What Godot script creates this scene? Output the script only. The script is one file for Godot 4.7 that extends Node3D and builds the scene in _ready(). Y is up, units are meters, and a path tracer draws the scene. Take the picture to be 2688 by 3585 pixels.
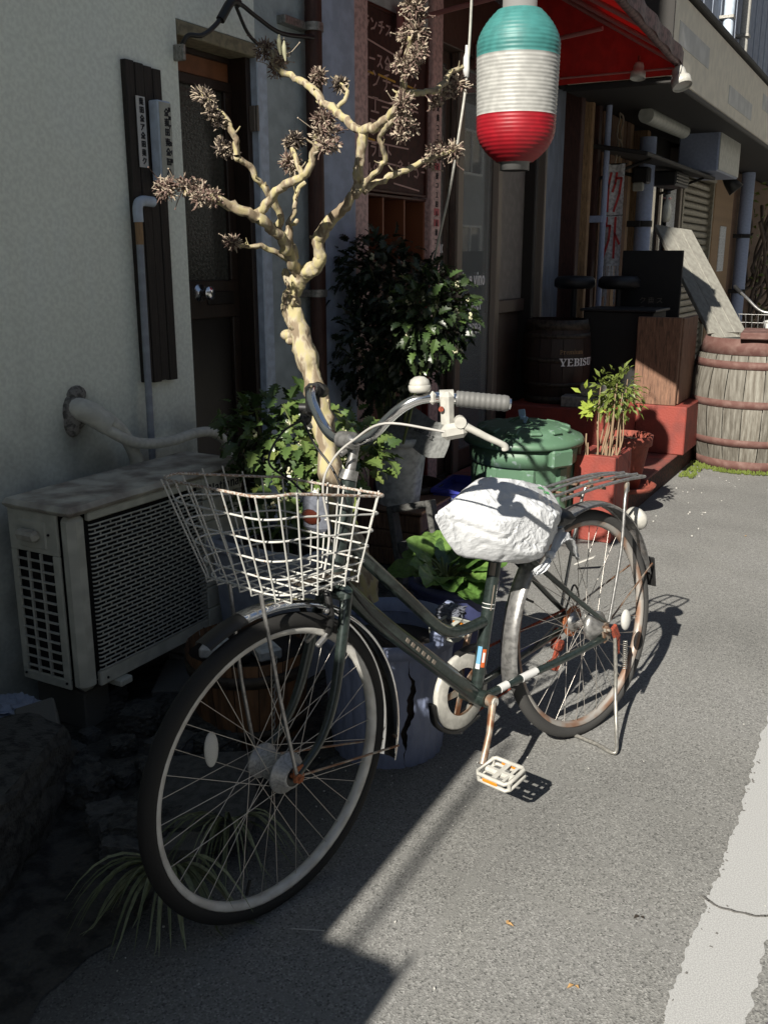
extends Node3D

var rng := RandomNumberGenerator.new()
var tex := {}
var mats := {}

func _ready() -> void:
	rng.seed = 7
	# ---- camera
	var cam := Camera3D.new()
	cam.name = "camera"
	cam.position = Vector3(0, 1.357, 0)
	cam.rotation_degrees = Vector3(-14.966, 28.871, 0)
	cam.fov = 56.695
	cam.near = 0.05
	cam.far = 200.0
	add_child(cam)
	# ---- sky, exposure
	var we := WorldEnvironment.new()
	we.name = "environment"
	var env := Environment.new()
	env.background_mode = Environment.BG_SKY
	var sm := ProceduralSkyMaterial.new()
	sm.sky_top_color = Color(0.42, 0.50, 0.62)
	sm.sky_horizon_color = Color(0.88, 0.89, 0.89)
	sm.ground_bottom_color = Color(0.2, 0.2, 0.2)
	sm.ground_horizon_color = Color(0.5, 0.52, 0.54)
	sm.sky_curve = 0.25
	sm.energy_multiplier = 1.0
	var sky := Sky.new()
	sky.sky_material = sm
	env.sky = sky
	env.background_energy_multiplier = 0.36
	env.ambient_light_source = Environment.AMBIENT_SOURCE_SKY
	env.tonemap_mode = Environment.TONE_MAPPER_LINEAR
	env.tonemap_exposure = 1.8
	env.sdfgi_enabled = true
	env.ssao_enabled = true
	env.ssil_enabled = true
	we.environment = env
	add_child(we)
	# ---- sun: behind the viewer, shining along the street
	var sun := DirectionalLight3D.new()
	sun.name = "sun"
	sun.light_color = Color(1.0, 0.975, 0.93)
	sun.light_energy = 1.6
	sun.light_angular_distance = 0.5
	sun.shadow_enabled = true
	add_child(sun)
	sun.look_at_from_position(Vector3(0, 5, 0), Vector3(0, 5, 0) + Vector3(-0.03, -0.70, -1.0), Vector3.UP)
	make_textures()
	crease_tex()
	make_materials()
	build_ground()
	build_surroundings()
	build_stucco_building()
	build_wall_things()
	build_restaurant()
	build_awning()
	build_far_shops()
	build_air_conditioner()
	build_terrace_things()
	build_pots()
	build_tree()
	build_bushes()
	build_bicycle()
	build_bag()
	build_rubble()
	build_lantern()
	build_litter()

# ------------------------------------------------------------------ helpers
func V(x: float, y: float, z: float) -> Vector3:
	return Vector3(x, y, z)

func lin(r: float, g: float, b: float) -> Color:
	return Color(r, g, b).linear_to_srgb()

func begin() -> SurfaceTool:
	var st := SurfaceTool.new()
	st.begin(Mesh.PRIMITIVE_TRIANGLES)
	return st

func finish(st: SurfaceTool) -> ArrayMesh:
	st.index()
	st.generate_normals()
	return st.commit()

func obj(called: String, st: SurfaceTool, m: Material, parent: Node3D = self) -> MeshInstance3D:
	return put(called, finish(st), m, parent)

func put(called: String, mesh: Mesh, m: Material, parent: Node3D = self) -> MeshInstance3D:
	var o := MeshInstance3D.new()
	o.name = called
	o.mesh = mesh
	o.material_override = m
	parent.add_child(o, true)
	return o

func tag(o: Node3D, label: String, category: String, group := "") -> Node3D:
	o.set_meta("label", label)
	o.set_meta("category", category)
	if group != "":
		o.set_meta("group", group)
	return o

func thing(called: String, label: String, category: String, at := Vector3.ZERO, turn := 0.0, group := "") -> Node3D:
	var o := Node3D.new()
	var n := called
	var k := 0
	while has_node(NodePath(n)):
		k += 1
		n = "%s_%03d" % [called, k]
	o.name = n
	add_child(o)
	o.position = at
	o.rotation.y = turn
	tag(o, label, category, group)
	return o

func structure(o: Node3D) -> Node3D:
	o.set_meta("kind", "structure")
	return o

func stuff(o: Node3D) -> Node3D:
	o.set_meta("kind", "stuff")
	return o

# triangle fan turned so that its front looks away from ctr
func face(st: SurfaceTool, p: Array, ctr: Vector3) -> void:
	var n: Vector3 = (p[1] - p[0]).cross(p[2] - p[0])
	var flip: bool = n.dot((p[0] + p[1] + p[2]) / 3.0 - ctr) > 0.0
	for i in range(1, p.size() - 1):
		st.add_vertex(p[0])
		if flip:
			st.add_vertex(p[i + 1]); st.add_vertex(p[i])
		else:
			st.add_vertex(p[i]); st.add_vertex(p[i + 1])

func quad(st: SurfaceTool, a: Vector3, b: Vector3, c: Vector3, d: Vector3) -> void:
	for v in [a, b, c, a, c, d]:
		st.add_vertex(v)

# box with chamfered edges
func box(st: SurfaceTool, c: Vector3, s: Vector3, bv := 0.0, b := Basis.IDENTITY) -> void:
	st.set_smooth_group(-1)
	var h := s * 0.5
	bv = minf(bv, minf(h.x, minf(h.y, h.z)) * 0.9)
	var ax := [Vector3.RIGHT, Vector3.UP, Vector3.BACK]
	for a in 3:
		var u: Vector3 = ax[(a + 1) % 3]
		var w: Vector3 = ax[(a + 2) % 3]
		for sg in [-1.0, 1.0]:
			var pts := []
			for q in [[-1, -1], [1, -1], [1, 1], [-1, 1]]:
				pts.append(c + b * (ax[a] * h[a] * sg + u * (h[(a + 1) % 3] - bv) * q[0] + w * (h[(a + 2) % 3] - bv) * q[1]))
			face(st, pts, c)
	if bv <= 0.0:
		return
	for a in 3:
		var i1 := (a + 1) % 3
		var i2 := (a + 2) % 3
		for s1 in [-1.0, 1.0]:
			for s2 in [-1.0, 1.0]:
				var pts := []
				for q in [[-1, 0], [1, 0], [1, 1], [-1, 1]]:
					var p: Vector3 = ax[a] * (h[a] - bv) * q[0]
					if q[1] == 0:
						p += ax[i1] * h[i1] * s1 + ax[i2] * (h[i2] - bv) * s2
					else:
						p += ax[i1] * (h[i1] - bv) * s1 + ax[i2] * h[i2] * s2
					pts.append(c + b * p)
				face(st, pts, c)
	for sx in [-1.0, 1.0]:
		for sy in [-1.0, 1.0]:
			for sz in [-1.0, 1.0]:
				var g := V(sx, sy, sz)
				var pts := []
				for a in 3:
					var p := Vector3.ZERO
					for k in 3:
						p[k] = g[k] * (h[k] if k == a else h[k] - bv)
					pts.append(c + b * p)
				face(st, pts, c)

# box given by two corners
func bx(st: SurfaceTool, a: Vector3, b: Vector3, bv := 0.0) -> void:
	box(st, (a + b) * 0.5, (b - a).abs(), bv)

# swept tube; r is a number or one number per point
func tube(st: SurfaceTool, pts: Array, r, sides := 8, closed := false, flat_x := 1.0) -> void:
	st.set_smooth_group(1)
	var n := pts.size()
	var rings := []
	var nrm := Vector3.ZERO
	for i in n:
		var t: Vector3
		if closed:
			t = pts[(i + 1) % n] - pts[(i - 1 + n) % n]
		else:
			t = pts[mini(i + 1, n - 1)] - pts[maxi(i - 1, 0)]
		t = t.normalized()
		if nrm == Vector3.ZERO:
			nrm = t.cross(Vector3.UP if absf(t.y) < 0.9 else Vector3.RIGHT).normalized()
		nrm = (nrm - t * nrm.dot(t)).normalized()
		var bn := t.cross(nrm)
		var rr: float = r[i] if r is Array else r
		var ring := []
		for j in sides:
			var a := TAU * j / sides
			ring.append(pts[i] + nrm * cos(a) * rr * flat_x + bn * sin(a) * rr)
		rings.append(ring)
	var last := n if closed else n - 1
	for i in last:
		var A: Array = rings[i]
		var B: Array = rings[(i + 1) % n]
		for j in sides:
			var k := (j + 1) % sides
			quad(st, A[j], B[j], B[k], A[k])
	if not closed:
		st.set_smooth_group(-1)
		face(st, rings[0], pts[1])
		face(st, rings[n - 1], pts[n - 2])

# turned shape: profile of Vector2(radius, height) going upward
func lathe(st: SurfaceTool, prof: Array, seg := 24, xf := Transform3D.IDENTITY, a0 := 0.0, a1 := TAU, smooth := true) -> void:
	for i in prof.size() - 1:
		st.set_smooth_group(2 if smooth else -1)
		for j in seg:
			var t0 := lerpf(a0, a1, float(j) / seg)
			var t1 := lerpf(a0, a1, float(j + 1) / seg)
			var p: Vector2 = prof[i]
			var q: Vector2 = prof[i + 1]
			var a := xf * V(p.x * cos(t0), p.y, p.x * sin(t0))
			var b := xf * V(p.x * cos(t1), p.y, p.x * sin(t1))
			var c := xf * V(q.x * cos(t1), q.y, q.x * sin(t1))
			var d := xf * V(q.x * cos(t0), q.y, q.x * sin(t0))
			if p.x > 0.00001:
				for v in [a, b, c]: st.add_vertex(v)
			if q.x > 0.00001:
				for v in [a, c, d]: st.add_vertex(v)

# a turned shape whose axis runs from a to b
func along(a: Vector3, b: Vector3) -> Transform3D:
	var y := (b - a).normalized()
	var x := y.cross(Vector3.FORWARD if absf(y.z) < 0.9 else Vector3.RIGHT).normalized()
	return Transform3D(Basis(x, y, x.cross(y)), a)

func rod(st: SurfaceTool, a: Vector3, b: Vector3, r: float, sides := 8) -> void:
	tube(st, [a, b], r, sides)

func ball(st: SurfaceTool, c: Vector3, r: Vector3, seg := 12, rows := 7) -> void:
	var prof := []
	for i in rows + 1:
		var t := -PI / 2 + PI * i / rows
		prof.append(Vector2(cos(t), sin(t)))
	lathe(st, prof, seg, Transform3D(Basis.from_scale(r), c))

func smooth_path(p: Array, per := 6, closed := false) -> Array:
	var out := []
	var n := p.size()
	for i in (n if closed else n - 1):
		var a: Vector3 = p[(i - 1 + n) % n] if closed or i > 0 else p[0] * 2.0 - p[1]
		var d: Vector3 = p[(i + 2) % n] if closed or i < n - 2 else p[n - 1] * 2.0 - p[n - 2]
		for k in per:
			out.append(p[i].cubic_interpolate(p[(i + 1) % n], a, d, float(k) / per))
	if not closed:
		out.append(p[n - 1])
	return out

# flat ribbon stroke lying on a surface with normal nn
func ribbon(st: SurfaceTool, a: Vector3, b: Vector3, w: float, nn: Vector3, th := 0.002) -> void:
	var d := (b - a).normalized()
	var s := d.cross(nn).normalized() * w * 0.5
	var e := d * w * 0.3
	st.set_smooth_group(-1)
	var p := [a - e - s, b + e - s, b + e + s, a - e + s]
	var q := []
	for v in p: q.append(v + nn * th)
	var c := (a + b) * 0.5 - nn * 0.01
	face(st, q, c)
	var m := (a + b) * 0.5 + nn * th * 0.5
	for i in 4:
		face(st, [p[i], p[(i + 1) % 4], q[(i + 1) % 4], q[i]], m)

const GLYPH := {
	"ko": [[.15, .8, .85, .8, .85, .2], [.1, .2, .95, .2]], "-": [[.1, .5, .9, .52]],
	"su": [[.15, .85, .8, .85, .5, .4, .1, .1], [.55, .42, .9, .1]], "i": [[.75, .95, .5, .65, .1, .45], [.52, .66, .52, .02]],
	"ku": [[.4, .95, .3, .7, .08, .5], [.38, .82, .88, .82, .75, .45, .3, .02]],
	"u": [[.5, 1, .5, .82], [.12, .55, .12, .8, .88, .8, .8, .45, .35, .02]], "to": [[.4, 1, .4, 0], [.4, .6, .85, .35]],
	"ra": [[.2, .92, .8, .92], [.1, .65, .88, .65, .75, .3, .35, .02]], "n": [[.12, .88, .35, .7], [.1, .1, .5, .25, .9, .75]],
	"chi": [[.75, .95, .2, .8], [.05, .55, .95, .55], [.52, .85, .5, .3, .25, .02]], "ha": [[.35, .8, .25, .4, .05, .1], [.6, .85, .8, .45, .95, .1]],
	"me": [[.8, .95, .55, .4, .1, .05], [.25, .65, .8, .25]], "a": [[.1, .88, .9, .88, .75, .65, .55, .55], [.5, .7, .45, .3, .2, .02]],
	"3": [[.2, .85, .5, .97, .8, .78, .45, .52, .8, .28, .5, .02, .15, .15]], "1": [[.5, .95, .5, 0]], "5": [[.8, .95, .25, .95, .2, .55, .6, .6, .8, .3, .55, .03, .15, .1]],
	"e": [[.2, .85, .8, .85], [.5, .85, .5, .12], [.05, .1, .95, .1]], "ru": [[.3, .85, .3, .4, .05, .05], [.6, .9, .6, .1, .95, .45]],
	"kanji": [[.1, .9, .9, .9], [.5, 1, .5, 0], [.1, .6, .9, .6], [.2, .75, .2, .35], [.8, .75, .8, .35], [.1, .3, .9, .3], [.45, .3, .1, 0], [.55, .3, .9, 0]],
	"kanji2": [[.15, .95, .15, .1], [.15, .9, .9, .9, .9, .1], [.15, .5, .9, .5], [.5, .9, .5, .1], [.1, .1, .95, .1]],
	"kanji3": [[.5, 1, .1, .55], [.5, 1, .95, .55], [.2, .5, .8, .5], [.5, .5, .5, .05], [.1, .05, .9, .05], [.3, .35, .2, .2], [.7, .35, .8, .2]],
}

func glyphs(st: SurfaceTool, names: Array, at: Vector3, right: Vector3, up: Vector3, step: Vector3, w: float, nn: Vector3, wob := 0.0) -> void:
	var o := at
	for g in names:
		if g != " ":
			for line in GLYPH[g]:
				for k in range(0, line.size() - 2, 2):
					var j := Vector3(rng.randf_range(-wob, wob), rng.randf_range(-wob, wob), 0)
					ribbon(st, o + right * (line[k] + j.x) + up * (line[k + 1] + j.y), o + right * (line[k + 2] + j.x) + up * (line[k + 3] + j.y), w, nn)
		o += step

func letters(called: String, text: String, size: float, depth: float, m: Material, parent: Node3D, xf: Transform3D, bold := false, serif := false) -> MeshInstance3D:
	var t := TextMesh.new()
	var f := SystemFont.new()
	f.font_names = PackedStringArray(["Droid Serif" if serif else "Droid Sans"])
	f.font_weight = 700 if bold else 400
	t.font = f
	t.text = text
	t.font_size = 32
	t.pixel_size = size / 32.0
	t.depth = depth
	t.horizontal_alignment = HORIZONTAL_ALIGNMENT_LEFT
	var o := put(called, t, m, parent)
	o.transform = xf
	return o

# ------------------------------------------------------------------ textures and materials
func noise_tex(key: String, sd: int, freq: float, ramp: Array, type := FastNoiseLite.TYPE_SIMPLEX_SMOOTH, oct := 4, size := 512, normal := 0.0, cell := FastNoiseLite.RETURN_DISTANCE) -> void:
	var n := FastNoiseLite.new()
	n.seed = sd
	n.noise_type = type
	n.frequency = freq
	n.fractal_type = FastNoiseLite.FRACTAL_FBM if oct > 1 else FastNoiseLite.FRACTAL_NONE
	n.fractal_octaves = oct
	n.cellular_return_type = cell
	var t := NoiseTexture2D.new()
	t.width = size
	t.height = size
	t.seamless = true
	t.noise = n
	if normal > 0.0:
		t.as_normal_map = true
		t.bump_strength = normal
	elif ramp.size():
		var g := Gradient.new()
		g.offsets = PackedFloat32Array()
		var offs := PackedFloat32Array()
		var cols := PackedColorArray()
		for r in ramp:
			offs.append(r[0])
			cols.append(r[1] if r[1] is Color else lin(r[1], r[1], r[1]))
		g.offsets = offs
		g.colors = cols
		t.color_ramp = g
	tex[key] = t

func make_textures() -> void:
	noise_tex("mottle", 1, 0.012, [[0.25, 0.62], [0.5, 0.88], [0.75, 1.0]])
	noise_tex("soft", 2, 0.008, [[0.3, 0.82], [0.7, 1.0]])
	noise_tex("faint", 11, 0.02, [[0.25, 0.88], [0.75, 1.0]])
	noise_tex("fine", 3, 0.09, [[0.25, 0.72], [0.75, 1.0]])
	noise_tex("grain", 4, 0.02, [[0.25, 0.4], [0.45, 0.8], [0.6, 0.65], [0.8, 1.0]], FastNoiseLite.TYPE_SIMPLEX_SMOOTH, 5)
	noise_tex("dirt_and_shade", 5, 0.01, [[0.3, 0.35], [0.45, 0.75], [0.6, 1.0]], FastNoiseLite.TYPE_SIMPLEX_SMOOTH, 6)
	noise_tex("stones", 6, 0.13, [[0.0, 0.30], [0.10, 0.50], [0.3, 0.64], [0.5, 0.74], [0.7, 0.62], [0.86, 0.88], [0.97, 1.0]], FastNoiseLite.TYPE_CELLULAR, 1, 1024, 0.0, FastNoiseLite.RETURN_CELL_VALUE)
	noise_tex("n_stones", 6, 0.13, [], FastNoiseLite.TYPE_CELLULAR, 2, 1024, 5.0)
	noise_tex("n_fine", 7, 0.08, [], FastNoiseLite.TYPE_SIMPLEX_SMOOTH, 3, 512, 3.0)
	noise_tex("n_stucco", 8, 0.035, [], FastNoiseLite.TYPE_SIMPLEX_SMOOTH, 5, 512, 7.0)
	noise_tex("n_dent", 9, 0.012, [], FastNoiseLite.TYPE_SIMPLEX_SMOOTH, 3, 512, 5.0)
	noise_tex("n_grain", 4, 0.03, [], FastNoiseLite.TYPE_SIMPLEX_SMOOTH, 4, 512, 6.0)
	noise_tex("n_pebble", 10, 0.05, [], FastNoiseLite.TYPE_CELLULAR, 2, 512, 8.0)

func crease_tex() -> void:
	var n := FastNoiseLite.new()
	n.seed = 51
	n.noise_type = FastNoiseLite.TYPE_SIMPLEX
	n.frequency = 0.009
	n.fractal_type = FastNoiseLite.FRACTAL_RIDGED
	n.fractal_octaves = 3
	n.fractal_gain = 0.4
	var t := NoiseTexture2D.new()
	t.width = 512
	t.height = 512
	t.seamless = true
	t.noise = n
	t.as_normal_map = true
	t.bump_strength = 9.0
	tex["n_crease"] = t

func mat(key: String, c: Color, rough := 0.7, metal := 0.0, t := "", ts := V(2, 2, 2), n := "", ns := 1.0, nscale := 0.5, world := false) -> StandardMaterial3D:
	var m := StandardMaterial3D.new()
	m.resource_name = key
	m.albedo_color = c
	m.roughness = rough
	m.metallic = metal
	if t != "" or n != "":
		m.uv1_triplanar = true
		m.uv1_world_triplanar = world
		m.uv1_scale = ts
		m.uv1_triplanar_sharpness = 4.0
	if t != "":
		m.albedo_texture = tex[t]
	if n != "":
		m.normal_enabled = true
		m.normal_texture = tex[n]
		m.normal_scale = nscale
	mats[key] = m
	return m

# two tones: noise decides where the second colour shows
func two_tone(key: String, a: Color, b: Color, at: float, freq: float, ts: Vector3, rough := 0.6, metal := 0.0, soft := 0.04, sd := 20, n := "", nscale := 0.4, c = null) -> StandardMaterial3D:
	var ramp := [[maxf(at - soft, 0.0), b], [at + soft, a]]
	if c != null:
		ramp.append([at + 0.22, c])
	noise_tex("tt_" + key, sd, freq, ramp, FastNoiseLite.TYPE_SIMPLEX_SMOOTH, 5, 512)
	return mat(key, Color.WHITE, rough, metal, "tt_" + key, ts, n, 1.0, nscale)

func make_materials() -> void:
	var m: StandardMaterial3D
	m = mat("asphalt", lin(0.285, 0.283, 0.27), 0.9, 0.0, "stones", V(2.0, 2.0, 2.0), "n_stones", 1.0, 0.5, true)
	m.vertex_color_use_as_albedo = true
	m = mat("line_paint", lin(0.43, 0.432, 0.425), 0.75, 0.0, "fine", V(5, 5, 5), "n_stones", 1.0, 0.4, true)
	mat("crack", lin(0.16, 0.155, 0.145), 0.95, 0.0, "fine", V(9, 9, 9))
	mat("grey_cloth", lin(0.12, 0.13, 0.16), 0.9, 0.0, "mottle", V(9, 9, 9))
	mat("soil_ground", lin(0.05, 0.047, 0.04), 0.95, 0.0, "dirt_and_shade", V(2, 2, 2), "n_pebble", 1.0, 0.8, true)
	m = mat("stucco", lin(0.84, 0.89, 0.81), 0.9, 0.0, "faint", V(1.1, 1.1, 1.1), "n_stucco", 1.0, 0.22, true)
	m.uv1_scale = V(4.5, 4.5, 4.5)
	m = mat("stucco_stained", lin(0.84, 0.89, 0.81), 0.9, 0.0, "faint", V(4.5, 4.5, 4.5), "n_stucco", 1.0, 0.22, true)
	m.vertex_color_use_as_albedo = true
	mat("stucco_grey", lin(0.42, 0.48, 0.49), 0.9, 0.0, "soft", V(2, 2, 2), "n_stucco", 1.0, 0.3, true)
	mat("pilaster", lin(0.40, 0.48, 0.62), 0.85, 0.0, "soft", V(2, 2, 2), "n_fine", 1.0, 0.2, true)
	mat("grime", lin(0.10, 0.10, 0.09), 0.95, 0.0, "dirt_and_shade", V(3, 3, 3), "n_stucco", 1.0, 0.5)
	mat("dark_wood", lin(0.028, 0.021, 0.016), 0.7, 0.0, "grain", V(9, 0.9, 9), "n_grain", 1.0, 0.4)
	mat("door_brown", lin(0.032, 0.018, 0.011), 0.45, 0.0, "grain", V(8, 1.0, 8), "n_grain", 1.0, 0.15)
	mat("door_panel", lin(0.012, 0.008, 0.006), 0.4, 0.0, "grain", V(8, 1.0, 8))
	mat("transom", lin(0.22, 0.085, 0.035), 0.5, 0.0, "soft", V(3, 3, 3))
	mat("door_head", lin(0.26, 0.23, 0.15), 0.6, 0.0, "mottle", V(4, 4, 4))
	mat("jamb", lin(0.52, 0.60, 0.70), 0.6, 0.0, "soft", V(4, 4, 4))
	m = mat("figured_glass", lin(0.055, 0.055, 0.045), 0.22, 0.0, "mottle", V(3, 3, 3), "n_dent", 1.0, 0.9)
	m.uv1_scale = V(9, 9, 9)
	mat("chrome", lin(0.86, 0.86, 0.86), 0.14, 1.0)
	mat("chrome_dull", lin(0.38, 0.375, 0.365), 0.34, 0.75, "mottle", V(8, 8, 8))
	mat("steel", lin(0.34, 0.33, 0.30), 0.42, 0.6, "mottle", V(9, 9, 9))
	mat("spoke_steel", lin(0.5, 0.47, 0.43), 0.4, 0.8)
	two_tone("rust_chrome", lin(0.36, 0.33, 0.28), lin(0.17, 0.065, 0.028), 0.45, 0.006, V(5, 5, 5), 0.45, 0.5, 0.25, 21)
	two_tone("rust", lin(0.24, 0.09, 0.035), lin(0.42, 0.13, 0.05), 0.5, 0.04, V(12, 12, 12), 0.9, 0.0, 0.1, 22, "n_fine", 0.6)
	two_tone("rust_red", lin(0.26, 0.045, 0.02), lin(0.12, 0.03, 0.016), 0.45, 0.02, V(14, 14, 14), 0.9, 0.0, 0.1, 23)
	two_tone("rim_alloy", lin(0.60, 0.59, 0.55), lin(0.44, 0.42, 0.38), 0.4, 0.01, V(3, 3, 3), 0.4, 0.1, 0.3, 24)
	two_tone("rim_rusty", lin(0.36, 0.34, 0.31), lin(0.26, 0.15, 0.10), 0.45, 0.006, V(2.5, 2.5, 2.5), 0.5, 0.3, 0.22, 39)
	m = mat("frame_green", lin(0.028, 0.040, 0.036), 0.28, 0.35, "mottle", V(10, 10, 10))
	m.clearcoat_enabled = true
	m.clearcoat = 0.6
	m.clearcoat_roughness = 0.18
	two_tone("wire_white", lin(0.47, 0.47, 0.44), lin(0.26, 0.14, 0.09), 0.18, 0.03, V(7, 7, 7), 0.4, 0.0, 0.04, 25)
	two_tone("wire_rusty", lin(0.24, 0.16, 0.115), lin(0.42, 0.40, 0.36), 0.5, 0.03, V(7, 7, 7), 0.6, 0.0, 0.06, 26)
	mat("rubber", lin(0.014, 0.0135, 0.0125), 0.8, 0.0, "fine", V(6, 6, 6), "n_fine", 1.0, 0.3)
	mat("rubber_grey", lin(0.05, 0.049, 0.047), 0.8, 0.0, "fine", V(8, 8, 8), "n_fine", 1.0, 0.3)
	mat("grip", lin(0.12, 0.12, 0.115), 0.6)
	mat("black_plastic", lin(0.012, 0.012, 0.012), 0.45)
	mat("white_plastic", lin(0.44, 0.43, 0.39), 0.4, 0.0, "soft", V(9, 9, 9))
	mat("cable_grey", lin(0.33, 0.32, 0.30), 0.45)
	mat("reflector_white", lin(0.52, 0.52, 0.49), 0.2, 0.0, "fine", V(12, 12, 12))
	mat("reflector_amber", lin(0.62, 0.22, 0.02), 0.2)
	mat("reflector_red", lin(0.05, 0.012, 0.007), 0.15)
	mat("sticker_blue", lin(0.12, 0.28, 0.42), 0.35)
	mat("sticker_orange", lin(0.40, 0.085, 0.02), 0.4)
	mat("sticker_white", lin(0.5, 0.5, 0.49), 0.4)
	mat("ink", lin(0.03, 0.03, 0.035), 0.8)
	m = mat("bag_plastic", lin(0.58, 0.595, 0.61), 0.32, 0.0, "", V(4.5, 4.5, 4.5), "n_crease", 1.0, 0.8)
	m.backlight_enabled = true
	m.backlight = lin(0.16, 0.16, 0.165)
	mat("print_green", lin(0.08, 0.40, 0.12), 0.5)
	mat("ac_case", lin(0.50, 0.50, 0.43), 0.55, 0.0, "soft", V(3, 3, 3), "n_fine", 1.0, 0.1)
	two_tone("ac_top", lin(0.50, 0.49, 0.42), lin(0.20, 0.175, 0.15), 0.45, 0.008, V(1.6, 1.6, 1.6), 0.7, 0.0, 0.3, 27, "n_fine", 0.2)
	mat("ac_grille", lin(0.44, 0.44, 0.39), 0.55, 0.0, "soft", V(3, 3, 3))
	mat("ac_dark", lin(0.010, 0.010, 0.010), 0.9)
	mat("lagging", lin(0.60, 0.60, 0.53), 0.7, 0.0, "soft", V(6, 6, 6), "n_dent", 1.0, 0.12)
	mat("conduit", lin(0.30, 0.33, 0.38), 0.5, 0.0, "soft", V(5, 5, 5))
	mat("pipe_blue", lin(0.36, 0.43, 0.60), 0.5, 0.0, "faint", V(3, 3, 3))
	two_tone("bark", lin(0.35, 0.305, 0.22), lin(0.19, 0.145, 0.095), 0.42, 0.010, V(6, 2.2, 6), 0.8, 0.0, 0.07, 28, "n_dent", 0.45, lin(0.36, 0.31, 0.16))
	mat("twig_pale", lin(0.40, 0.33, 0.25), 0.85, 0.0, "fine", V(20, 20, 20))
	mat("twig_brown", lin(0.16, 0.105, 0.085), 0.9, 0.0, "fine", V(20, 20, 20))
	mat("twig_dark", lin(0.05, 0.037, 0.03), 0.9)
	for i in 4:
		var g: Array = [[0.075, 0.125, 0.034], [0.105, 0.155, 0.042], [0.05, 0.088, 0.028], [0.16, 0.20, 0.055]][i]
		m = mat("holly_%d" % i, lin(g[0], g[1], g[2]), 0.34, 0.0, "mottle", V(20, 20, 20))
		m.backlight_enabled = true
		m.backlight = lin(g[0] * 0.8, g[1] * 0.8, g[2] * 0.5)
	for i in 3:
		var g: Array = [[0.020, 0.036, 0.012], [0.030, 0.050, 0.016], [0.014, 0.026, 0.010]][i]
		m = mat("shaded_holly_%d" % i, lin(g[0], g[1], g[2]), 0.38, 0.0, "mottle", V(20, 20, 20))  # holly leaves darkened in colour in place of shade on the bush
	for i in 3:
		var g: Array = [[0.08, 0.16, 0.035], [0.12, 0.21, 0.05], [0.05, 0.10, 0.03]][i]
		m = mat("broad_%d" % i, lin(g[0], g[1], g[2]), 0.36, 0.0, "mottle", V(9, 9, 9), "n_dent", 1.0, 0.5)
		m.backlight_enabled = true
		m.backlight = lin(g[0], g[1], g[2] * 0.5)
	m = mat("young_leaf", lin(0.24, 0.30, 0.05), 0.4)
	m.backlight_enabled = true
	m.backlight = lin(0.2, 0.24, 0.03)
	m = mat("shrub_leaf", lin(0.10, 0.13, 0.025), 0.45)
	m.backlight_enabled = true
	m.backlight = lin(0.08, 0.1, 0.015)
	mat("blossom", lin(0.42, 0.41, 0.27), 0.7)
	mat("blade", lin(0.10, 0.12, 0.05), 0.5, 0.0, "mottle", V(9, 9, 9))
	mat("blade_pale", lin(0.22, 0.24, 0.13), 0.5, 0.0, "mottle", V(9, 9, 9))
	mat("stalk", lin(0.30, 0.21, 0.13), 0.8, 0.0, "fine", V(14, 14, 14))
	mat("stem_green", lin(0.12, 0.15, 0.05), 0.6)
	m = mat("blue_bucket", lin(0.20, 0.235, 0.35), 0.5, 0.0, "faint", V(5, 1.5, 5), "n_fine", 1.0, 0.15)
	mat("hub_alloy", lin(0.42, 0.42, 0.41), 0.38, 0.25, "mottle", V(20, 20, 20))
	mat("packet_film", lin(0.16, 0.165, 0.16), 0.35, 0.0, "mottle", V(9, 9, 9))  # packet darkened in colour in place of shade
	mat("shaded_blue_pot", lin(0.05, 0.06, 0.15), 0.5, 0.0, "faint", V(4, 4, 4))  # blue pot with the shade on it put into the colour
	mat("grey_pot", lin(0.30, 0.33, 0.40), 0.5, 0.0, "soft", V(4, 4, 4))
	mat("white_pot", lin(0.52, 0.53, 0.51), 0.5, 0.0, "mottle", V(4, 4, 4))
	mat("blue_crate", lin(0.035, 0.045, 0.30), 0.45, 0.0, "soft", V(4, 4, 4))
	two_tone("planter_wood", lin(0.15, 0.075, 0.034), lin(0.075, 0.04, 0.02), 0.46, 0.012, V(5, 0.8, 5), 0.7, 0.0, 0.15, 29, "n_grain", 0.5)
	mat("hoop_dark", lin(0.05, 0.04, 0.03), 0.6, 0.3, "dirt_and_shade", V(6, 6, 6))
	mat("soil", lin(0.03, 0.022, 0.015), 0.95, 0.0, "fine", V(6, 6, 6), "n_pebble", 1.0, 1.0)
	two_tone("bin_green", lin(0.085, 0.165, 0.10), lin(0.20, 0.26, 0.25), 0.2, 0.012, V(3, 3, 3), 0.5, 0.0, 0.07, 30)
	mat("tie_blue", lin(0.28, 0.42, 0.55), 0.5)
	two_tone("red_paint", lin(0.23, 0.040, 0.027), lin(0.165, 0.034, 0.025), 0.45, 0.008, V(1.6, 1.6, 1.6), 0.7, 0.0, 0.3, 31, "n_fine", 0.3)
	two_tone("red_floor", lin(0.24, 0.065, 0.05), lin(0.13, 0.055, 0.045), 0.5, 0.01, V(1.5, 1.5, 1.5), 0.7, 0.0, 0.3, 32, "n_fine", 0.3)
	two_tone("step_side", lin(0.10, 0.03, 0.022), lin(0.03, 0.016, 0.013), 0.5, 0.02, V(3, 3, 3), 0.85, 0.0, 0.15, 33, "n_stucco", 0.4)
	mat("terracotta", lin(0.25, 0.06, 0.038), 0.75, 0.0, "mottle", V(6, 6, 6))
	mat("concrete", lin(0.24, 0.235, 0.21), 0.92, 0.0, "mottle", V(5, 5, 5), "n_stucco", 1.0, 0.5)
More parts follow.
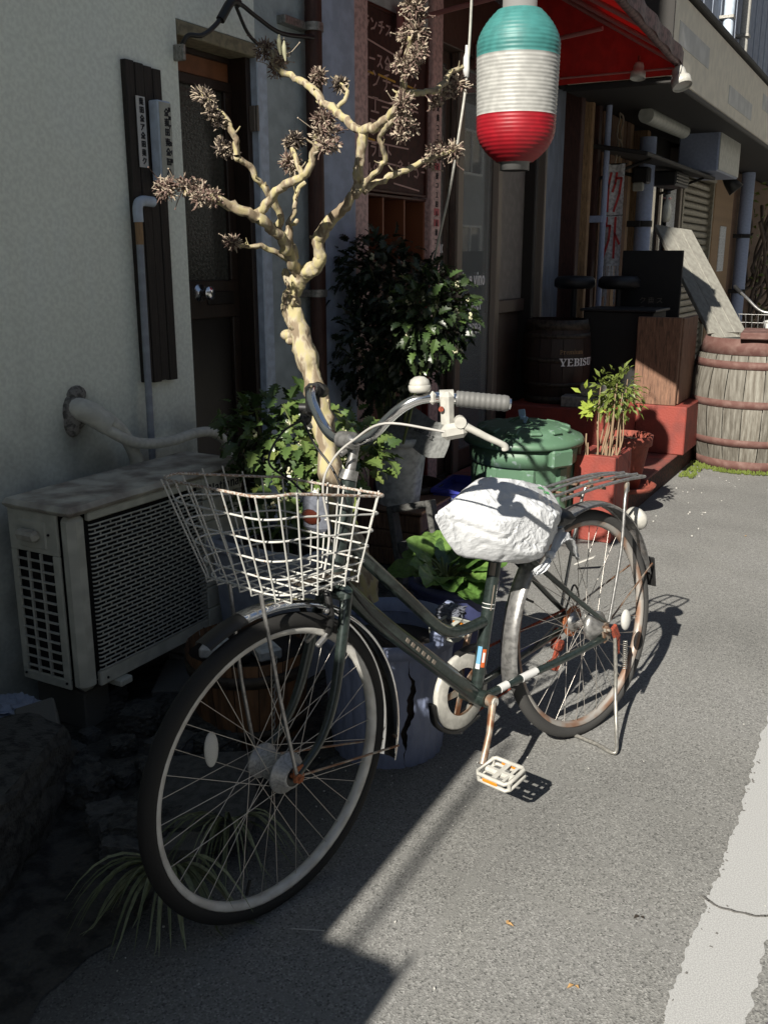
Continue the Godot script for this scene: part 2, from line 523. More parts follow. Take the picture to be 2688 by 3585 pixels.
	mat("concrete_dark", lin(0.075, 0.075, 0.07), 0.92, 0.0, "mottle", V(5, 5, 5), "n_stucco", 1.0, 0.7)
	mat("stone_dark", lin(0.055, 0.055, 0.05), 0.92, 0.0, "dirt_and_shade", V(4, 4, 4), "n_pebble", 1.0, 1.0)
	two_tone("stave", lin(0.185, 0.175, 0.15), lin(0.075, 0.066, 0.052), 0.47, 0.012, V(6, 0.5, 6), 0.8, 0.0, 0.35, 34, "n_grain", 0.6)
	two_tone("stave_b", lin(0.22, 0.21, 0.18), lin(0.095, 0.082, 0.064), 0.44, 0.012, V(7, 0.5, 7), 0.8, 0.0, 0.35, 35, "n_grain", 0.6)
	two_tone("hoop", lin(0.10, 0.045, 0.036), lin(0.16, 0.095, 0.08), 0.4, 0.01, V(3, 3, 3), 0.8, 0.0, 0.3, 36)
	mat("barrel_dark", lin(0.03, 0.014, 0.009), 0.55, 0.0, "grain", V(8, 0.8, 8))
	two_tone("grey_plank", lin(0.25, 0.245, 0.21), lin(0.16, 0.15, 0.13), 0.45, 0.008, V(6, 0.7, 6), 0.8, 0.0, 0.35, 37, "n_grain", 0.15)
	mat("brown_panel", lin(0.22, 0.115, 0.07), 0.75, 0.0, "grain", V(6, 0.7, 6))
	mat("black_board", lin(0.008, 0.008, 0.008), 0.7, 0.0, "soft", V(4, 4, 4))
	mat("seat_black", lin(0.012, 0.012, 0.013), 0.5)
	mat("chalkboard", lin(0.055, 0.018, 0.014), 0.7, 0.0, "mottle", V(3, 3, 3))
	mat("chalk", lin(0.62, 0.44, 0.41), 0.95, 0.0, "fine", V(40, 40, 40))
	mat("chalk_yellow", lin(0.62, 0.38, 0.07), 0.95)
	mat("shelf_wood", lin(0.075, 0.018, 0.01), 0.5, 0.0, "grain", V(6, 1, 6))
	mat("shelf_edge", lin(0.20, 0.07, 0.03), 0.5)
	mat("pink_post", lin(0.64, 0.45, 0.43), 0.6, 0.0, "mottle", V(5, 5, 5))
	mat("tape_red", lin(0.45, 0.06, 0.08), 0.5)
	mat("sash", lin(0.11, 0.075, 0.058), 0.45, 0.0, "grain", V(8, 1, 8))
	mat("sash_light", lin(0.20, 0.17, 0.14), 0.45, 0.3)
	m = mat("window_glass", Color(0.9, 0.95, 0.95, 0.12), 0.02)
	m.transparency = BaseMaterial3D.TRANSPARENCY_ALPHA
	m.metallic_specular = 0.75
	mat("window_ink", lin(0.85, 0.85, 0.85), 0.8)
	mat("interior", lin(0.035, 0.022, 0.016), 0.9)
	mat("interior_red", lin(0.14, 0.02, 0.012), 0.8)
	mat("panel_taupe", lin(0.24, 0.215, 0.19), 0.6, 0.0, "soft", V(3, 3, 3))
	mat("curtain", lin(0.22, 0.25, 0.30), 0.8, 0.0, "soft", V(6, 1, 6))
	mat("red_brown_post", lin(0.075, 0.028, 0.018), 0.6, 0.0, "grain", V(8, 1, 8))
	mat("old_plank", lin(0.22, 0.125, 0.075), 0.8, 0.0, "grain", V(9, 0.9, 9), "n_grain", 1.0, 0.5)
	mat("tan_post", lin(0.42, 0.26, 0.13), 0.7, 0.0, "grain", V(9, 0.9, 9))
	mat("banner", lin(0.74, 0.75, 0.74), 0.8, 0.0, "mottle", V(5, 5, 5))
	mat("banner_red", lin(0.55, 0.06, 0.055), 0.8)
	m = mat("awning_red", lin(0.42, 0.022, 0.016), 0.75, 0.0, "soft", V(3, 3, 3))
	m.backlight_enabled = true
	m.backlight = lin(0.34, 0.010, 0.006)
	mat("awning_bar", lin(0.16, 0.09, 0.09), 0.6, 0.3, "dirt_and_shade", V(6, 6, 6))
	mat("awning_rib", lin(0.30, 0.13, 0.12), 0.5)
	for k in [["teal", [0.045, 0.19, 0.18]], ["white", [0.39, 0.39, 0.37]], ["red", [0.30, 0.006, 0.014]]]:
		m = mat("lantern_" + k[0], lin(k[1][0], k[1][1], k[1][2]), 0.5, 0.0, "soft", V(5, 5, 5))
		m.backlight_enabled = true
		m.backlight = lin(k[1][0] * 0.35, k[1][1] * 0.35, k[1][2] * 0.35)
	mat("lantern_ring", lin(0.17, 0.17, 0.165), 0.5)
	mat("fascia", lin(0.80, 0.73, 0.58), 0.6, 0.0, "faint", V(0.7, 0.7, 0.7))
	mat("fascia_shadow", lin(0.62, 0.61, 0.57), 0.6, 0.0, "soft", V(1, 1, 1))  # tone of the cast shadows painted on the fascia
	mat("dark_trim", lin(0.016, 0.014, 0.012), 0.7)
	mat("siding", lin(0.30, 0.34, 0.42), 0.7, 0.0, "soft", V(2, 2, 2))
	mat("shutter", lin(0.30, 0.27, 0.20), 0.5, 0.1, "mottle", V(3, 3, 3))
	mat("sign_box_blue", lin(0.26, 0.30, 0.40), 0.5, 0.0, "faint", V(3, 3, 3))
	mat("sign_box_pale", lin(0.42, 0.43, 0.38), 0.5, 0.0, "soft", V(3, 3, 3))
	mat("vine", lin(0.10, 0.075, 0.055), 0.9)
	mat("pink_paint", lin(0.55, 0.30, 0.27), 0.5)
	mat("house_grey", lin(0.34, 0.36, 0.36), 0.85, 0.0, "soft", V(0.7, 0.7, 0.7))
	mat("house_cream", lin(0.50, 0.46, 0.38), 0.85, 0.0, "soft", V(0.7, 0.7, 0.7))
	mat("house_brick", lin(0.28, 0.12, 0.09), 0.85, 0.0, "mottle", V(1, 1, 1))
	mat("dark_pane", lin(0.03, 0.035, 0.04), 0.08)
	mat("white_frame", lin(0.7, 0.7, 0.68), 0.5)
	mat("paper_litter", lin(0.42, 0.41, 0.38), 0.8)
	mat("leaf_dry", lin(0.36, 0.22, 0.09), 0.8)
	mat("putty", lin(0.24, 0.23, 0.21), 0.95, 0.0, "dirt_and_shade", V(8, 8, 8), "n_stucco", 1.0, 0.9)
	mat("brick_dark", lin(0.14, 0.135, 0.12), 0.92, 0.0, "fine", V(9, 9, 9), "n_pebble", 1.0, 0.8)

# ------------------------------------------------------------------ ground and the buildings round it
func build_ground() -> void:
	var st := begin()
	st.set_smooth_group(0)
	var xs := [-90.0, -30.0, -12.0, -6.0, -4.0]
	var x := -3.0
	while x < 1.6:
		xs.append(x); x += 0.09
	xs.append_array([2.0, 3.0, 5.0, 9.0, 20.0, 60.0, 110.0])
	var zs := [-110.0, -60.0, -30.0, -18.0, -13.0]
	var z := -10.0
	while z < 1.0:
		zs.append(z); z += 0.11
	zs.append_array([2.0, 4.0, 8.0, 16.0, 40.0, 110.0])
	var n := FastNoiseLite.new()
	n.seed = 40
	n.frequency = 0.55
	n.fractal_octaves = 5
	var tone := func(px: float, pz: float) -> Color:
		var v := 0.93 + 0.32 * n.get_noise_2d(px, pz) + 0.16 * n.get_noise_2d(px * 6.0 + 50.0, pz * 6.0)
		var dirt_and_shade := 0.62 * smoothstep(-0.95, -1.34, px + 0.10 * n.get_noise_2d(px * 3.0, pz * 3.0)) * smoothstep(-3.2, -2.3, pz)  # darkening by the wall stands in for shade, put into the road colour
		v *= 1.0 - dirt_and_shade
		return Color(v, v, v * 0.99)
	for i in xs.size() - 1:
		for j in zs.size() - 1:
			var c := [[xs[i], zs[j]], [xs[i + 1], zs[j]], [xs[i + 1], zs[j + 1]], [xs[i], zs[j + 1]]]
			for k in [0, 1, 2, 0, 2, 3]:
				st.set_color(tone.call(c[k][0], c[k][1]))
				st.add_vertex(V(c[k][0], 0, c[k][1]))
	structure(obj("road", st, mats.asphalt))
	# bare soil between the wall and the road
	st = begin()
	st.set_smooth_group(0)
	var e0 := -1.34
	var e1 := -1.34
	z = -4.3
	while z < 0.6:
		e1 = -1.30 + 0.05 * sin(z * 5.0) + 0.03 * sin(z * 13.0) + rng.randf_range(-0.006, 0.006) - 0.34 * smoothstep(-2.5, -3.4, z)
		quad(st, V(-2.3, 0.004, z), V(e0, 0.004, z), V(e1, 0.004, z + 0.06), V(-2.3, 0.004, z + 0.06))
		e0 = e1
		z += 0.06
	structure(obj("soil_strip", st, mats.soil_ground))
	# worn white edge line with chipped edges and a crack
	var line := Node3D.new()
	line.name = "road_marking"
	add_child(line)
	structure(line)
	st = begin()
	st.set_smooth_group(0)
	z = -9.0
	var l0 := -0.243
	var r0 := -0.112
	var nl := FastNoiseLite.new()
	nl.seed = 77
	nl.frequency = 18.0
	nl.fractal_octaves = 4
	while z < 0.5:
		var l := -0.243 + 0.012 * nl.get_noise_2d(z, 0.0) + 0.006 * sin(z * 5.0)
		var r := -0.112 + 0.010 * nl.get_noise_2d(z, 40.0)
		quad(st, V(l0, 0.004, z - 0.006), V(r0, 0.004, z - 0.006), V(r, 0.004, z), V(l, 0.004, z))
		l0 = l
		r0 = r
		z += 0.006
	obj("painted_line", st, mats.line_paint, line)
	# a crack across it and flaked spots where the asphalt shows
	st = begin()
	for i in 26:
		var x0 := -0.258 + i * 0.006
		var zz := func(xx: float) -> float: return -1.905 + 0.016 * sin((xx + 0.25) * 26.0) + 0.01 * nl.get_noise_2d(xx * 0.6, 9.0)
		ribbon(st, V(x0, 0.0045, zz.call(x0)), V(x0 + 0.0062, 0.0045, zz.call(x0 + 0.0062)), 0.007 + 0.004 * nl.get_noise_2d(xx_of(x0), 3.0), Vector3.UP, 0.001)
	for i in 40:
		var c := V(rng.randf_range(-0.245, -0.115), 0.0045, rng.randf_range(-2.6, -1.3))
		if i < 36:
			c.x = -0.240 + rng.randf_range(-0.004, 0.010)
		var d := V(rng.randf_range(-1, 1), 0, rng.randf_range(-1, 1)).normalized() * rng.randf_range(0.002, 0.006)
		ribbon(st, c, c + d, rng.randf_range(0.002, 0.005), Vector3.UP, 0.0008)
	stuff(obj("crack", st, mats.crack, line))

func xx_of(x: float) -> float:
	return x * 1.7

func window_in(parent: Node3D, c: Vector3, w: float, h: float, ax: Vector3, out: Vector3) -> void:
	var st := begin()
	var up := Vector3.UP
	var b := Basis(ax, up, out)
	for s in [-1.0, 1.0]:
		box(st, c + ax * (w * 0.5 * s) + out * 0.03, V(0.06, h + 0.06, 0.08), 0.005, b)
		box(st, c + up * (h * 0.5 * s) + out * 0.031, V(w, 0.06, 0.08), 0.005, b)
	box(st, c + out * 0.025, V(0.05, h, 0.05), 0.0, b)
	var f := obj("window", st, mats.white_frame, parent)
	st = begin()
	box(st, c + out * 0.012, V(w - 0.06, h - 0.06, 0.01), 0.0, b)
	obj("pane", st, mats.dark_pane, f)

func house(called: String, label: String, a: Vector3, b: Vector3, wall: String, out: Vector3, rows: int, cols: int) -> void:
	var t := thing(called, label, "building")
	var st := begin()
	bx(st, a, b)
	obj("wall", st, mats[wall], t)
	st = begin()
	bx(st, V(a.x - 0.15, b.y, minf(a.z, b.z) - 0.15), V(b.x + 0.15, b.y + 0.25, maxf(a.z, b.z) + 0.15), 0.03)
	obj("roof", st, mats.hoop_dark, t)
	var ax := Vector3.UP.cross(out)
	var mid := (a + b) * 0.5
	var half := (b - a).abs() * 0.5
	var wide: float = absf(ax.x) * half.x + absf(ax.z) * half.z
	for r in rows:
		for c in cols:
			var p := mid + out * (absf(out.x) * half.x + absf(out.z) * half.z) + ax * (wide * (2.0 * (c + 0.5) / cols - 1.0))
			p.y = 1.7 + r * 2.7
			window_in(t, p, minf(1.5, wide * 1.1 / cols), 1.2, ax, out)

func build_surroundings() -> void:
	# across the street and at both ends of it
	house("grey_house", "grey rendered house across the street with two rows of windows", V(9.2, 0, -9.5), V(15, 6.4, -3.6), "house_grey", Vector3.LEFT, 2, 3)
	house("cream_house", "cream house across the street beside the grey one", V(9.6, 0, -3.3), V(15, 5.6, 2.4), "house_cream", Vector3.LEFT, 2, 3)
	house("brick_house", "red brick house across the street nearest the corner", V(9.4, 0, -17.0), V(15, 6.0, -9.9), "house_brick", Vector3.LEFT, 2, 3)
	house("tall_grey_house", "tall grey house across the street behind the viewpoint", V(9.2, 0, 2.8), V(15, 6.6, 11.0), "house_grey", Vector3.LEFT, 2, 3)
	house("far_grey_house", "long grey house with many windows far down across the street", V(7.6, 0, -40), V(13, 9.5, -18.0), "house_grey", Vector3.LEFT, 3, 8)
	house("end_house", "cream house closing the far end of the street", V(-3, 0, -42), V(9, 8, -36), "house_cream", Vector3.BACK, 2, 4)
	# unseen house added on the near side, its outline shaped to cast shadows
	var t := thing("added_shade_house", "unseen grey house added with a stepped outline that casts the shadows", "building")
	var st := begin()
	bx(st, V(-6.0, 0, 3.4), V(-2.75, 7.5, 9.0))
	obj("wall", st, mats.house_grey, t)
	st = begin()
	bx(st, V(-2.75, 0, 0.8), V(-0.845, 2.22, 3.6), 0.02)
	bx(st, V(-2.75, 2.224, 0.8), V(-1.02, 2.86, 3.6), 0.02)
	obj("low_shade_block", st, mats.house_grey, t)
	st = begin()
	bx(st, V(-2.75, 2.864, 0.8), V(-1.66, 4.796, 3.6), 0.02)
	obj("upper_wall", st, mats.house_cream, t)  # added block that keeps the wall and pots shaded
	st = begin()
	bx(st, V(-2.75, 4.8, 0.3), V(-1.45, 8.2, 2.0), 0.02)
	obj("high_shade_block", st, mats.house_cream, t)
	t = thing("added_shade_box", "grey box added out of view to cut a notch of shadow", "cabinet", V(-0.94, 0, 1.3))  # unseen box added to cast the notch in the shadow edge
	st = begin()
	box(st, V(0, 0.85, 0), V(0.56, 1.70, 0.6), 0.02)
	obj("body", st, mats.house_grey, t)
	st = begin()
	box(st, V(0.285, 0.95, 0), V(0.012, 1.6, 0.5), 0.004)
	obj("door", st, mats.sign_box_pale, t)
	st = begin()
	tube(st, [V(-0.54, 3.35, 9.0), V(-0.645, 3.32, 5.5), V(-0.74, 3.3, 2.35)], 0.012, 8)
	tag(obj("overhead_cable", st, mats.black_plastic), "black overhead cable along the near houses", "cable")

# ------------------------------------------------------------------ plastered building with the brown door
func build_stucco_building() -> void:
	var t := thing("plastered_building", "pale grey-green plastered building with narrow brown door", "building")
	var st := begin()
	bx(st, V(-2.75, 0, 3.4), V(-2.27, 6.2, -2.69))
	bx(st, V(-2.75, 2.125, -2.69), V(-2.27, 6.2, -3.13))
	bx(st, V(-2.75, 0, -2.69), V(-2.45, 0.14, -3.13))
	obj("wall", st, mats.stucco, t)
	# weathered face of the plaster: grime above the unit, round the pipe hole and in faint streaks
	st = begin()
	st.set_smooth_group(0)
	var nw := FastNoiseLite.new()
	nw.seed = 15
	nw.frequency = 1.0
	nw.fractal_octaves = 4
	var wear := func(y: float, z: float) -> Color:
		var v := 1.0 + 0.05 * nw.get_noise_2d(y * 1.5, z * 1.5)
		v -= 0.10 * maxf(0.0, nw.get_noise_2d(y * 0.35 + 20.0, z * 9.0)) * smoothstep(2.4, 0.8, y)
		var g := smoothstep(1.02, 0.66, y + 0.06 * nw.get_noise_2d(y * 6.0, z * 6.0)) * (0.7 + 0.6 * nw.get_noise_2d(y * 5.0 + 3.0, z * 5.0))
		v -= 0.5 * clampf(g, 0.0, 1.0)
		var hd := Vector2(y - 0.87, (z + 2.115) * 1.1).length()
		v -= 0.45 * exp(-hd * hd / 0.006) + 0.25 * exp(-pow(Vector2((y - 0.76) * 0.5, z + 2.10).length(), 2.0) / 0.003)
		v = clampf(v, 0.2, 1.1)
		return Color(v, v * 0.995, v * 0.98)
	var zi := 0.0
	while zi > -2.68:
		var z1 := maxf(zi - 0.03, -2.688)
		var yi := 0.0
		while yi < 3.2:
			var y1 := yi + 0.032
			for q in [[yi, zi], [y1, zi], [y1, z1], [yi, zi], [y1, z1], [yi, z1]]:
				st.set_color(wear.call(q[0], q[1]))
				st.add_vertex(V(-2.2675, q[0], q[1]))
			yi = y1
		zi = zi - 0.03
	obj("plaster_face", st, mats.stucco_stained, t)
	st = begin()
	bx(st, V(-2.75, 0, -3.13), V(-2.274, 6.2, -3.52))
	obj("wall", st, mats.stucco_grey, t)
	st = begin()
	bx(st, V(-2.75, 0, -3.52), V(-2.235, 6.2, -3.80), 0.006)
	obj("pilaster", st, mats.pilaster, t)
	st = begin()
	bx(st, V(-2.75, 0, -3.80), V(-2.242, 6.2, -3.925), 0.006)
	obj("corner_post", st, mats.pink_post, t)
	st = begin()
	bx(st, V(-6.0, 6.2, 3.4), V(-2.2, 6.45, -3.95), 0.02)
	obj("roof", st, mats.hoop_dark, t)
	# the door and its frame
	st = begin()
	bx(st, V(-2.45, 0.14, -2.695), V(-2.30, 2.12, -2.725), 0.003)
	bx(st, V(-2.45, 0.14, -3.10), V(-2.292, 2.12, -3.128), 0.003)
	obj("door_jamb", st, mats.door_brown, t)
	st = begin()
	bx(st, V(-2.45, 2.075, -2.69), V(-2.262, 2.122, -3.128), 0.003)
	obj("door_head", st, mats.door_head, t)
	st = begin()
	bx(st, V(-2.30, 0.12, -3.128), V(-2.262, 2.13, -3.192), 0.004)
	obj("jamb_strip", st, mats.jamb, t)
	st = begin()
	for q in [[0.14, 0.24, -2.73, -3.10], [1.135, 1.275, -2.73, -3.10], [1.955, 1.99, -2.73, -3.10], [2.055, 2.075, -2.73, -3.10]]:
		bx(st, V(-2.40, q[0], q[2]), V(-2.362, q[1], q[3]), 0.003)
	for q in [[-2.73, -2.795], [-3.055, -3.10]]:
		bx(st, V(-2.40, 0.24, q[0]), V(-2.3625, 1.135, q[1]), 0.003)
		bx(st, V(-2.40, 1.275, q[0]), V(-2.3625, 1.955, q[1]), 0.003)
	var door := obj("door", st, mats.door_brown, t)
	st = begin()
	bx(st, V(-2.392, 1.99, -2.735), V(-2.374, 2.055, -3.095))
	obj("transom_panel", st, mats.transom, door)
	st = begin()
	bx(st, V(-2.392, 1.275, -2.795), V(-2.378, 1.955, -3.055))
	obj("figured_pane", st, mats.figured_glass, door)
	st = begin()
	bx(st, V(-2.392, 0.24, -2.795), V(-2.380, 1.135, -3.055))
	obj("lower_panel", st, mats.door_panel, door)
	st = begin()
	bx(st, V(-2.362, 1.185, -2.90), V(-2.355, 1.235, -3.06), 0.003)
	obj("mail_slot", st, mats.door_panel, door)
	st = begin()
	lathe(st, [Vector2(0, 0), Vector2(0.033, 0), Vector2(0.033, 0.006), Vector2(0.014, 0.012), Vector2(0.012, 0.032), Vector2(0.024, 0.04), Vector2(0.027, 0.05), Vector2(0.024, 0.06), Vector2(0.0, 0.063)], 20, along(V(-2.362, 1.232, -2.855), V(-2.2, 1.232, -2.84)))
	obj("door_knob", st, mats.chrome, door)
	for y in [1.82, 0.5]:
		st = begin()
		bx(st, V(-2.30, y, -3.112), V(-2.268, y + 0.09, -3.124), 0.003)
		rod(st, V(-2.262, y, -3.120), V(-2.262, y + 0.09, -3.120), 0.006)
		obj("hinge", st, mats.sash_light, door)

func build_wall_things() -> void:
	# weathered board with two plates
	var t := thing("weathered_board", "tall dark weathered board fixed to the plaster left of the door", "board", V(-2.27, 0, 0))
	var st := begin()
	var n := 4
	for i in n:
		var z0 := -2.415 - 0.162 * i / n
		bx(st, V(0.002, 0.952 - 0.004 * (i % 2), z0), V(0.024 + 0.002 * (i % 2), 1.955 - 0.003 * i, z0 - 0.162 / n + 0.0015), 0.002)
	obj("board", st, mats.dark_wood, t)
	st = begin()
	bx(st, V(0.027, 1.64, -2.447), V(0.030, 1.853, -2.487))
	obj("paper_strip", st, mats.sticker_white, t)
	st = begin()
	for i in 8:
		glyphs(st, [["kanji", "kanji2", "kanji3", "a", "kanji3", "kanji2", "kanji", "ku"][i]], V(0.0302, 1.829 - i * 0.0255, -2.459), V(0, 0, -0.019), V(0, 0.019, 0), Vector3.ZERO, 0.0028, Vector3.RIGHT)
	obj("print", st, mats.ink, t)
	st = begin()
	bx(st, V(0.027, 1.60, -2.503), V(0.068, 1.846, -2.566), 0.004)
	var nb := obj("name_box", st, mats.jamb, t)
	st = begin()
	bx(st, V(0.0685, 1.606, -2.507), V(0.070, 1.840, -2.562))
	obj("name_plate", st, mats.sign_box_pale, nb)
	st = begin()
	for i in 7:
		glyphs(st, [["kanji3", "kanji", "kanji2", "kanji", "kanji3", "kanji2", "ha"][i]], V(0.0702, 1.80 - i * 0.030, -2.528), V(0, 0, -0.022), V(0, 0.022, 0), Vector3.ZERO, 0.003, Vector3.RIGHT)
		if i != 3:
			glyphs(st, [["kanji", "kanji2", "a", "ku", "kanji3", "i", "kanji"][i]], V(0.0702, 1.815 - i * 0.026, -2.548), V(0, 0, -0.010), V(0, 0.012, 0), Vector3.ZERO, 0.002, Vector3.RIGHT)
	obj("print", st, mats.ink, nb)
	# conduit
	t = thing("conduit_pipe", "thin grey conduit with an elbow running down beside the weathered board", "pipe", V(-2.235, 0, -2.418))
	st = begin()
	tube(st, [V(0, 0.0, 0.012), V(0, 0.7, 0.006), V(0, 1.48, 0)], 0.012, 12)
	obj("pipe", st, mats.conduit, t)
	st = begin()
	tube(st, smooth_path([V(0, 1.47, 0), V(0, 1.515, 0), V(0, 1.535, -0.018), V(0.004, 1.535, -0.07)], 5), 0.0165, 12)
	obj("elbow", st, mats.jamb, t)
	st = begin()
	tube(st, [V(0, 1.40, 0.0004), V(0, 1.47, 0.0002)], 0.0128, 12)
	obj("label_band", st, mats.tan_post, t)
	# black cable over the door
	t = thing("black_cable", "sagging black cable strung over the brown door to the downpipe", "cable")
	st = begin()
	tube(st, smooth_path([V(-2.24, 2.03, -2.675), V(-2.215, 2.065, -2.685), V(-2.2, 2.075, -2.74), V(-2.2, 2.125, -2.82), V(-2.2, 2.19, -2.885), V(-2.2, 2.212, -2.95), V(-2.2, 2.19, -3.05), V(-2.2, 2.165, -3.2), V(-2.2, 2.19, -3.42)], 6), 0.008, 8)
	obj("cable", st, mats.black_plastic, t)
	st = begin()
	tube(st, smooth_path([V(-2.2, 2.14, -2.84), V(-2.19, 2.205, -2.89), V(-2.19, 2.21, -2.93)], 6), 0.016, 8)
	tube(st, smooth_path([V(-2.2, 2.20, -2.93), V(-2.2, 2.13, -2.99), V(-2.2, 2.10, -3.06), V(-2.2, 2.10, -3.12)], 5), 0.006, 8)
	obj("tape_wrap", st, mats.black_plastic, t)
	st = begin()
	bx(st, V(-2.27, 1.99, -2.668), V(-2.225, 2.04, -2.682), 0.002)
	obj("clip", st, mats.steel, t)
	# downpipe beside the pilaster
	t = thing("dark_downpipe", "dark brown downpipe between grey plaster and blue-grey pilaster", "pipe", V(-2.225, 0, -3.46))
	st = begin()
	tube(st, [V(0, 0, 0), V(0, 3.2, 0), V(0, 6.1, 0)], 0.034, 14)
	obj("pipe", st, mats.red_brown_post, t)
	for y in [2.22, 1.2]:
		st = begin()
		tube(st, [V(0, y, 0), V(0, y + 0.03, 0)], 0.040, 14)
		bx(st, V(-0.05, y, 0.01), V(-0.01, y + 0.03, 0.18), 0.002)
		obj("bracket", st, mats.steel, t)

# ------------------------------------------------------------------ restaurant front
func build_restaurant() -> void:
	var t := thing("restaurant_front", "dark wooden restaurant front with lettered sliding glass doors under the awning", "building")
	var st := begin()
	bx(st, V(-6.0, 0, -3.96), V(-5.8, 3.2, -7.6))
	bx(st, V(-5.8, 2.75, -3.96), V(-2.36, 3.2, -7.6))
	bx(st, V(-5.8, 0, -7.5), V(-2.4, 2.75, -7.6))
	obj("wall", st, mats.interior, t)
	st = begin()
	bx(st, V(-2.75, 3.2, -3.96), V(-2.28, 6.0, -7.6))
	bx(st, V(-2.75, 2.45, -3.93), V(-2.31, 3.2, -4.64))
	obj("upper_wall", st, mats.stucco_grey, t)
	st = begin()
	bx(st, V(-5.8, 0.0, -3.96), V(-2.34, 0.12, -7.5))
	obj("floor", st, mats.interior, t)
	st = begin()
	bx(st, V(-3.6, 0.12, -5.1), V(-2.9, 0.86, -5.7), 0.02)
	bx(st, V(-3.3, 0.12, -4.3), V(-2.8, 0.8, -4.75), 0.02)
	obj("counter", st, mats.interior_red, t)
	# wall panel under the shelf
	st = begin()
	bx(st, V(-2.62, 0.12, -3.94), V(-2.33, 1.33, -4.64), 0.005)
	obj("lower_panel", st, mats.shelf_wood, t)
	st = begin()
	bx(st, V(-2.325, 0.12, -4.64), V(-2.29, 1.30, -4.672), 0.003)
	bx(st, V(-2.329, 0.55, -4.45), V(-2.325, 1.0, -4.63), 0.001)
	obj("red_batten", st, mats.interior_red, t)
	# open shelf with uprights
	st = begin()
	bx(st, V(-2.66, 1.33, -3.94), V(-2.64, 1.66, -4.64))
	obj("shelf_back", st, mats.shelf_wood, t)
	for z in [-3.95, -4.19, -4.41, -4.63]:
		st = begin()
		bx(st, V(-2.64, 1.34, z), V(-2.318, 1.64, z - 0.014), 0.002)
		obj("shelf_upright", st, mats.shelf_edge, t)
	for y in [1.33, 1.64]:
		st = begin()
		bx(st, V(-2.64, y, -3.94), V(-2.312, y + 0.016, -4.645), 0.003)
		obj("shelf_board", st, mats.shelf_wood, t)
	# pale post with printed strip
	st = begin()
	bx(st, V(-2.40, 0.12, -4.655), V(-2.285, 3.2, -4.77), 0.006)
	var post := obj("pink_post", st, mats.pink_post, t)
	st = begin()
	for i in 20:
		var y := 1.24 + i * 0.047
		glyphs(st, [["kanji3", "ru", "kanji2", "e", "ko", "kanji"][i % 6]], V(-2.2848, y, -4.70), V(0, 0, -0.03), V(0, 0.03, 0), Vector3.ZERO, 0.004, Vector3.RIGHT)
	obj("print", st, mats.ink, post)
	st = begin()
	for y in [1.52, 1.575, 1.80, 1.87]:
		bx(st, V(-2.286, y, -4.685), V(-2.2838, y + 0.035, -4.745))
	obj("red_print", st, mats.tape_red, post)
	# two sliding sashes
	for s in [[-4.785, -5.04, -4.785, 0.045], [-5.02, -5.63, -5.02, 0.0]]:
		var x: float = -2.32 - s[3]
		st = begin()
		bx(st, V(x - 0.035, 0.12, s[0]), V(x, 2.42, s[0] - 0.03), 0.003)
		bx(st, V(x - 0.035, 0.12, s[1] + 0.05), V(x, 2.42, s[1]), 0.003)
		bx(st, V(x - 0.034, 2.36, s[0] - 0.03), V(x - 0.001, 2.42, s[1] + 0.05), 0.003)
		bx(st, V(x - 0.034, 0.12, s[0] - 0.03), V(x - 0.001, 0.24, s[1] + 0.05), 0.003)
		var sash := obj("sash", st, mats.sash, t)
		st = begin()
		bx(st, V(x - 0.020, 0.24, s[0] - 0.03), V(x - 0.015, 2.36, s[1] + 0.05))
		obj("glass_pane", st, mats.window_glass, sash)
	st = begin()
	bx(st, V(-2.318, 0.12, -5.02), V(-2.30, 2.42, -5.09), 0.003)
	bx(st, V(-2.33, 0.12, -5.57), V(-2.29, 2.75, -5.635), 0.004)
	obj("meeting_stile", st, mats.sash_light, t)
	st = begin()
	bx(st, V(-2.42, 2.42, -4.77), V(-2.29, 2.75, -5.57), 0.004)
	obj("door_header", st, mats.sash, t)
	# hand lettering on the panes
	var word := func(text: String, y: float, z: float, size: float, x: float) -> void:
		letters("lettering", text, size, 0.002, mats.window_ink, t, Transform3D(Basis(V(0, 0, -0.82), V(0, 1, 0), V(0.82, 0, 0)), V(x, y, z)), true)
	word.call("ha", 1.415, -4.80, 0.105, -2.376)
	word.call("gnda", 1.415, -4.885, 0.085, -2.376)
	word.call("si,rre", 0.99, -4.82, 0.09, -2.376)
	word.call("la", 0.93, -4.74, 0.09, -2.376)
	word.call("peta", 0.80, -4.745, 0.10, -2.376)
	word.call("ndo e vino", 1.235, -5.085, 0.10, -2.331)
	word.call("Il piacer", 1.095, -5.10, 0.11, -2.331)
	word.call("io aprea", 0.955, -5.10, 0.11, -2.331)
	# taupe panel, then dark curtains and posts
	st = begin()
	bx(st, V(-2.40, 1.10, -5.67), V(-2.335, 2.5, -6.13), 0.003)
	obj("taupe_panel", st, mats.panel_taupe, t)
	st = begin()
	bx(st, V(-2.36, 1.02, -5.64), V(-2.31, 1.10, -6.13), 0.004)
	bx(st, V(-2.40, 0.12, -5.64), V(-2.35, 1.02, -6.13))
	obj("panel_sill", st, mats.sash, t)
	for q in [[-6.12, -6.17, "dark_trim"], [-6.30, -6.33, "sash_light"], [-7.0, -7.08, "red_brown_post"], [-7.25, -7.31, "tan_post"], [-7.42, -7.50, "red_brown_post"]]:
		st = begin()
		bx(st, V(-2.40, 0.12, q[0]), V(-2.26, 2.75, q[1]), 0.006)
		obj("post", st, mats[q[2]], t)
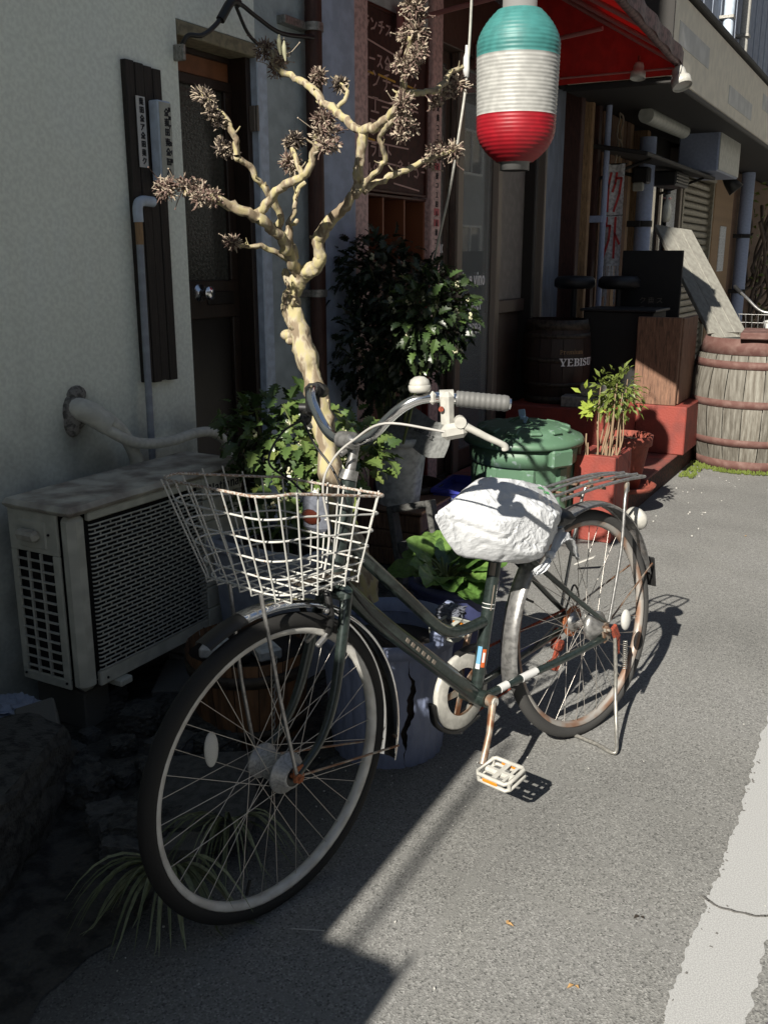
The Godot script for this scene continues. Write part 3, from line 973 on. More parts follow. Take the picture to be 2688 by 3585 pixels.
	for q in [[-6.36, -6.62], [-6.66, -6.98]]:
		st = begin()
		var k := 14
		for i in k:
			var a := lerpf(q[0], q[1], float(i) / k)
			var b := lerpf(q[0], q[1], float(i + 1) / k)
			var xa := -2.39 + 0.014 * sin(i * 1.9)
			var xb := -2.39 + 0.014 * sin((i + 1) * 1.9)
			st.set_smooth_group(1)
			quad(st, V(xa, 0.15, a), V(xb, 0.15, b), V(xb, 2.6, b), V(xa, 2.6, a))
		obj("curtain", st, mats.curtain, t)
	# chalkboard menu above the shelf
	t = thing("chalkboard_menu", "dark red chalkboard menu with pink chalk writing above the open shelf", "chalkboard", V(-2.315, 1.66, -3.945))
	st = begin()
	bx(st, V(-0.02, 0, 0), V(0.0, 0.80, -0.695), 0.002)
	obj("board", st, mats.chalkboard, t)
	st = begin()
	for q in [[0.0, 0.012, 0.0, -0.695], [0.788, 0.80, 0.0, -0.695]]:
		bx(st, V(-0.015, q[0], q[2]), V(0.012, q[1], q[3]), 0.002)
	bx(st, V(-0.015, 0, -0.683), V(0.012, 0.80, -0.697), 0.002)
	obj("frame", st, mats.shelf_wood, t)
	st = begin()
	var R := V(0, 0, -1)
	var row := func(g: Array, y: float, z: float, s: float) -> void:
		glyphs(st, g, V(0.0005, y, z), R * s, Vector3.UP * s, R * s * 1.25, 0.0075, Vector3.RIGHT, 0.05)
	row.call(["ra", "n", "chi", "su"], 0.69, -0.06, 0.055)
	row.call(["kanji", "ra", "chi"], 0.69, -0.36, 0.055)
	row.call(["ko", "-", "su", "kanji3", "ha", "ru"], 0.545, -0.04, 0.058)
	row.call(["a", "n", "chi", "-", "su", "i"], 0.455, -0.05, 0.075)
	row.call(["e", "-", "su"], 0.345, -0.13, 0.075)
	row.call(["ru"], 0.345, -0.42, 0.08)
	row.call(["3", "5", "kanji", "ko", "i"], 0.25, -0.04, 0.06)
	row.call(["ku", "ra", "kanji2", "to"], 0.16, -0.05, 0.058)
	row.call(["i", "ru", "kanji3"], 0.08, -0.02, 0.05)
	row.call(["3", "1", "5", "-"], 0.09, -0.38, 0.07)
	for q in [[0.655, -0.02, 0.60, -0.60], [0.41, -0.02, 0.40, -0.6], [0.315, -0.12, 0.30, -0.42], [0.22, -0.02, 0.22, -0.5], [0.14, -0.20, 0.13, -0.48], [0.05, -0.35, 0.03, -0.62]]:
		ribbon(st, V(0.0005, q[0], q[1]), V(0.0005, q[2], q[3]), 0.007, Vector3.RIGHT)
	obj("chalk_writing", st, mats.chalk, t)
	st = begin()
	for q in [[0.52, -0.03, -0.15], [0.515, -0.2, -0.36], [0.51, -0.42, -0.6], [0.235, -0.04, -0.16]]:
		ribbon(st, V(0.0005, q[0], q[1]), V(0.0005, q[0] - 0.008, q[2]), 0.009, Vector3.RIGHT)
	obj("yellow_underline", st, mats.chalk_yellow, t)
	# pale cord hanging from the awning
	t = thing("hanging_cord", "thin pale cord with a white plug hanging beside the striped lantern", "cord")
	st = begin()
	tube(st, smooth_path([V(-1.50, 2.38, -3.36), V(-1.525, 2.12, -3.4), V(-1.538, 1.95, -3.4), V(-1.56, 1.80, -3.4), V(-1.60, 1.62, -3.42), V(-1.68, 1.45, -3.5), V(-1.76, 1.32, -3.6)], 6), 0.005, 8)
	obj("cord", st, mats.white_plastic, t)
	st = begin()
	lathe(st, [Vector2(0.0, 0), Vector2(0.010, 0.004), Vector2(0.012, 0.03), Vector2(0.011, 0.07), Vector2(0.006, 0.085), Vector2(0.005, 0.11)], 12, Transform3D(Basis.IDENTITY, V(-1.536, 1.985, -3.4)))
	obj("plug", st, mats.sticker_white, t)

# ------------------------------------------------------------------ red awning
func build_awning() -> void:
	var t := thing("red_awning", "red canvas awning on rusty tubes over the restaurant front", "awning")
	var zn := -3.55
	var zf := -5.55
	var back := func(z: float) -> Vector3: return V(-2.28, 2.98, z)
	var front := func(z: float) -> Vector3: return V(-1.155 + 0.062 * (z + 3.55), 2.36, z)
	var st := begin()
	st.set_smooth_group(1)
	var k := 16
	for i in k:
		for j in 6:
			var p := []
			for q in [[i, j], [i + 1, j], [i + 1, j + 1], [i, j + 1]]:
				var z := lerpf(zn, zf, float(q[0]) / k)
				var u: float = q[1] / 6.0
				var v: Vector3 = back.call(z).lerp(front.call(z), u)
				v.y += -0.018 * sin(u * PI) * (1.0 + 0.4 * sin(z * 9.0)) + 0.03
				p.append(v)
			quad(st, p[0], p[1], p[2], p[3])
	obj("canopy", st, mats.awning_red, t)
	# end panels and hanging valances
	for z in [zf]:
		st = begin()
		st.set_smooth_group(-1)
		var a: Vector3 = back.call(z)
		var b: Vector3 = front.call(z)
		var kk := 12
		for i in kk:
			var p0 := a.lerp(b, float(i) / kk)
			var p1 := a.lerp(b, float(i + 1) / kk)
			var w0 := 0.008 * sin(i * 1.3)
			var w1 := 0.008 * sin((i + 1) * 1.3)
			quad(st, V(p0.x, 2.30, z + w0), V(p1.x, 2.30, z + w1), p1 + V(0, 0.02, 0), p0 + V(0, 0.02, 0))
		obj("end_panel", st, mats.awning_red, t)
	st = begin()
	st.set_smooth_group(1)
	for i in 40:
		var z0 := lerpf(zn, zf, i / 40.0)
		var z1 := lerpf(zn, zf, (i + 1) / 40.0)
		var f0: Vector3 = front.call(z0) + V(0.03 + 0.006 * sin(i * 0.9), 0.03, 0)
		var f1: Vector3 = front.call(z1) + V(0.03 + 0.006 * sin((i + 1) * 0.9), 0.03, 0)
		quad(st, f0 - V(0, 0.05, 0), f1 - V(0, 0.05, 0), f1 + V(0, 0.02, 0), f0 + V(0, 0.02, 0))
	obj("valance", st, mats.awning_bar, t)
	st = begin()
	rod(st, front.call(zn), front.call(zf + 0.02), 0.026, 14)
	obj("front_bar", st, mats.awning_bar, t)
	for z in [-3.6, -4.1, -4.6, -5.1, -5.5]:
		st = begin()
		rod(st, back.call(z) - V(0, 0.03, 0), front.call(z) + V(-0.02, 0.0, 0), 0.012, 10)
		obj("rib", st, mats.awning_rib, t)
	for z in [-4.3, -5.2]:
		st = begin()
		rod(st, V(-2.27, 2.42, z), front.call(z + 0.15) - V(0.3, -0.1, 0), 0.011, 10)
		bx(st, V(-2.285, 2.36, z + 0.04), V(-2.262, 2.48, z - 0.04), 0.004)
		obj("arm", st, mats.awning_rib, t)
	st = begin()
	rod(st, V(-2.24, 2.33, zf + 0.03), V(-1.30, 2.33, zf + 0.03), 0.006, 8)
	obj("hem_bar", st, mats.awning_rib, t)
	# lamps clamped under it
	lamp_head("spot_lamp", "white spot lamp clamped to the outer corner of the red awning", V(-1.27, 2.335, -5.48), V(0.04, -0.10, 0.03), 0.052)
	lamp_head("downlight", "small white lamp under the far end of the red awning", V(-1.46, 2.375, -5.45), V(0.0, -0.05, 0.01), 0.04)

func lamp_head(called: String, label: String, at: Vector3, dir: Vector3, r: float) -> void:
	var t := thing(called, label, "lamp", at)
	var st := begin()
	var d := dir.normalized()
	rod(st, V(-0.01, 0.02, -0.02), d * 0.02, 0.008)
	obj("bracket", st, mats.rust_red, t)
	st = begin()
	lathe(st, [Vector2(0, 0), Vector2(r * 0.55, 0.004), Vector2(r * 0.68, 0.02), Vector2(r * 0.70, r * 1.1), Vector2(r * 0.98, r * 1.25), Vector2(r, r * 2.1), Vector2(r * 0.93, r * 2.12), Vector2(r * 0.9, r * 1.9)], 20, along(d * 0.015, d))
	obj("housing", st, mats.white_plastic, t)
	st = begin()
	lathe(st, [Vector2(r * 0.9, r * 1.9), Vector2(r * 0.5, r * 1.75), Vector2(0, r * 1.7)], 18, along(d * 0.015, d))
	obj("lens", st, mats.reflector_white, t)

# ------------------------------------------------------------------ shops farther along
func build_far_shops() -> void:
	var t := thing("far_shop", "old plank-fronted shop with wide pale fascia beyond the restaurant", "building")
	var st := begin()
	bx(st, V(-6, 0, -7.62), V(-2.42, 2.5, -30))
	bx(st, V(-6, 2.5, -6.75), V(-2.3, 3.05, -30))
	obj("wall", st, mats.dark_trim, t)
	st = begin()
	bx(st, V(-2.3, 2.50, -6.72), V(-1.60, 3.03, -18.0), 0.012)
	var fs := obj("fascia", st, mats.fascia, t)
	st = begin()
	for q in [[2.72, 2.86, -6.9, -7.9]]:
		bx(st, V(-1.61, q[0], q[2]), V(-1.597, q[1], q[3]))
	obj("shadow_band", st, mats.fascia_shadow, fs)  # bands paint cast shadows into the fascia colour
	for q in [[2.60, 2.74, -8.8, -10.0], [2.78, 2.92, -10.6, -12.5]]:
		st = begin()
		bx(st, V(-1.61, q[0], q[2]), V(-1.597, q[1], q[3]))
		obj("shadow_band", st, mats.fascia_shadow, fs)
	st = begin()
	bx(st, V(-2.3, 3.034, -6.70), V(-1.57, 3.075, -18.0), 0.008)
	bx(st, V(-2.3, 2.455, -6.74), V(-1.585, 2.498, -18.0), 0.008)
	obj("fascia_trim", st, mats.dark_trim, fs)
	st = begin()
	bx(st, V(-2.3, 2.50, -6.70), V(-1.59, 3.03, -6.718), 0.003)
	obj("end_cap", st, mats.dark_trim, fs)
	st = begin()
	var z := -7.66
	var i := 0
	while z > -8.55:
		bx(st, V(-2.42, 0.1, z), V(-2.295 - 0.006 * (i % 2), 2.45, z - 0.108), 0.004)
		obj("plank", st, mats.old_plank if i % 3 != 1 else mats.tan_post, t)
		st = begin()
		z -= 0.113
		i += 1
	for q in [[-8.95, -9.05], [-10.42, -10.52]]:
		bx(st, V(-2.42, 0.1, q[0]), V(-2.28, 2.45, q[1]), 0.006)
		obj("post", st, mats.tan_post if q[0] > -9.5 else mats.sash_light, t)
		st = begin()
	bx(st, V(-2.42, 0.1, -9.05), V(-2.30, 1.12, -10.42), 0.006)
	obj("dado", st, mats.old_plank, t)
	st = begin()
	bx(st, V(-2.42, 1.12, -9.05), V(-2.29, 1.18, -10.42), 0.006)
	obj("window_sill", st, mats.tan_post, t)
	for k in 2:
		st = begin()
		var z0 := -9.07 - k * 0.67
		for q in [[1.18, 1.22], [2.08, 2.12]]:
			bx(st, V(-2.36, q[0], z0), V(-2.32, q[1], z0 - 0.66), 0.003)
		for q in [[0.0, 0.04], [0.62, 0.66]]:
			bx(st, V(-2.359, 1.22, z0 - q[0]), V(-2.321, 2.08, z0 - q[1]), 0.003)
		var f := obj("window", st, mats.sash, t)
		st = begin()
		bx(st, V(-2.345, 1.22, z0 - 0.04), V(-2.34, 2.08, z0 - 0.62))
		obj("pane", st, mats.dark_pane, f)
	# roller shutter
	st = begin()
	bx(st, V(-2.42, 0.1, -10.52), V(-2.27, 2.3, -10.58), 0.004)
	bx(st, V(-2.42, 0.1, -12.10), V(-2.27, 2.3, -12.16), 0.004)
	bx(st, V(-2.42, 2.2, -10.58), V(-2.24, 2.45, -12.10), 0.01)
	var sh := obj("roller_shutter", st, mats.shutter, t)
	for k in 28:
		st = begin()
		tube(st, [V(-2.33, 0.12 + k * 0.075, -10.58), V(-2.33, 0.12 + k * 0.075, -12.10)], 0.036, 8, false, 0.7)
		obj("slat", st, mats.shutter, sh)
	st = begin()
	bx(st, V(-2.42, 0.1, -12.16), V(-2.26, 2.45, -13.4), 0.01)
	obj("tan_wall", st, mats.tan_post, t)
	st = begin()
	bx(st, V(-2.42, 0.1, -13.41), V(-2.30, 2.45, -18), 0.01)
	obj("brown_wall", st, mats.old_plank, t)
	st = begin()
	bx(st, V(-2.262, 1.20, -12.62), V(-2.25, 1.74, -13.0), 0.002)
	tag(obj("pale_notice", st, mats.banner), "pale paper notice on the tan wall beside the shutter", "notice")
	# upper storey with boards
	t = thing("upper_storey", "blue-grey boarded upper storey set back above the pale fascia", "building")
	st = begin()
	bx(st, V(-6, 3.08, -6.7), V(-2.05, 7.0, -30))
	obj("wall", st, mats.siding, t)
	z = -6.8
	i = 0
	while z > -22.0:
		st = begin()
		bx(st, V(-2.05, 3.08, z), V(-2.025 - 0.006 * (i % 2), 7.0, z - 0.19), 0.004)
		obj("board", st, mats.siding, t)
		z -= 0.2
		i += 1
	for q in [[-10.4, 0.05, "jamb"], [-11.3, 0.045, "white_plastic"], [-14.2, 0.05, "jamb"]]:
		t = thing("upper_pipe", {-10.4: "pale pipe up the boarded wall nearest the awning", -11.3: "white pipe up the boarded wall above the shutter", -14.2: "pale pipe up the boarded wall at the far right"}[q[0]], "pipe", V(-1.95, 3.08, q[0]), 0.0, "pipes on the boarded upper wall")
		st = begin()
		rod(st, Vector3.ZERO, V(0, 3.6, 0), q[1], 12)
		obj("pipe", st, mats[q[2]], t)
		st = begin()
		bx(st, V(-0.08, 0.5, 0.06), V(0.055, 0.53, -0.06), 0.003)
		obj("bracket", st, mats.steel, t)
	# bluish pipes in front of the planks
	for q in [[-7.42, 0.022, 2.45, "slim blue-grey pole beside the red-lettered banner"], [-8.62, 0.07, 2.35, "thick blue-grey downpipe between planks and dark window"], [-13.95, 0.085, 2.45, "far blue-grey downpipe among the dry vines"]]:
		t = thing("downpipe", q[3], "pipe", V(-2.19, 0, q[0]), 0.0, "blue-grey pipes along the far shops")
		st = begin()
		rod(st, Vector3.ZERO, V(0, q[2], 0), q[1], 14)
		obj("pipe", st, mats.pipe_blue, t)
		for y in [0.9, 1.62]:
			st = begin()
			tube(st, [V(0, y, 0), V(0, y + 0.05, 0)], q[1] * 1.12, 14)
			bx(st, V(-0.12, y, q[1] * 0.4), V(0, y + 0.05, q[1] * 1.6), 0.003)
			obj("collar", st, mats.dark_trim if q[1] > 0.05 else mats.pipe_blue, t)
	# banner with red strokes
	t = thing("cloth_banner", "grimy white cloth banner with red strokes and torn lower end", "banner", V(-2.245, 0, -7.56))
	st = begin()
	st.set_smooth_group(1)
	var cols := 8
	var w := 0.165
	var bend := func(u: float, y: float) -> float: return 0.010 * sin(u * 9.0 + y * 3.0) + 0.006 * sin(y * 7.0)
	for r in 24:
		for c in cols:
			var p := []
			for q in [[c, r], [c + 1, r], [c + 1, r + 1], [c, r + 1]]:
				var u: float = q[0] / float(cols)
				var y: float = 1.30 + 0.75 * q[1] / 24.0
				p.append(V(u * w, y, bend.call(u, y)))
			quad(st, p[0], p[3], p[2], p[1])
	for c in cols:
		var u0 := c / float(cols)
		var ln := rng.randf_range(0.12, 0.34)
		if c % 3 == 1: ln *= 0.5
		var p0 := V(u0 * w, 1.30, bend.call(u0, 1.3))
		var p1 := V((u0 + 0.09) * w, 1.30, bend.call(u0 + 0.09, 1.3))
		quad(st, p0 - V(0, ln, rng.randf_range(-0.02, 0.02)), p0, p1, p1 - V(-0.004, ln * 0.9, 0))
	obj("cloth", st, mats.banner, t)
	st = begin()
	for q in [["i", 0.012, 1.70, 0.07, 0.30], ["ku", 0.075, 1.70, 0.08, 0.30], ["u", 0.008, 1.36, 0.08, 0.30], ["to", 0.083, 1.36, 0.085, 0.30]]:
		glyphs(st, [q[0]], V(q[1], q[2], 0.018), V(q[3], 0, 0), V(0, q[4], 0), Vector3.ZERO, 0.017, Vector3.BACK)
	obj("red_strokes", st, mats.banner_red, t)
	st = begin()
	tube(st, [V(-0.01, 1.68, 0.02), V(0.08, 1.672, 0.024), V(0.175, 1.678, 0.02)], 0.003, 6)
	tube(st, [V(-0.01, 2.05, 0.005), V(0.175, 2.05, 0.005)], 0.006, 6)
	obj("cross_string", st, mats.dark_trim, t)
	# hanging loops
	for y in [2.35, 2.15]:
		st = begin()
		var p := []
		for a in 20:
			p.append(V(-2.22 + 0.01 * sin(a), y + 0.10 * sin(TAU * a / 20), -7.84 + 0.062 * cos(TAU * a / 20)))
		tube(st, p, 0.007, 6, true)
		tag(obj("rope_coil", st, mats.twig_pale), "upper rope coil hung on the old planks" if y > 2.2 else "lower rope coil hung on the old planks", "rope", "rope coils on the planks")
	# dark hood, light tube, sign box, lamps
	t = thing("window_hood", "thin black sloping hood over the dark shop window", "awning", V(-2.3, 0, 0))
	st = begin()
	box(st, V(0.22, 2.13, -8.6), V(0.46, 0.03, 2.6), 0.006, Basis(Vector3.BACK, -0.18))
	obj("hood", st, mats.dark_trim, t)
	for z2 in [-7.6, -9.6]:
		st = begin()
		rod(st, V(0.0, 1.95, z2), V(0.4, 2.08, z2), 0.012)
		obj("arm", st, mats.dark_trim, t)
	t = thing("blind_tube", "dusty white rolled blind hung under the fascia", "blind", V(-2.0, 2.41, -7.75))
	st = begin()
	rod(st, Vector3.ZERO, V(0, 0.02, -1.3), 0.06, 14)
	obj("roll", st, mats.sign_box_pale, t)
	for z3 in [-0.25, -1.05]:
		st = begin()
		rod(st, V(0, 0.05, z3), V(0, 0.1, z3), 0.008)
		obj("hanger", st, mats.steel, t)
	t = thing("sign_box", "blank pale sign box jutting out over the roller shutter", "sign", V(-1.94, 2.31, -10.0))
	st = begin()
	box(st, Vector3.ZERO, V(0.36, 0.37, 1.1), 0.012)
	obj("case", st, mats.sign_box_blue, t)  # bluish colour paints the shaded side of a white box
	st = begin()
	bx(st, V(0.181, -0.17, 0.53), V(0.186, 0.17, -0.53))
	obj("face_panel", st, mats.sign_box_pale, t)
	t = thing("dark_unit", "small black vent box under the dark window hood", "vent", V(-2.05, 2.02, -8.9))
	st = begin()
	box(st, Vector3.ZERO, V(0.22, 0.12, 0.5), 0.015)
	obj("case", st, mats.black_plastic, t)
	st = begin()
	for k in 4:
		bx(st, V(0.11, -0.045 + k * 0.025, 0.22), V(0.118, -0.035 + k * 0.025, -0.22))
	obj("louvre", st, mats.dark_trim, t)
	t = thing("goose_lamp", "black bullet lamp on the tan wall past the shutter", "lamp", V(-2.26, 2.2, -11.9))
	st = begin()
	tube(st, smooth_path([V(0, 0.05, 0), V(0.1, 0.1, 0), V(0.18, 0.04, 0)], 5), 0.014)
	obj("arm", st, mats.dark_trim, t)
	st = begin()
	lathe(st, [Vector2(0, 0), Vector2(0.05, 0.01), Vector2(0.07, 0.08), Vector2(0.09, 0.2), Vector2(0.08, 0.2), Vector2(0.0, 0.17)], 16, along(V(0.14, 0.06, 0), V(0.24, -0.06, -0.02)))
	obj("shade", st, mats.black_plastic, t)
	t = thing("black_floodlight", "black floodlight with pale lens fixed beside the plank wall", "lamp", V(-2.15, 2.02, -8.32))
	st = begin()
	box(st, Vector3.ZERO, V(0.13, 0.13, 0.12), 0.012)
	rod(st, V(-0.14, 0.02, 0), V(-0.05, 0, 0), 0.015)
	obj("case", st, mats.black_plastic, t)
	st = begin()
	box(st, V(-0.01, -0.09, 0.05), V(0.09, 0.07, 0.04), 0.01)
	obj("lens", st, mats.sign_box_pale, t)
	# poster in the dark window
	t = thing("red_poster", "red and white poster inside the dark shop window", "poster", V(-2.316, 1.2, -10.02))
	st = begin()
	bx(st, V(0, 0, 0), V(0.004, 0.45, -0.34))
	obj("red_part", st, mats.banner_red, t)
	st = begin()
	bx(st, V(0, 0.452, 0), V(0.004, 0.86, -0.34))
	obj("white_part", st, mats.banner, t)
	# dry vines at the far right
	t = thing("dry_vine", "tangled dry vine climbing the far wall at right", "vine", V(-2.2, 0, -14.6))
	for k in 26:
		st = begin()
		var p := [V(rng.randf_range(-0.05, 0.2), rng.randf_range(0, 1.2), rng.randf_range(-1.2, 0.5))]
		for s in 6:
			p.append(p[-1] + V(rng.randf_range(-0.08, 0.12), rng.randf_range(0.05, 0.4), rng.randf_range(-0.25, 0.25)))
		tube(st, smooth_path(p, 3), rng.randf_range(0.008, 0.025), 5)
		obj("stem", st, mats.vine, t)
	st = begin()
	for k in 160:
		var c := V(rng.randf_range(-0.05, 0.35), rng.randf_range(0.3, 3.2), rng.randf_range(-1.6, 0.7))
		leaf_into(st, c, V(rng.randf_range(-1, 1), rng.randf_range(-1, 0.3), rng.randf_range(-1, 1)).normalized(), Vector3.RIGHT, 0.10, 0.05)
	stuff(obj("leaves", st, mats.shrub_leaf, t))

# simple pointed leaf added to a SurfaceTool
func leaf_into(st: SurfaceTool, at: Vector3, dir: Vector3, nrm: Vector3, ln: float, w: float) -> void:
	var s := dir.cross(nrm)
	if s.length() < 0.01:
		s = dir.cross(Vector3.UP + Vector3.RIGHT * 0.3)
	s = s.normalized()
	var n := s.cross(dir)
	st.set_smooth_group(-1)
	var m := at + dir * ln * 0.45
	var fold := n * w * 0.25
	var tip := at + dir * ln - n * ln * 0.12
	for sg in [-1.0, 1.0]:
		var e: Vector3 = m + s * w * 0.5 * sg + fold
		face(st, [at, m, e], at - n * 10.0)
		face(st, [m, tip, e], at - n * 10.0)

# ------------------------------------------------------------------ outdoor unit
func build_air_conditioner() -> void:
	var t := thing("air_conditioner", "old cream outdoor air conditioner unit standing against the plastered wall", "air conditioner", V(-1.93, 0.16, -1.75))
	# own axes: x out of the wall, y up, z towards the viewer; the front runs to z = -0.76
	var st := begin()
	bx(st, V(-0.25, 0.01, -0.02), V(-0.035, 0.52, -0.74))
	obj("core", st, mats.ac_dark, t)
	st = begin()
	bx(st, V(-0.018, 0.0, -0.065), V(0.0, 0.045, -0.55), 0.004)
	bx(st, V(-0.018, 0.495, -0.065), V(0.0, 0.52, -0.55), 0.004)
	bx(st, V(-0.055, 0.0, 0.0), V(0.001, 0.522, -0.062), 0.018)
	bx(st, V(-0.25, 0.0, -0.002), V(-0.057, 0.03, -0.012), 0.003)
	bx(st, V(-0.25, 0.40, -0.002), V(-0.057, 0.52, -0.012), 0.003)
	bx(st, V(-0.085, 0.03, -0.002), V(-0.057, 0.40, -0.012), 0.003)
	bx(st, V(-0.25, 0.03, -0.002), V(-0.226, 0.40, -0.012), 0.003)
	obj("case", st, mats.ac_case, t)
	# right-hand front panel with pressed lines
	for i in 7:
		st = begin()
		bx(st, V(-0.03, 0.002 + i * 0.0742, -0.552), V(0.0005, 0.0735 + i * 0.0742, -0.757), 0.004)
		obj("front_panel", st, mats.ac_case, t)
	letters("lettering", "National", 0.042, 0.001, mats.ink, t, Transform3D(Basis(V(0, 0, -1), V(0, 1, 0), V(1, 0, 0)), V(0.0012, 0.478, -0.578)), true)
	# front grille: long bars and short ties
	for i in 35:
		st = begin()
		var y := 0.052 + i * 0.0127
		tube(st, [V(-0.004, y, -0.066), V(0.001, y, -0.072), V(0.002, y - 0.002, -0.3), V(0.001, y, -0.545), V(-0.004, y, -0.551)], 0.0026, 6)
		obj("grille_bar", st, mats.ac_grille, t)
	st = begin()
	for i in 34:
		var y := 0.052 + i * 0.0127
		for k in 12:
			var z := -0.085 - k * 0.041 - (0.0205 if i % 2 else 0.0)
			if z > -0.545:
				bx(st, V(-0.003, y, z), V(0.0005, y + 0.0127, z - 0.003))
	stuff(obj("grille_ties", st, mats.ac_grille, t))
	st = begin()
	lathe(st, [Vector2(0.0, 0.0), Vector2(0.05, 0.0), Vector2(0.045, 0.012), Vector2(0, 0.014)], 20, along(V(-0.034, 0.27, -0.31), V(0, 0.27, -0.31)))
	for k in 3:
		var a := 0.9 + TAU * k / 3
		var hub := V(-0.033, 0.27, -0.31)
		st.set_smooth_group(3)
		var p := []
		for i in 9:
			var u := i / 8.0
			for w in [-1.0, 1.0]:
				var r := lerpf(0.04, 0.205, u)
				var b: float = a + w * lerpf(0.25, 0.42, u) + 0.5 * u
				p.append(hub + V(0.006 + w * 0.005, sin(b) * r, cos(b) * r))
		for i in 8:
			quad(st, p[i * 2], p[i * 2 + 1], p[i * 2 + 3], p[i * 2 + 2])
	obj("fan", st, mats.ac_dark, t)
	# side lattice
	for i in 12:
		st = begin()
		bx(st, V(-0.226, 0.045 + i * 0.0298, 0.0), V(-0.085, 0.051 + i * 0.0298, -0.008), 0.0015)
		obj("lattice_bar", st, mats.ac_grille, t)
	for x in [-0.182, -0.133]:
		st = begin()
		bx(st, V(x, 0.03, 0.0015), V(x + 0.006, 0.40, -0.009), 0.0015)
		obj("lattice_bar", st, mats.ac_grille, t)
	st = begin()
	bx(st, V(-0.205, 0.415, 0.002), V(-0.10, 0.495, -0.006), 0.004)
	var hb := obj("service_plate", st, mats.ac_case, t)
	st = begin()
	box(st, V(-0.155, 0.455, 0.014), V(0.075, 0.032, 0.03), 0.008, Basis(Vector3.RIGHT, 0.3))
	obj("handle", st, mats.ac_top, hb)
	# lid
	st = begin()
	bx(st, V(-0.262, 0.521, 0.012), V(0.012, 0.548, -0.772), 0.012)
	obj("lid", st, mats.ac_top, t)
	for p in [V(0.0015, 0.02, -0.09), V(0.0015, 0.02, -0.52), V(-0.07, 0.02, 0.0), V(-0.09, 0.46, 0.0), V(-0.235, 0.02, 0.0)]:
		st = begin()
		ball(st, p, V(0.004, 0.004, 0.004), 8, 5)
		obj("screw", st, mats.ac_dark, t)
	for z in [-0.12, -0.64]:
		st = begin()
		bx(st, V(-0.29, -0.022, z), V(0.02, 0.0, z - 0.05), 0.004)
		obj("foot", st, mats.ac_case, t)
	# lagged pipes and the putty where they enter the wall
	t = thing("lagged_pipes", "cream lagged pipes bending out of the wall above the outdoor unit", "pipe")
	st = begin()
	tube(st, smooth_path([V(-2.29, 0.90, -2.10), V(-2.235, 0.885, -2.125), V(-2.19, 0.835, -2.17), V(-2.17, 0.79, -2.24), V(-2.17, 0.765, -2.33), V(-2.17, 0.757, -2.45), V(-2.165, 0.765, -2.56), V(-2.165, 0.75, -2.66), V(-2.17, 0.69, -2.74), V(-2.18, 0.60, -2.77)], 6), 0.018, 14)
	obj("pipe", st, mats.lagging, t)
	st = begin()
	tube(st, smooth_path([V(-2.29, 0.925, -2.10), V(-2.225, 0.905, -2.14), V(-2.195, 0.85, -2.20), V(-2.20, 0.79, -2.26), V(-2.205, 0.72, -2.30), V(-2.21, 0.62, -2.32)], 6), 0.022, 14)
	obj("pipe", st, mats.lagging, t)
	st = begin()
	tube(st, smooth_path([V(-2.285, 0.91, -2.10), V(-2.235, 0.895, -2.13), V(-2.195, 0.845, -2.18)], 5), [0.034, 0.035, 0.036, 0.036, 0.036, 0.036, 0.036, 0.035, 0.034, 0.033, 0.032], 14)
	obj("tape_sleeve", st, mats.lagging, t)
	st = begin()
	ball(st, V(-2.27, 0.895, -2.115), V(0.028, 0.062, 0.052), 14, 8)
	ball(st, V(-2.268, 0.86, -2.10), V(0.022, 0.045, 0.035), 12, 7)
	ball(st, V(-2.268, 0.945, -2.125), V(0.018, 0.03, 0.04), 12, 7)
	obj("putty", st, mats.putty, t)

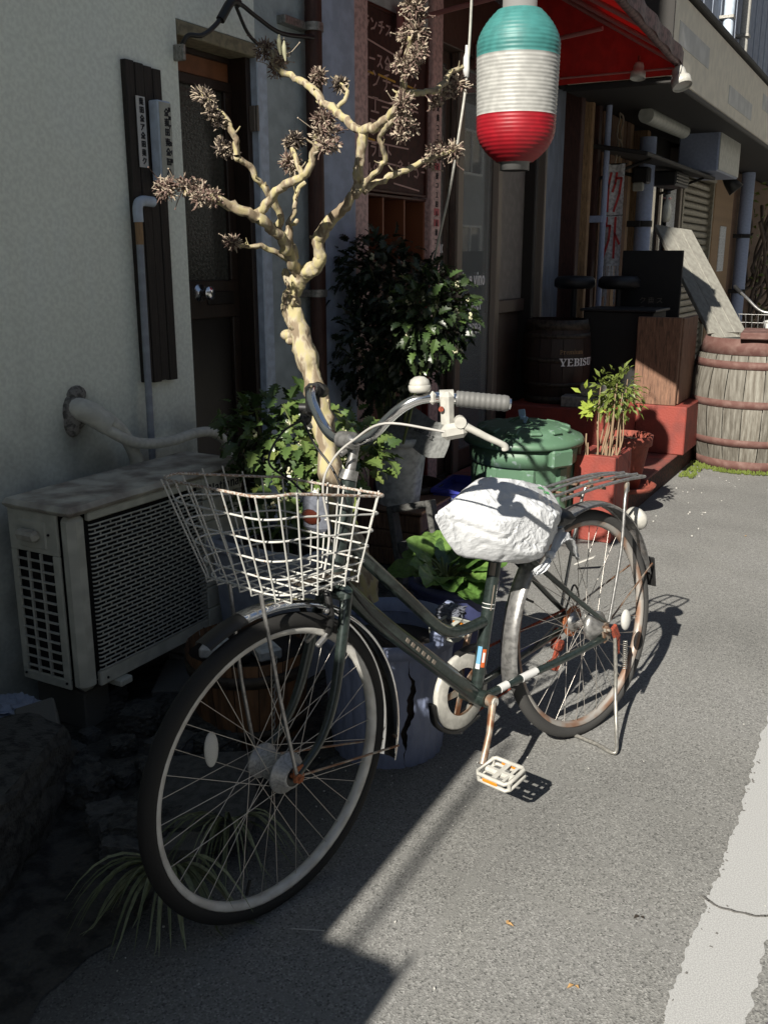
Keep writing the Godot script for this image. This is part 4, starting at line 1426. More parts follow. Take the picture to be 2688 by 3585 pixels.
# ------------------------------------------------------------------ red terrace and what stands on it
func build_terrace_things() -> void:
	var t := Node3D.new()
	t.name = "terrace"
	add_child(t)
	structure(t)
	var st := begin()
	bx(st, V(-2.27, 0.0, -4.86), V(-1.245, 0.125, -7.5), 0.004)
	obj("step_base", st, mats.step_side, t)
	st = begin()
	bx(st, V(-2.27, 0.1255, -4.855), V(-1.238, 0.14, -7.5), 0.005)
	obj("step_top", st, mats.red_floor, t)
	st = begin()
	bx(st, V(-2.26, 0.141, -5.72), V(-1.52, 0.45, -7.5), 0.006)
	bx(st, V(-1.519, 0.141, -6.12), V(-1.20, 0.45, -7.5), 0.006)
	obj("raised_stage", st, mats.red_paint, t)
	# planter pier at the corner
	t = thing("red_planter", "red painted concrete planter pier with a leggy shrub, behind the green bin", "planter", V(-1.285, 0, -4.60))
	st = begin()
	for q in [[-0.10, -0.15, 0.10, -0.105], [-0.10, 0.105, 0.10, 0.15], [-0.10, -0.104, -0.065, 0.104], [0.065, -0.104, 0.10, 0.104]]:
		bx(st, V(q[0], 0, q[1]), V(q[2], 0.43, q[3]), 0.005)
	obj("wall", st, mats.red_paint, t)
	st = begin()
	bx(st, V(-0.065, 0.0, -0.105), V(0.065, 0.40, 0.105))
	obj("soil", st, mats.soil, t)
	st = begin()
	bx(st, V(-0.10, 0.31, 0.150), V(-0.085, 0.428, 0.1535), 0.002)
	obj("paint_drip", st, mats.rust_red, t)
	t = thing("leggy_shrub", "leggy shrub with bare stalks and olive leaves in the red planter", "shrub", V(-1.25, 0.40, -4.56))
	var tips := []
	for i in 16:
		st = begin()
		var a := rng.randf_range(0, TAU)
		var b := V(cos(a) * 0.06, 0, sin(a) * 0.05)
		var top := V(cos(a) * rng.randf_range(0.02, 0.12) + 0.02, rng.randf_range(0.2, 0.40), sin(a) * 0.08)
		tube(st, smooth_path([b, b.lerp(top, 0.45) + V(rng.randf_range(-0.02, 0.02), 0, 0), top], 4), [0.0045, 0.0042, 0.004, 0.0037, 0.0034, 0.003, 0.0027, 0.0024, 0.002], 6)
		obj("stalk", st, mats.stalk, t)
		tips.append(top)
	for i in 5:
		st = begin()
		var b := V(rng.randf_range(-0.16, -0.07), 0, 0.1)
		tube(st, [b, b + V(rng.randf_range(-0.01, 0.01), rng.randf_range(0.06, 0.14), 0.0)], 0.004, 5)
		obj("stalk", st, mats.stalk, t)
	st = begin()
	var stl := begin()
	for i in 330:
		var u := V(rng.randfn(0, 1), rng.randfn(0, 1), rng.randfn(0, 1)).normalized() * pow(rng.randf(), 0.5)
		var c := V(0.02 + u.x * 0.125, 0.335 + u.y * 0.13 - 0.25 * absf(u.x) * 0.1, u.z * 0.10)
		var d := (u + V(rng.randf_range(-0.6, 0.6), rng.randf_range(-0.8, 0.3), rng.randf_range(-0.6, 0.6))).normalized()
		leaf_into(st, c, d, V(rng.randf_range(-0.6, 0.6), 1, rng.randf_range(-0.5, 0.8)).normalized(), rng.randf_range(0.03, 0.055), 0.018)
	stuff(obj("foliage", st, mats.shrub_leaf, t))
	for i in 22:
		st = begin()
		var c := V(rng.randf_range(-0.13, -0.04), rng.randf_range(0.22, 0.40), rng.randf_range(0.02, 0.1))
		if i < 13:
			c = V(-0.095 + rng.randf_range(-0.01, 0.01), 0.245, 0.06)
		var a := rng.randf_range(0, TAU)
		leaf_into(st, c, V(cos(a), sin(a) * 0.8, rng.randf_range(0, 0.5)).normalized(), V(0.2, 0.5, 1).normalized(), 0.055, 0.022)
		obj("leaf", st, mats.young_leaf, t)
	t = thing("terracotta_pot", "tapered terracotta pot standing on the red terrace behind the shrub", "pot", V(-1.30, 0.14, -5.06))
	st = begin()
	lathe(st, [Vector2(0.0, 0), Vector2(0.085, 0), Vector2(0.125, 0.24), Vector2(0.14, 0.245), Vector2(0.145, 0.30), Vector2(0.13, 0.30), Vector2(0.12, 0.26), Vector2(0, 0.25)], 24)
	obj("body", st, mats.terracotta, t)
	st = begin()
	lathe(st, [Vector2(0, 0.252), Vector2(0.119, 0.266)], 20)
	obj("soil", st, mats.soil, t)
	st = begin()
	lathe(st, [Vector2(0, 0.001), Vector2(0.14, 0.001), Vector2(0.16, 0.03), Vector2(0.15, 0.03), Vector2(0.135, 0.012), Vector2(0.0, 0.012)], 24, Transform3D(Basis(V(0, 0, 1), 0.0), V(0.02, 0, 0.0)))
	obj("saucer", st, mats.terracotta, t)
	# oak barrel at the kerb
	barrel("oak_barrel", "weathered oak barrel with rusty red hoops at the right edge", V(-0.90, 0.0, -6.78), 0.335, 0.425, 0.86)
	t = thing("barrel_board", "dusty red plank lying across the weathered oak barrel", "plank", V(-0.74, 0.862, -6.66), 0.1)
	st = begin()
	for k in 2:
		box(st, V(0, 0.022, 0.13 - k * 0.25), V(0.5, 0.042, 0.235), 0.006)
		obj("plank", st, mats.hoop, t)
		st = begin()
	# leaning grey board
	t = thing("leaning_board", "wide grey weathered board leaning against the terrace beside the oak barrel", "board")
	st = begin()
	var top := V(-1.70, 1.574, -7.58)
	var bot := V(-1.10, 0.79, -6.98)
	var yv := (top - bot).normalized()
	var xv := V(0.219, -0.047, -0.25)
	xv = (xv - yv * xv.dot(yv)).normalized()
	var bs := Basis(xv, yv, xv.cross(yv))
	var ln := (top - bot).length()
	for k in 3:
		box(st, (top + bot) * 0.5 + xv * (-0.114 + k * 0.114), V(0.1128, ln - 0.006 * (k % 2), 0.03), 0.003, bs)
		obj("plank", st, mats.grey_plank, t)
		st = begin()
	for f in [0.2, 0.8]:
		box(st, bot.lerp(top, f) - bs.z * 0.03, V(0.30, 0.05, 0.028), 0.003, bs)
		obj("batten", st, mats.old_plank, t)
		st = begin()
	# pale glass bottle ornament on the board
	t = thing("bottle_ornament", "small pale bottle-shaped ornament standing at the top of the leaning board", "ornament", V(-1.735, 1.62, -7.5))
	st = begin()
	lathe(st, [Vector2(0, 0), Vector2(0.022, 0), Vector2(0.034, 0.03), Vector2(0.036, 0.09), Vector2(0.022, 0.14), Vector2(0.014, 0.155), Vector2(0.016, 0.19), Vector2(0, 0.195)], 16)
	obj("body", st, mats.sign_box_pale, t)
	st = begin()
	lathe(st, [Vector2(0.0, 0.196), Vector2(0.02, 0.196), Vector2(0.02, 0.215), Vector2(0.0, 0.222)], 12)
	obj("cap", st, mats.black_plastic, t)
	st = begin()
	rod(st, V(-0.03, 0.17, 0), V(0.03, 0.165, 0.01), 0.006)
	obj("cross_arm", st, mats.pink_paint, t)
	# brown panel on the stage, black board behind
	t = thing("plywood_screen", "brown plywood panel standing on the red stage, sunlit at its foot", "panel", V(-1.395, 0.45, -6.16))
	st = begin()
	box(st, V(-0.02, 0.275, 0.0), V(0.27, 0.55, 0.035), 0.004)
	obj("sheet", st, mats.brown_panel, t)
	st = begin()
	box(st, V(0.108, 0.275, -0.24), V(0.03, 0.54, 0.42), 0.004)
	obj("side_sheet", st, mats.brown_panel, t)
	t = thing("black_signboard", "tall black signboard with faint chalk scribbles behind the brown panel", "signboard", V(-1.68, 0.45, -6.95))
	st = begin()
	box(st, V(0, 0.485, 0), V(0.42, 0.95, 0.03), 0.004)
	obj("board", st, mats.black_board, t)
	st = begin()
	for k in 9:
		glyphs(st, [["ku", "kanji", "su", "ra", "ru", "ko", "me", "ha", "chi"][k]], V(-0.07 + (k % 3) * 0.06, 0.60 - (k / 3) * 0.06, 0.0155), V(0.045, 0, 0), V(0, 0.04, 0), Vector3.ZERO, 0.0035, Vector3.BACK)
	obj("chalk_scribble", st, mats.sash_light, t)
	for s in [-0.17, 0.17]:
		st = begin()
		rod(st, V(s, 0.012, -0.2), V(s, 0.9, -0.02), 0.012)
		obj("leg", st, mats.black_board, t)
	t = thing("black_cabinet", "low black cabinet in deep shade between barrel and brown panel", "cabinet", V(-1.72, 0.45, -6.46))
	st = begin()
	box(st, V(0, 0.285, 0), V(0.46, 0.57, 0.36), 0.006)
	obj("body", st, mats.black_board, t)
	st = begin()
	box(st, V(0, 0.578, 0), V(0.50, 0.016, 0.40), 0.004)
	obj("top", st, mats.seat_black, t)
	for q in [[-2.16, -6.72, "black round-seated bar stool nearest the taupe panel"], [-1.86, -6.78, "black round-seated bar stool nearest the banner"]]:
		t = thing("bar_stool", q[2], "stool", V(q[0], 0.45, q[1]), 0.0, "black bar stools in front of the dark windows")
		st = begin()
		lathe(st, [Vector2(0, 0.70), Vector2(0.12, 0.70), Vector2(0.145, 0.715), Vector2(0.145, 0.76), Vector2(0.12, 0.785), Vector2(0, 0.79)], 24)
		obj("seat", st, mats.seat_black, t)
		st = begin()
		lathe(st, [Vector2(0.02, 0.03), Vector2(0.02, 0.70)], 12)
		obj("post", st, mats.seat_black, t)
		st = begin()
		lathe(st, [Vector2(0, 0.0), Vector2(0.16, 0.0), Vector2(0.15, 0.02), Vector2(0.02, 0.04)], 24)
		obj("base", st, mats.seat_black, t)
	dark_barrel()
	t = thing("concrete_block", "grey concrete block lying on the stage behind the leggy shrub", "block", V(-1.78, 0.45, -5.84), 0.12)
	st = begin()
	box(st, V(0, 0.035, 0), V(0.27, 0.07, 0.13), 0.006)
	obj("slab", st, mats.concrete, t)
	st = begin()
	box(st, V(0.06, 0.11, -0.01), V(0.17, 0.075, 0.11), 0.006, Basis(Vector3.UP, 0.08))
	obj("upper_slab", st, mats.concrete, t)

func barrel_shape(t: Node3D, r0: float, r1: float, h: float, staves: int, m1: String, m2: String, hoopm: String) -> void:
	var prof := func(y: float) -> float:
		var u := 2.0 * y / h - 1.0
		return lerpf(r1, r0, u * u)
	for k in staves:
		var st := begin()
		st.set_smooth_group(3)
		var a0 := TAU * k / staves + 0.006
		var a1 := TAU * (k + 1) / staves - 0.006
		var dr := rng.randf_range(-0.003, 0.003)
		for i in 8:
			var y0 := h * i / 8.0
			var y1 := h * (i + 1) / 8.0
			for j in 2:
				var b0 := lerpf(a0, a1, j / 2.0)
				var b1 := lerpf(a0, a1, (j + 1) / 2.0)
				var p: float = prof.call(y0) + dr
				var q: float = prof.call(y1) + dr
				quad(st, V(p * cos(b0), y0, p * sin(b0)), V(p * cos(b1), y0, p * sin(b1)), V(q * cos(b1), y1, q * sin(b1)), V(q * cos(b0), y1, q * sin(b0)))
		obj("stave", st, mats[m1 if rng.randf() < 0.55 else m2], t)
	var st2 := begin()
	lathe(st2, [Vector2(r0 - 0.02, 0.01), Vector2(r1 - 0.02, h / 2), Vector2(r0 - 0.02, h - 0.03), Vector2(0.0, h - 0.03)], 24)
	obj("head", st2, mats[m1], t)
	for q in [[0.0, 0.09], [0.205, 0.055], [0.50, 0.055], [0.785, 0.055], [0.885, 0.115]]:
		st2 = begin()
		var y: float = q[0] * h
		var y1: float = minf(y + q[1] * h, h)
		lathe(st2, [Vector2(prof.call(y) - 0.002, y), Vector2(prof.call(y) + 0.0035, y), Vector2(prof.call(y1) + 0.0035, y1), Vector2(prof.call(y1) - 0.002, y1)], 48)
		obj("hoop", st2, mats[hoopm], t)

func barrel(called: String, label: String, at: Vector3, r0: float, r1: float, h: float) -> void:
	var t := thing(called, label, "barrel", at, 0.13)
	barrel_shape(t, r0, r1, h, 22, "stave", "stave_b", "hoop")

func dark_barrel() -> void:
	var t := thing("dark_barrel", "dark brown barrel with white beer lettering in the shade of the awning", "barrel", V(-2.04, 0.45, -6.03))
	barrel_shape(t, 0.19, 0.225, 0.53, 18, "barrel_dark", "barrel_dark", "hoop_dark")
	# lettering bent round the belly
	for q in [["YEBISU", 0.27, 0.068, 1.02, true], ["Premium", 0.335, 0.036, 1.10, false]]:
		var tm := TextMesh.new()
		var f := SystemFont.new()
		f.font_names = PackedStringArray(["Droid Serif"])
		f.font_weight = 700 if q[4] else 400
		tm.font = f
		tm.text = q[0]
		tm.font_size = 48
		tm.pixel_size = q[2] / 48.0
		tm.depth = 0.002
		tm.horizontal_alignment = HORIZONTAL_ALIGNMENT_LEFT
		var arr := tm.get_mesh_arrays()
		var vs: PackedVector3Array = arr[Mesh.ARRAY_VERTEX]
		var nsv: PackedVector3Array = arr[Mesh.ARRAY_NORMAL]
		var yaw0: float = 0.42
		for i in vs.size():
			var a: float = yaw0 + vs[i].x / 0.228
			var r: float = 0.2305 + vs[i].z
			vs[i] = V(r * sin(a) * 1.0, q[1] + vs[i].y, r * cos(a))
			nsv[i] = V(sin(a), 0, cos(a))
		var out := []
		out.resize(Mesh.ARRAY_MAX)
		out[Mesh.ARRAY_VERTEX] = vs
		out[Mesh.ARRAY_NORMAL] = nsv
		out[Mesh.ARRAY_INDEX] = arr[Mesh.ARRAY_INDEX]
		var am := ArrayMesh.new()
		am.add_surface_from_arrays(Mesh.PRIMITIVE_TRIANGLES, out)
		put("lettering", am, mats.window_ink if q[4] else mats.tan_post, t)

# ------------------------------------------------------------------ pots, bin, crate, blocks
func fluted_pot(t: Node3D, r_bot: float, r_top: float, h: float, flutes: int, depth: float, m: String, rim := 0.012, rim_h := 0.03) -> void:
	var st := begin()
	st.set_smooth_group(4)
	var seg := flutes * 4
	for i in 8:
		for j in seg:
			var p := []
			for q in [[i, j], [i, j + 1], [i + 1, j + 1], [i + 1, j]]:
				var a: float = TAU * q[1] / seg
				var u: float = q[0] / 8.0
				var r := lerpf(r_bot, r_top, u)
				if q[1] % 4 == 0 and q[0] < 7:
					r -= depth
				p.append(V(r * cos(a), u * h, r * sin(a)))
			quad(st, p[0], p[1], p[2], p[3])
	obj("body", st, mats[m], t)
	st = begin()
	lathe(st, [Vector2(r_top - 0.004, h - rim_h), Vector2(r_top + rim, h - rim_h), Vector2(r_top + rim, h), Vector2(r_top - 0.006, h + 0.002), Vector2(r_top - 0.012, h - 0.06)], 40)
	obj("rim", st, mats[m], t)
	st = begin()
	lathe(st, [Vector2(r_top - 0.008, h - 0.046), Vector2(0, h - 0.036)], 28)
	obj("soil", st, mats.soil, t)
	st = begin()
	lathe(st, [Vector2(0, 0.0), Vector2(r_bot, 0.0)], 28)
	obj("bottom", st, mats[m], t)

func build_pots() -> void:
	# cracked blue bucket holding the tree
	var t := thing("blue_bucket", "cracked blue plastic bucket with the pruned tree growing in it", "bucket", V(-1.195, 0.0, -2.19))
	var st := begin()
	st.set_smooth_group(4)
	var seg := 156
	for i in 30:
		for j in seg:
			var p := []
			for q in [[i, j], [i, j + 1], [i + 1, j + 1], [i + 1, j]]:
				var u2: float = q[0] / 30.0
				# the crack runs down the side that faces the bicycle
				var mid := 0.74 + 0.05 * sin(u2 * 7.0) + 0.025 * sin(u2 * 23.0) + 0.012 * sin(u2 * 61.0)
				var gap := 0.004 + 0.045 * smoothstep(0.14, 0.30, u2) * (1.0 - smoothstep(0.55, 0.93, u2)) + 0.012 * absf(sin(u2 * 37.0)) * smoothstep(0.05, 0.2, u2) * (1.0 - smoothstep(0.8, 0.95, u2))
				var a2: float = mid + gap + (TAU - 2.0 * gap) * q[1] / seg
				var r := lerpf(0.158, 0.186, u2) - 0.005 * pow(absf(cos(a2 * 13.0)), 14.0)
				p.append(V(r * cos(a2), u2 * 0.335, r * sin(a2)))
			quad(st, p[0], p[1], p[2], p[3])
	obj("body", st, mats.blue_bucket, t)
	st = begin()
	lathe(st, [Vector2(0.182, 0.335), Vector2(0.196, 0.335), Vector2(0.198, 0.372), Vector2(0.191, 0.374), Vector2(0.186, 0.33)], 48)
	obj("rim", st, mats.blue_bucket, t)
	st = begin()
	lathe(st, [Vector2(0.13, 0.004), Vector2(0.17, 0.30), Vector2(0.0, 0.335)], 32)
	obj("soil", st, mats.soil, t)
	st = begin()
	for s in [-0.9, 0.3]:
		bx(st, V(0.19 * cos(s) - 0.02, 0.352, 0.19 * sin(s) - 0.02), V(0.19 * cos(s) + 0.02, 0.405, 0.19 * sin(s) + 0.02), 0.012)
	obj("lug", st, mats.blue_bucket, t)
	# hooped wooden planter
	t = thing("hooped_planter", "rust-brown wooden tub with dark hoops behind the front wheel", "planter", V(-1.60, 0.0, -2.08))
	for k in 16:
		st = begin()
		st.set_smooth_group(3)
		var a0 := TAU * k / 16 + 0.008
		var a1 := TAU * (k + 1) / 16 - 0.008
		for i in 4:
			var y0 := 0.27 * i / 4.0
			var y1 := 0.27 * (i + 1) / 4.0
			var p := 0.155 + 0.03 * i / 4.0
			var q := 0.155 + 0.03 * (i + 1) / 4.0
			quad(st, V(p * cos(a0), y0, p * sin(a0)), V(p * cos(a1), y0, p * sin(a1)), V(q * cos(a1), y1, q * sin(a1)), V(q * cos(a0), y1, q * sin(a0)))
		obj("stave", st, mats.planter_wood, t)
	for q in [[0.03, 0.03], [0.20, 0.035]]:
		st = begin()
		var ra: float = 0.155 + 0.111 * q[0] + 0.003
		lathe(st, [Vector2(ra - 0.002, q[0]), Vector2(ra + 0.003, q[0]), Vector2(ra + 0.008, q[0] + q[1]), Vector2(ra, q[0] + q[1])], 36)
		obj("hoop", st, mats.hoop_dark, t)
	st = begin()
	lathe(st, [Vector2(0.15, 0.004), Vector2(0.178, 0.235), Vector2(0.0, 0.245)], 24)
	obj("soil", st, mats.soil, t)
	t = thing("plastic_trays", "pale cracked plastic trays lying on the hooped wooden tub", "tray", V(-1.60, 0.247, -2.03), 0.4)
	for k in 3:
		st = begin()
		box(st, V(-0.07 + k * 0.075, 0.018, 0.03 * (k % 2)), V(0.07, 0.034, 0.09), 0.006, Basis(Vector3.UP, 0.3 * k))
		obj("tray", st, mats.white_pot if k != 1 else mats.black_plastic, t)
	t = thing("twisted_wire", "twisted pale wire hanging down in front of the hooped tub", "wire", V(-1.44, 0.0, -1.99))
	for s in [0.0, PI]:
		st = begin()
		var p := []
		for i in 60:
			var u := i / 59.0
			p.append(V(0.02 * u * u + 0.0045 * cos(u * 46.0 + s), 0.29 - 0.29 * u + 0.004, 0.05 * u + 0.0045 * sin(u * 46.0 + s)))
		tube(st, p, 0.0022, 5)
		obj("strand", st, mats.steel, t)
	# grey box planter of the holly
	t = thing("grey_planter", "grey plastic planter of the flowering holly behind the basket", "planter", V(-1.73, 0.0, -2.45), -0.08)
	st = begin()
	bx(st, V(-0.15, 0.0, -0.11), V(0.15, 0.04, 0.11), 0.01)
	obj("stand", st, mats.concrete_dark, t)
	st = begin()
	var c0 := [V(-0.155, 0.042, -0.115), V(0.155, 0.042, -0.115), V(0.155, 0.042, 0.115), V(-0.155, 0.042, 0.115)]
	var c1 := [V(-0.18, 0.44, -0.14), V(0.18, 0.44, -0.14), V(0.18, 0.44, 0.14), V(-0.18, 0.44, 0.14)]
	st.set_smooth_group(-1)
	for i in 4:
		face(st, [c0[i], c0[(i + 1) % 4], c1[(i + 1) % 4], c1[i]], V(0, 0.25, 0))
	face(st, c0, V(0, 0.3, 0))
	obj("body", st, mats.grey_pot, t)
	st = begin()
	for s in [-1.0, 1.0]:
		box(st, V(0, 0.455, 0.148 * s), V(0.40, 0.045, 0.022), 0.008)
		box(st, V(0.19 * s, 0.4552, 0), V(0.022, 0.045, 0.272), 0.008)
	obj("rim", st, mats.grey_pot, t)
	st = begin()
	bx(st, V(-0.175, 0.40, -0.135), V(0.175, 0.435, 0.135))
	obj("soil", st, mats.soil, t)
	# broad-leaved plant in a blue pot
	t = thing("blue_pot", "small blue plastic pot of the broad-leaved plant, shade put into its colour", "pot", V(-1.20, 0.0, -2.64))
	fluted_pot(t, 0.10, 0.135, 0.37, 12, 0.003, "shaded_blue_pot")
	# white pot on a low brown box
	t = thing("brown_box", "low brown wooden box under the tall white pot", "box", V(-1.99, 0.0, -3.78), 0.05)
	for k in 3:
		st = begin()
		bx(st, V(-0.17, 0.01 + k * 0.082, -0.17), V(0.17, 0.088 + k * 0.082, 0.17), 0.004)
		obj("board", st, mats.old_plank, t)
	st = begin()
	bx(st, V(-0.18, 0.258, -0.18), V(0.18, 0.272, 0.18), 0.004)
	obj("lid", st, mats.old_plank, t)
	t = thing("white_pot", "tall greyish white plastic pot with faceted sides", "pot", V(-1.985, 0.273, -3.74))
	fluted_pot(t, 0.095, 0.132, 0.315, 8, 0.004, "white_pot", 0.014, 0.035)
	t = thing("soil_packet", "crumpled printed plastic packet stuffed in the white pot", "packet", V(-1.90, 0.60, -3.70))
	st = begin()
	st.set_smooth_group(5)
	for i in 8:
		for j in 6:
			var p := []
			for q in [[i, j], [i + 1, j], [i + 1, j + 1], [i, j + 1]]:
				var u: float = q[0] / 8.0
				var v: float = q[1] / 6.0
				p.append(V(-0.13 + 0.32 * u, 0.005 + 0.14 * v - 0.09 * u + 0.02 * sin(u * 7.0), 0.06 - 0.10 * v + 0.012 * sin(u * 9 + v * 6)))
			quad(st, p[0], p[3], p[2], p[1])
	obj("film", st, mats.packet_film, t)
	st = begin()
	for k in 9:
		glyphs(st, [["kanji", "kanji2", "kanji3", "ru", "a", "kanji", "kanji2", "ku", "e"][k]], V(-0.08 + k * 0.022, 0.06 - k * 0.006, 0.045 + 0.003 * sin(k)), V(0.018, -0.005, 0), V(0.003, 0.022, -0.012), Vector3.ZERO, 0.0035, V(0.1, 0.3, 0.9).normalized())
	obj("print", st, mats.ink, t)
	# blue crate
	t = thing("blue_crate", "dark blue plastic crate between the cinder block and the green bin", "crate", V(-1.75, 0.0, -4.12), 0.12)
	st = begin()
	for s in [-1.0, 1.0]:
		box(st, V(0, 0.15, 0.15 * s), V(0.36, 0.29, 0.014), 0.003)
		box(st, V(0.173 * s, 0.15, 0), V(0.013, 0.29, 0.285), 0.003)
	bx(st, V(-0.166, 0.005, -0.142), V(0.166, 0.02, 0.142))
	obj("body", st, mats.blue_crate, t)
	for y in [0.295, 0.205]:
		st = begin()
		for s in [-1.0, 1.0]:
			box(st, V(0, y, 0.156 * s), V(0.38, 0.022, 0.022), 0.004)
			box(st, V(0.181 * s, y + 0.0005, 0), V(0.018, 0.022, 0.289), 0.004)
		obj("rim", st, mats.blue_crate, t)
	st = begin()
	bx(st, V(-0.17, 0.262, -0.146), V(0.17, 0.268, 0.146))
	obj("lid_sheet", st, mats.blue_crate, t)
	for x in [-0.12, -0.04, 0.04, 0.12]:
		st = begin()
		box(st, V(x, 0.10, 0.1605), V(0.008, 0.17, 0.008), 0.002)
		obj("rib", st, mats.blue_crate, t)
	st = begin()
	lathe(st, [Vector2(0.014, 0), Vector2(0.017, 0), Vector2(0.017, 0.002), Vector2(0.014, 0.002)], 20, along(V(-0.09, 0.25, 0.1575), V(-0.09, 0.25, 0.3)))
	for k in 3:
		box(st, V(-0.09, 0.243 + k * 0.007, 0.159), V(0.024, 0.003, 0.002))
	obj("round_mark", st, mats.pipe_blue, t)
	# cinder block
	t = thing("cinder_block", "dark hollow cinder block tilted upright before the blue crate", "block", V(-1.69, 0.0, -3.42), 0.25)
	var b := Basis(Vector3.BACK, 0.22) * Basis(Vector3.RIGHT, -0.2)
	st = begin()
	for q in [[-0.085, 0.18, 0.025, 0.36], [0.085, 0.18, 0.025, 0.36], [0, 0.345, 0.145, 0.03], [0, 0.015, 0.145, 0.03], [0, 0.18, 0.145, 0.05]]:
		box(st, b * V(q[0], q[1] + 0.01, 0), V(q[2], q[3], 0.10), 0.004, b)
	obj("block", st, mats.concrete_dark, t)  # dark tone in the colour stands in for shade on the block
	# green bin
	t = thing("green_bin", "scuffed green plastic bin with domed lid and blue tied handle", "bin", V(-1.63, 0.0, -4.38), 0.1)
	st = begin()
	var prof := [Vector2(0.0, 0.0), Vector2(0.205, 0.0), Vector2(0.212, 0.02), Vector2(0.246, 0.40)]
	lathe(st, prof, 40)
	obj("body", st, mats.bin_green, t)
	st = begin()
	lathe(st, [Vector2(0.244, 0.40), Vector2(0.262, 0.40), Vector2(0.268, 0.485), Vector2(0.25, 0.485)], 40)
	obj("collar", st, mats.bin_green, t)
	for k in 8:
		var a := TAU * k / 8.0 + 0.42
		st = begin()
		box(st, V(0.238 * cos(a), 0.26, 0.238 * sin(a)), V(0.03, 0.27, 0.075), 0.012, Basis(Vector3.UP, -a))
		obj("buttress", st, mats.bin_green, t)
	for a in [0.62, 0.62 + PI]:
		st = begin()
		box(st, V(0.272 * cos(a), 0.445, 0.272 * sin(a)), V(0.05, 0.085, 0.13), 0.01, Basis(Vector3.UP, -a))
		obj("grip", st, mats.bin_green, t)
	st = begin()
	lathe(st, [Vector2(0.27, 0.49), Vector2(0.292, 0.488), Vector2(0.297, 0.505), Vector2(0.285, 0.523), Vector2(0.262, 0.527), Vector2(0.255, 0.535), Vector2(0.225, 0.54), Vector2(0.218, 0.556), Vector2(0.19, 0.568), Vector2(0.09, 0.578), Vector2(0.0, 0.58)], 48)
	var lid := obj("lid", st, mats.bin_green, t)
	st = begin()
	for k in 12:
		var a := TAU * k / 12.0
		box(st, V(0.205 * cos(a), 0.560, 0.205 * sin(a)), V(0.05, 0.016, 0.06), 0.006, Basis(Vector3.UP, -a) * Basis(Vector3.BACK, -0.25))
	obj("lid_boss", st, mats.bin_green, lid)
	st = begin()
	tube(st, smooth_path([V(-0.07, 0.572, 0.02), V(-0.035, 0.598, 0.02), V(0.0, 0.604, 0.02), V(0.04, 0.590, 0.02), V(0.06, 0.574, 0.02)], 5), 0.008, 10)
	obj("handle", st, mats.bin_green, lid)
	t = thing("blue_tie", "pale blue tape knotted round the green bin's lid handle", "tape", V(-1.63, 0.604, -4.36))
	st = begin()
	box(st, V(0.0, 0.0, 0), V(0.026, 0.022, 0.026), 0.006)
	box(st, V(-0.004, 0.024, 0.002), V(0.034, 0.034, 0.007), 0.002, Basis(Vector3.BACK, 0.2))
	box(st, V(0.02, -0.008, 0.012), V(0.016, 0.035, 0.005), 0.002, Basis(Vector3.BACK, -0.4))
	obj("knot", st, mats.tie_blue, t)

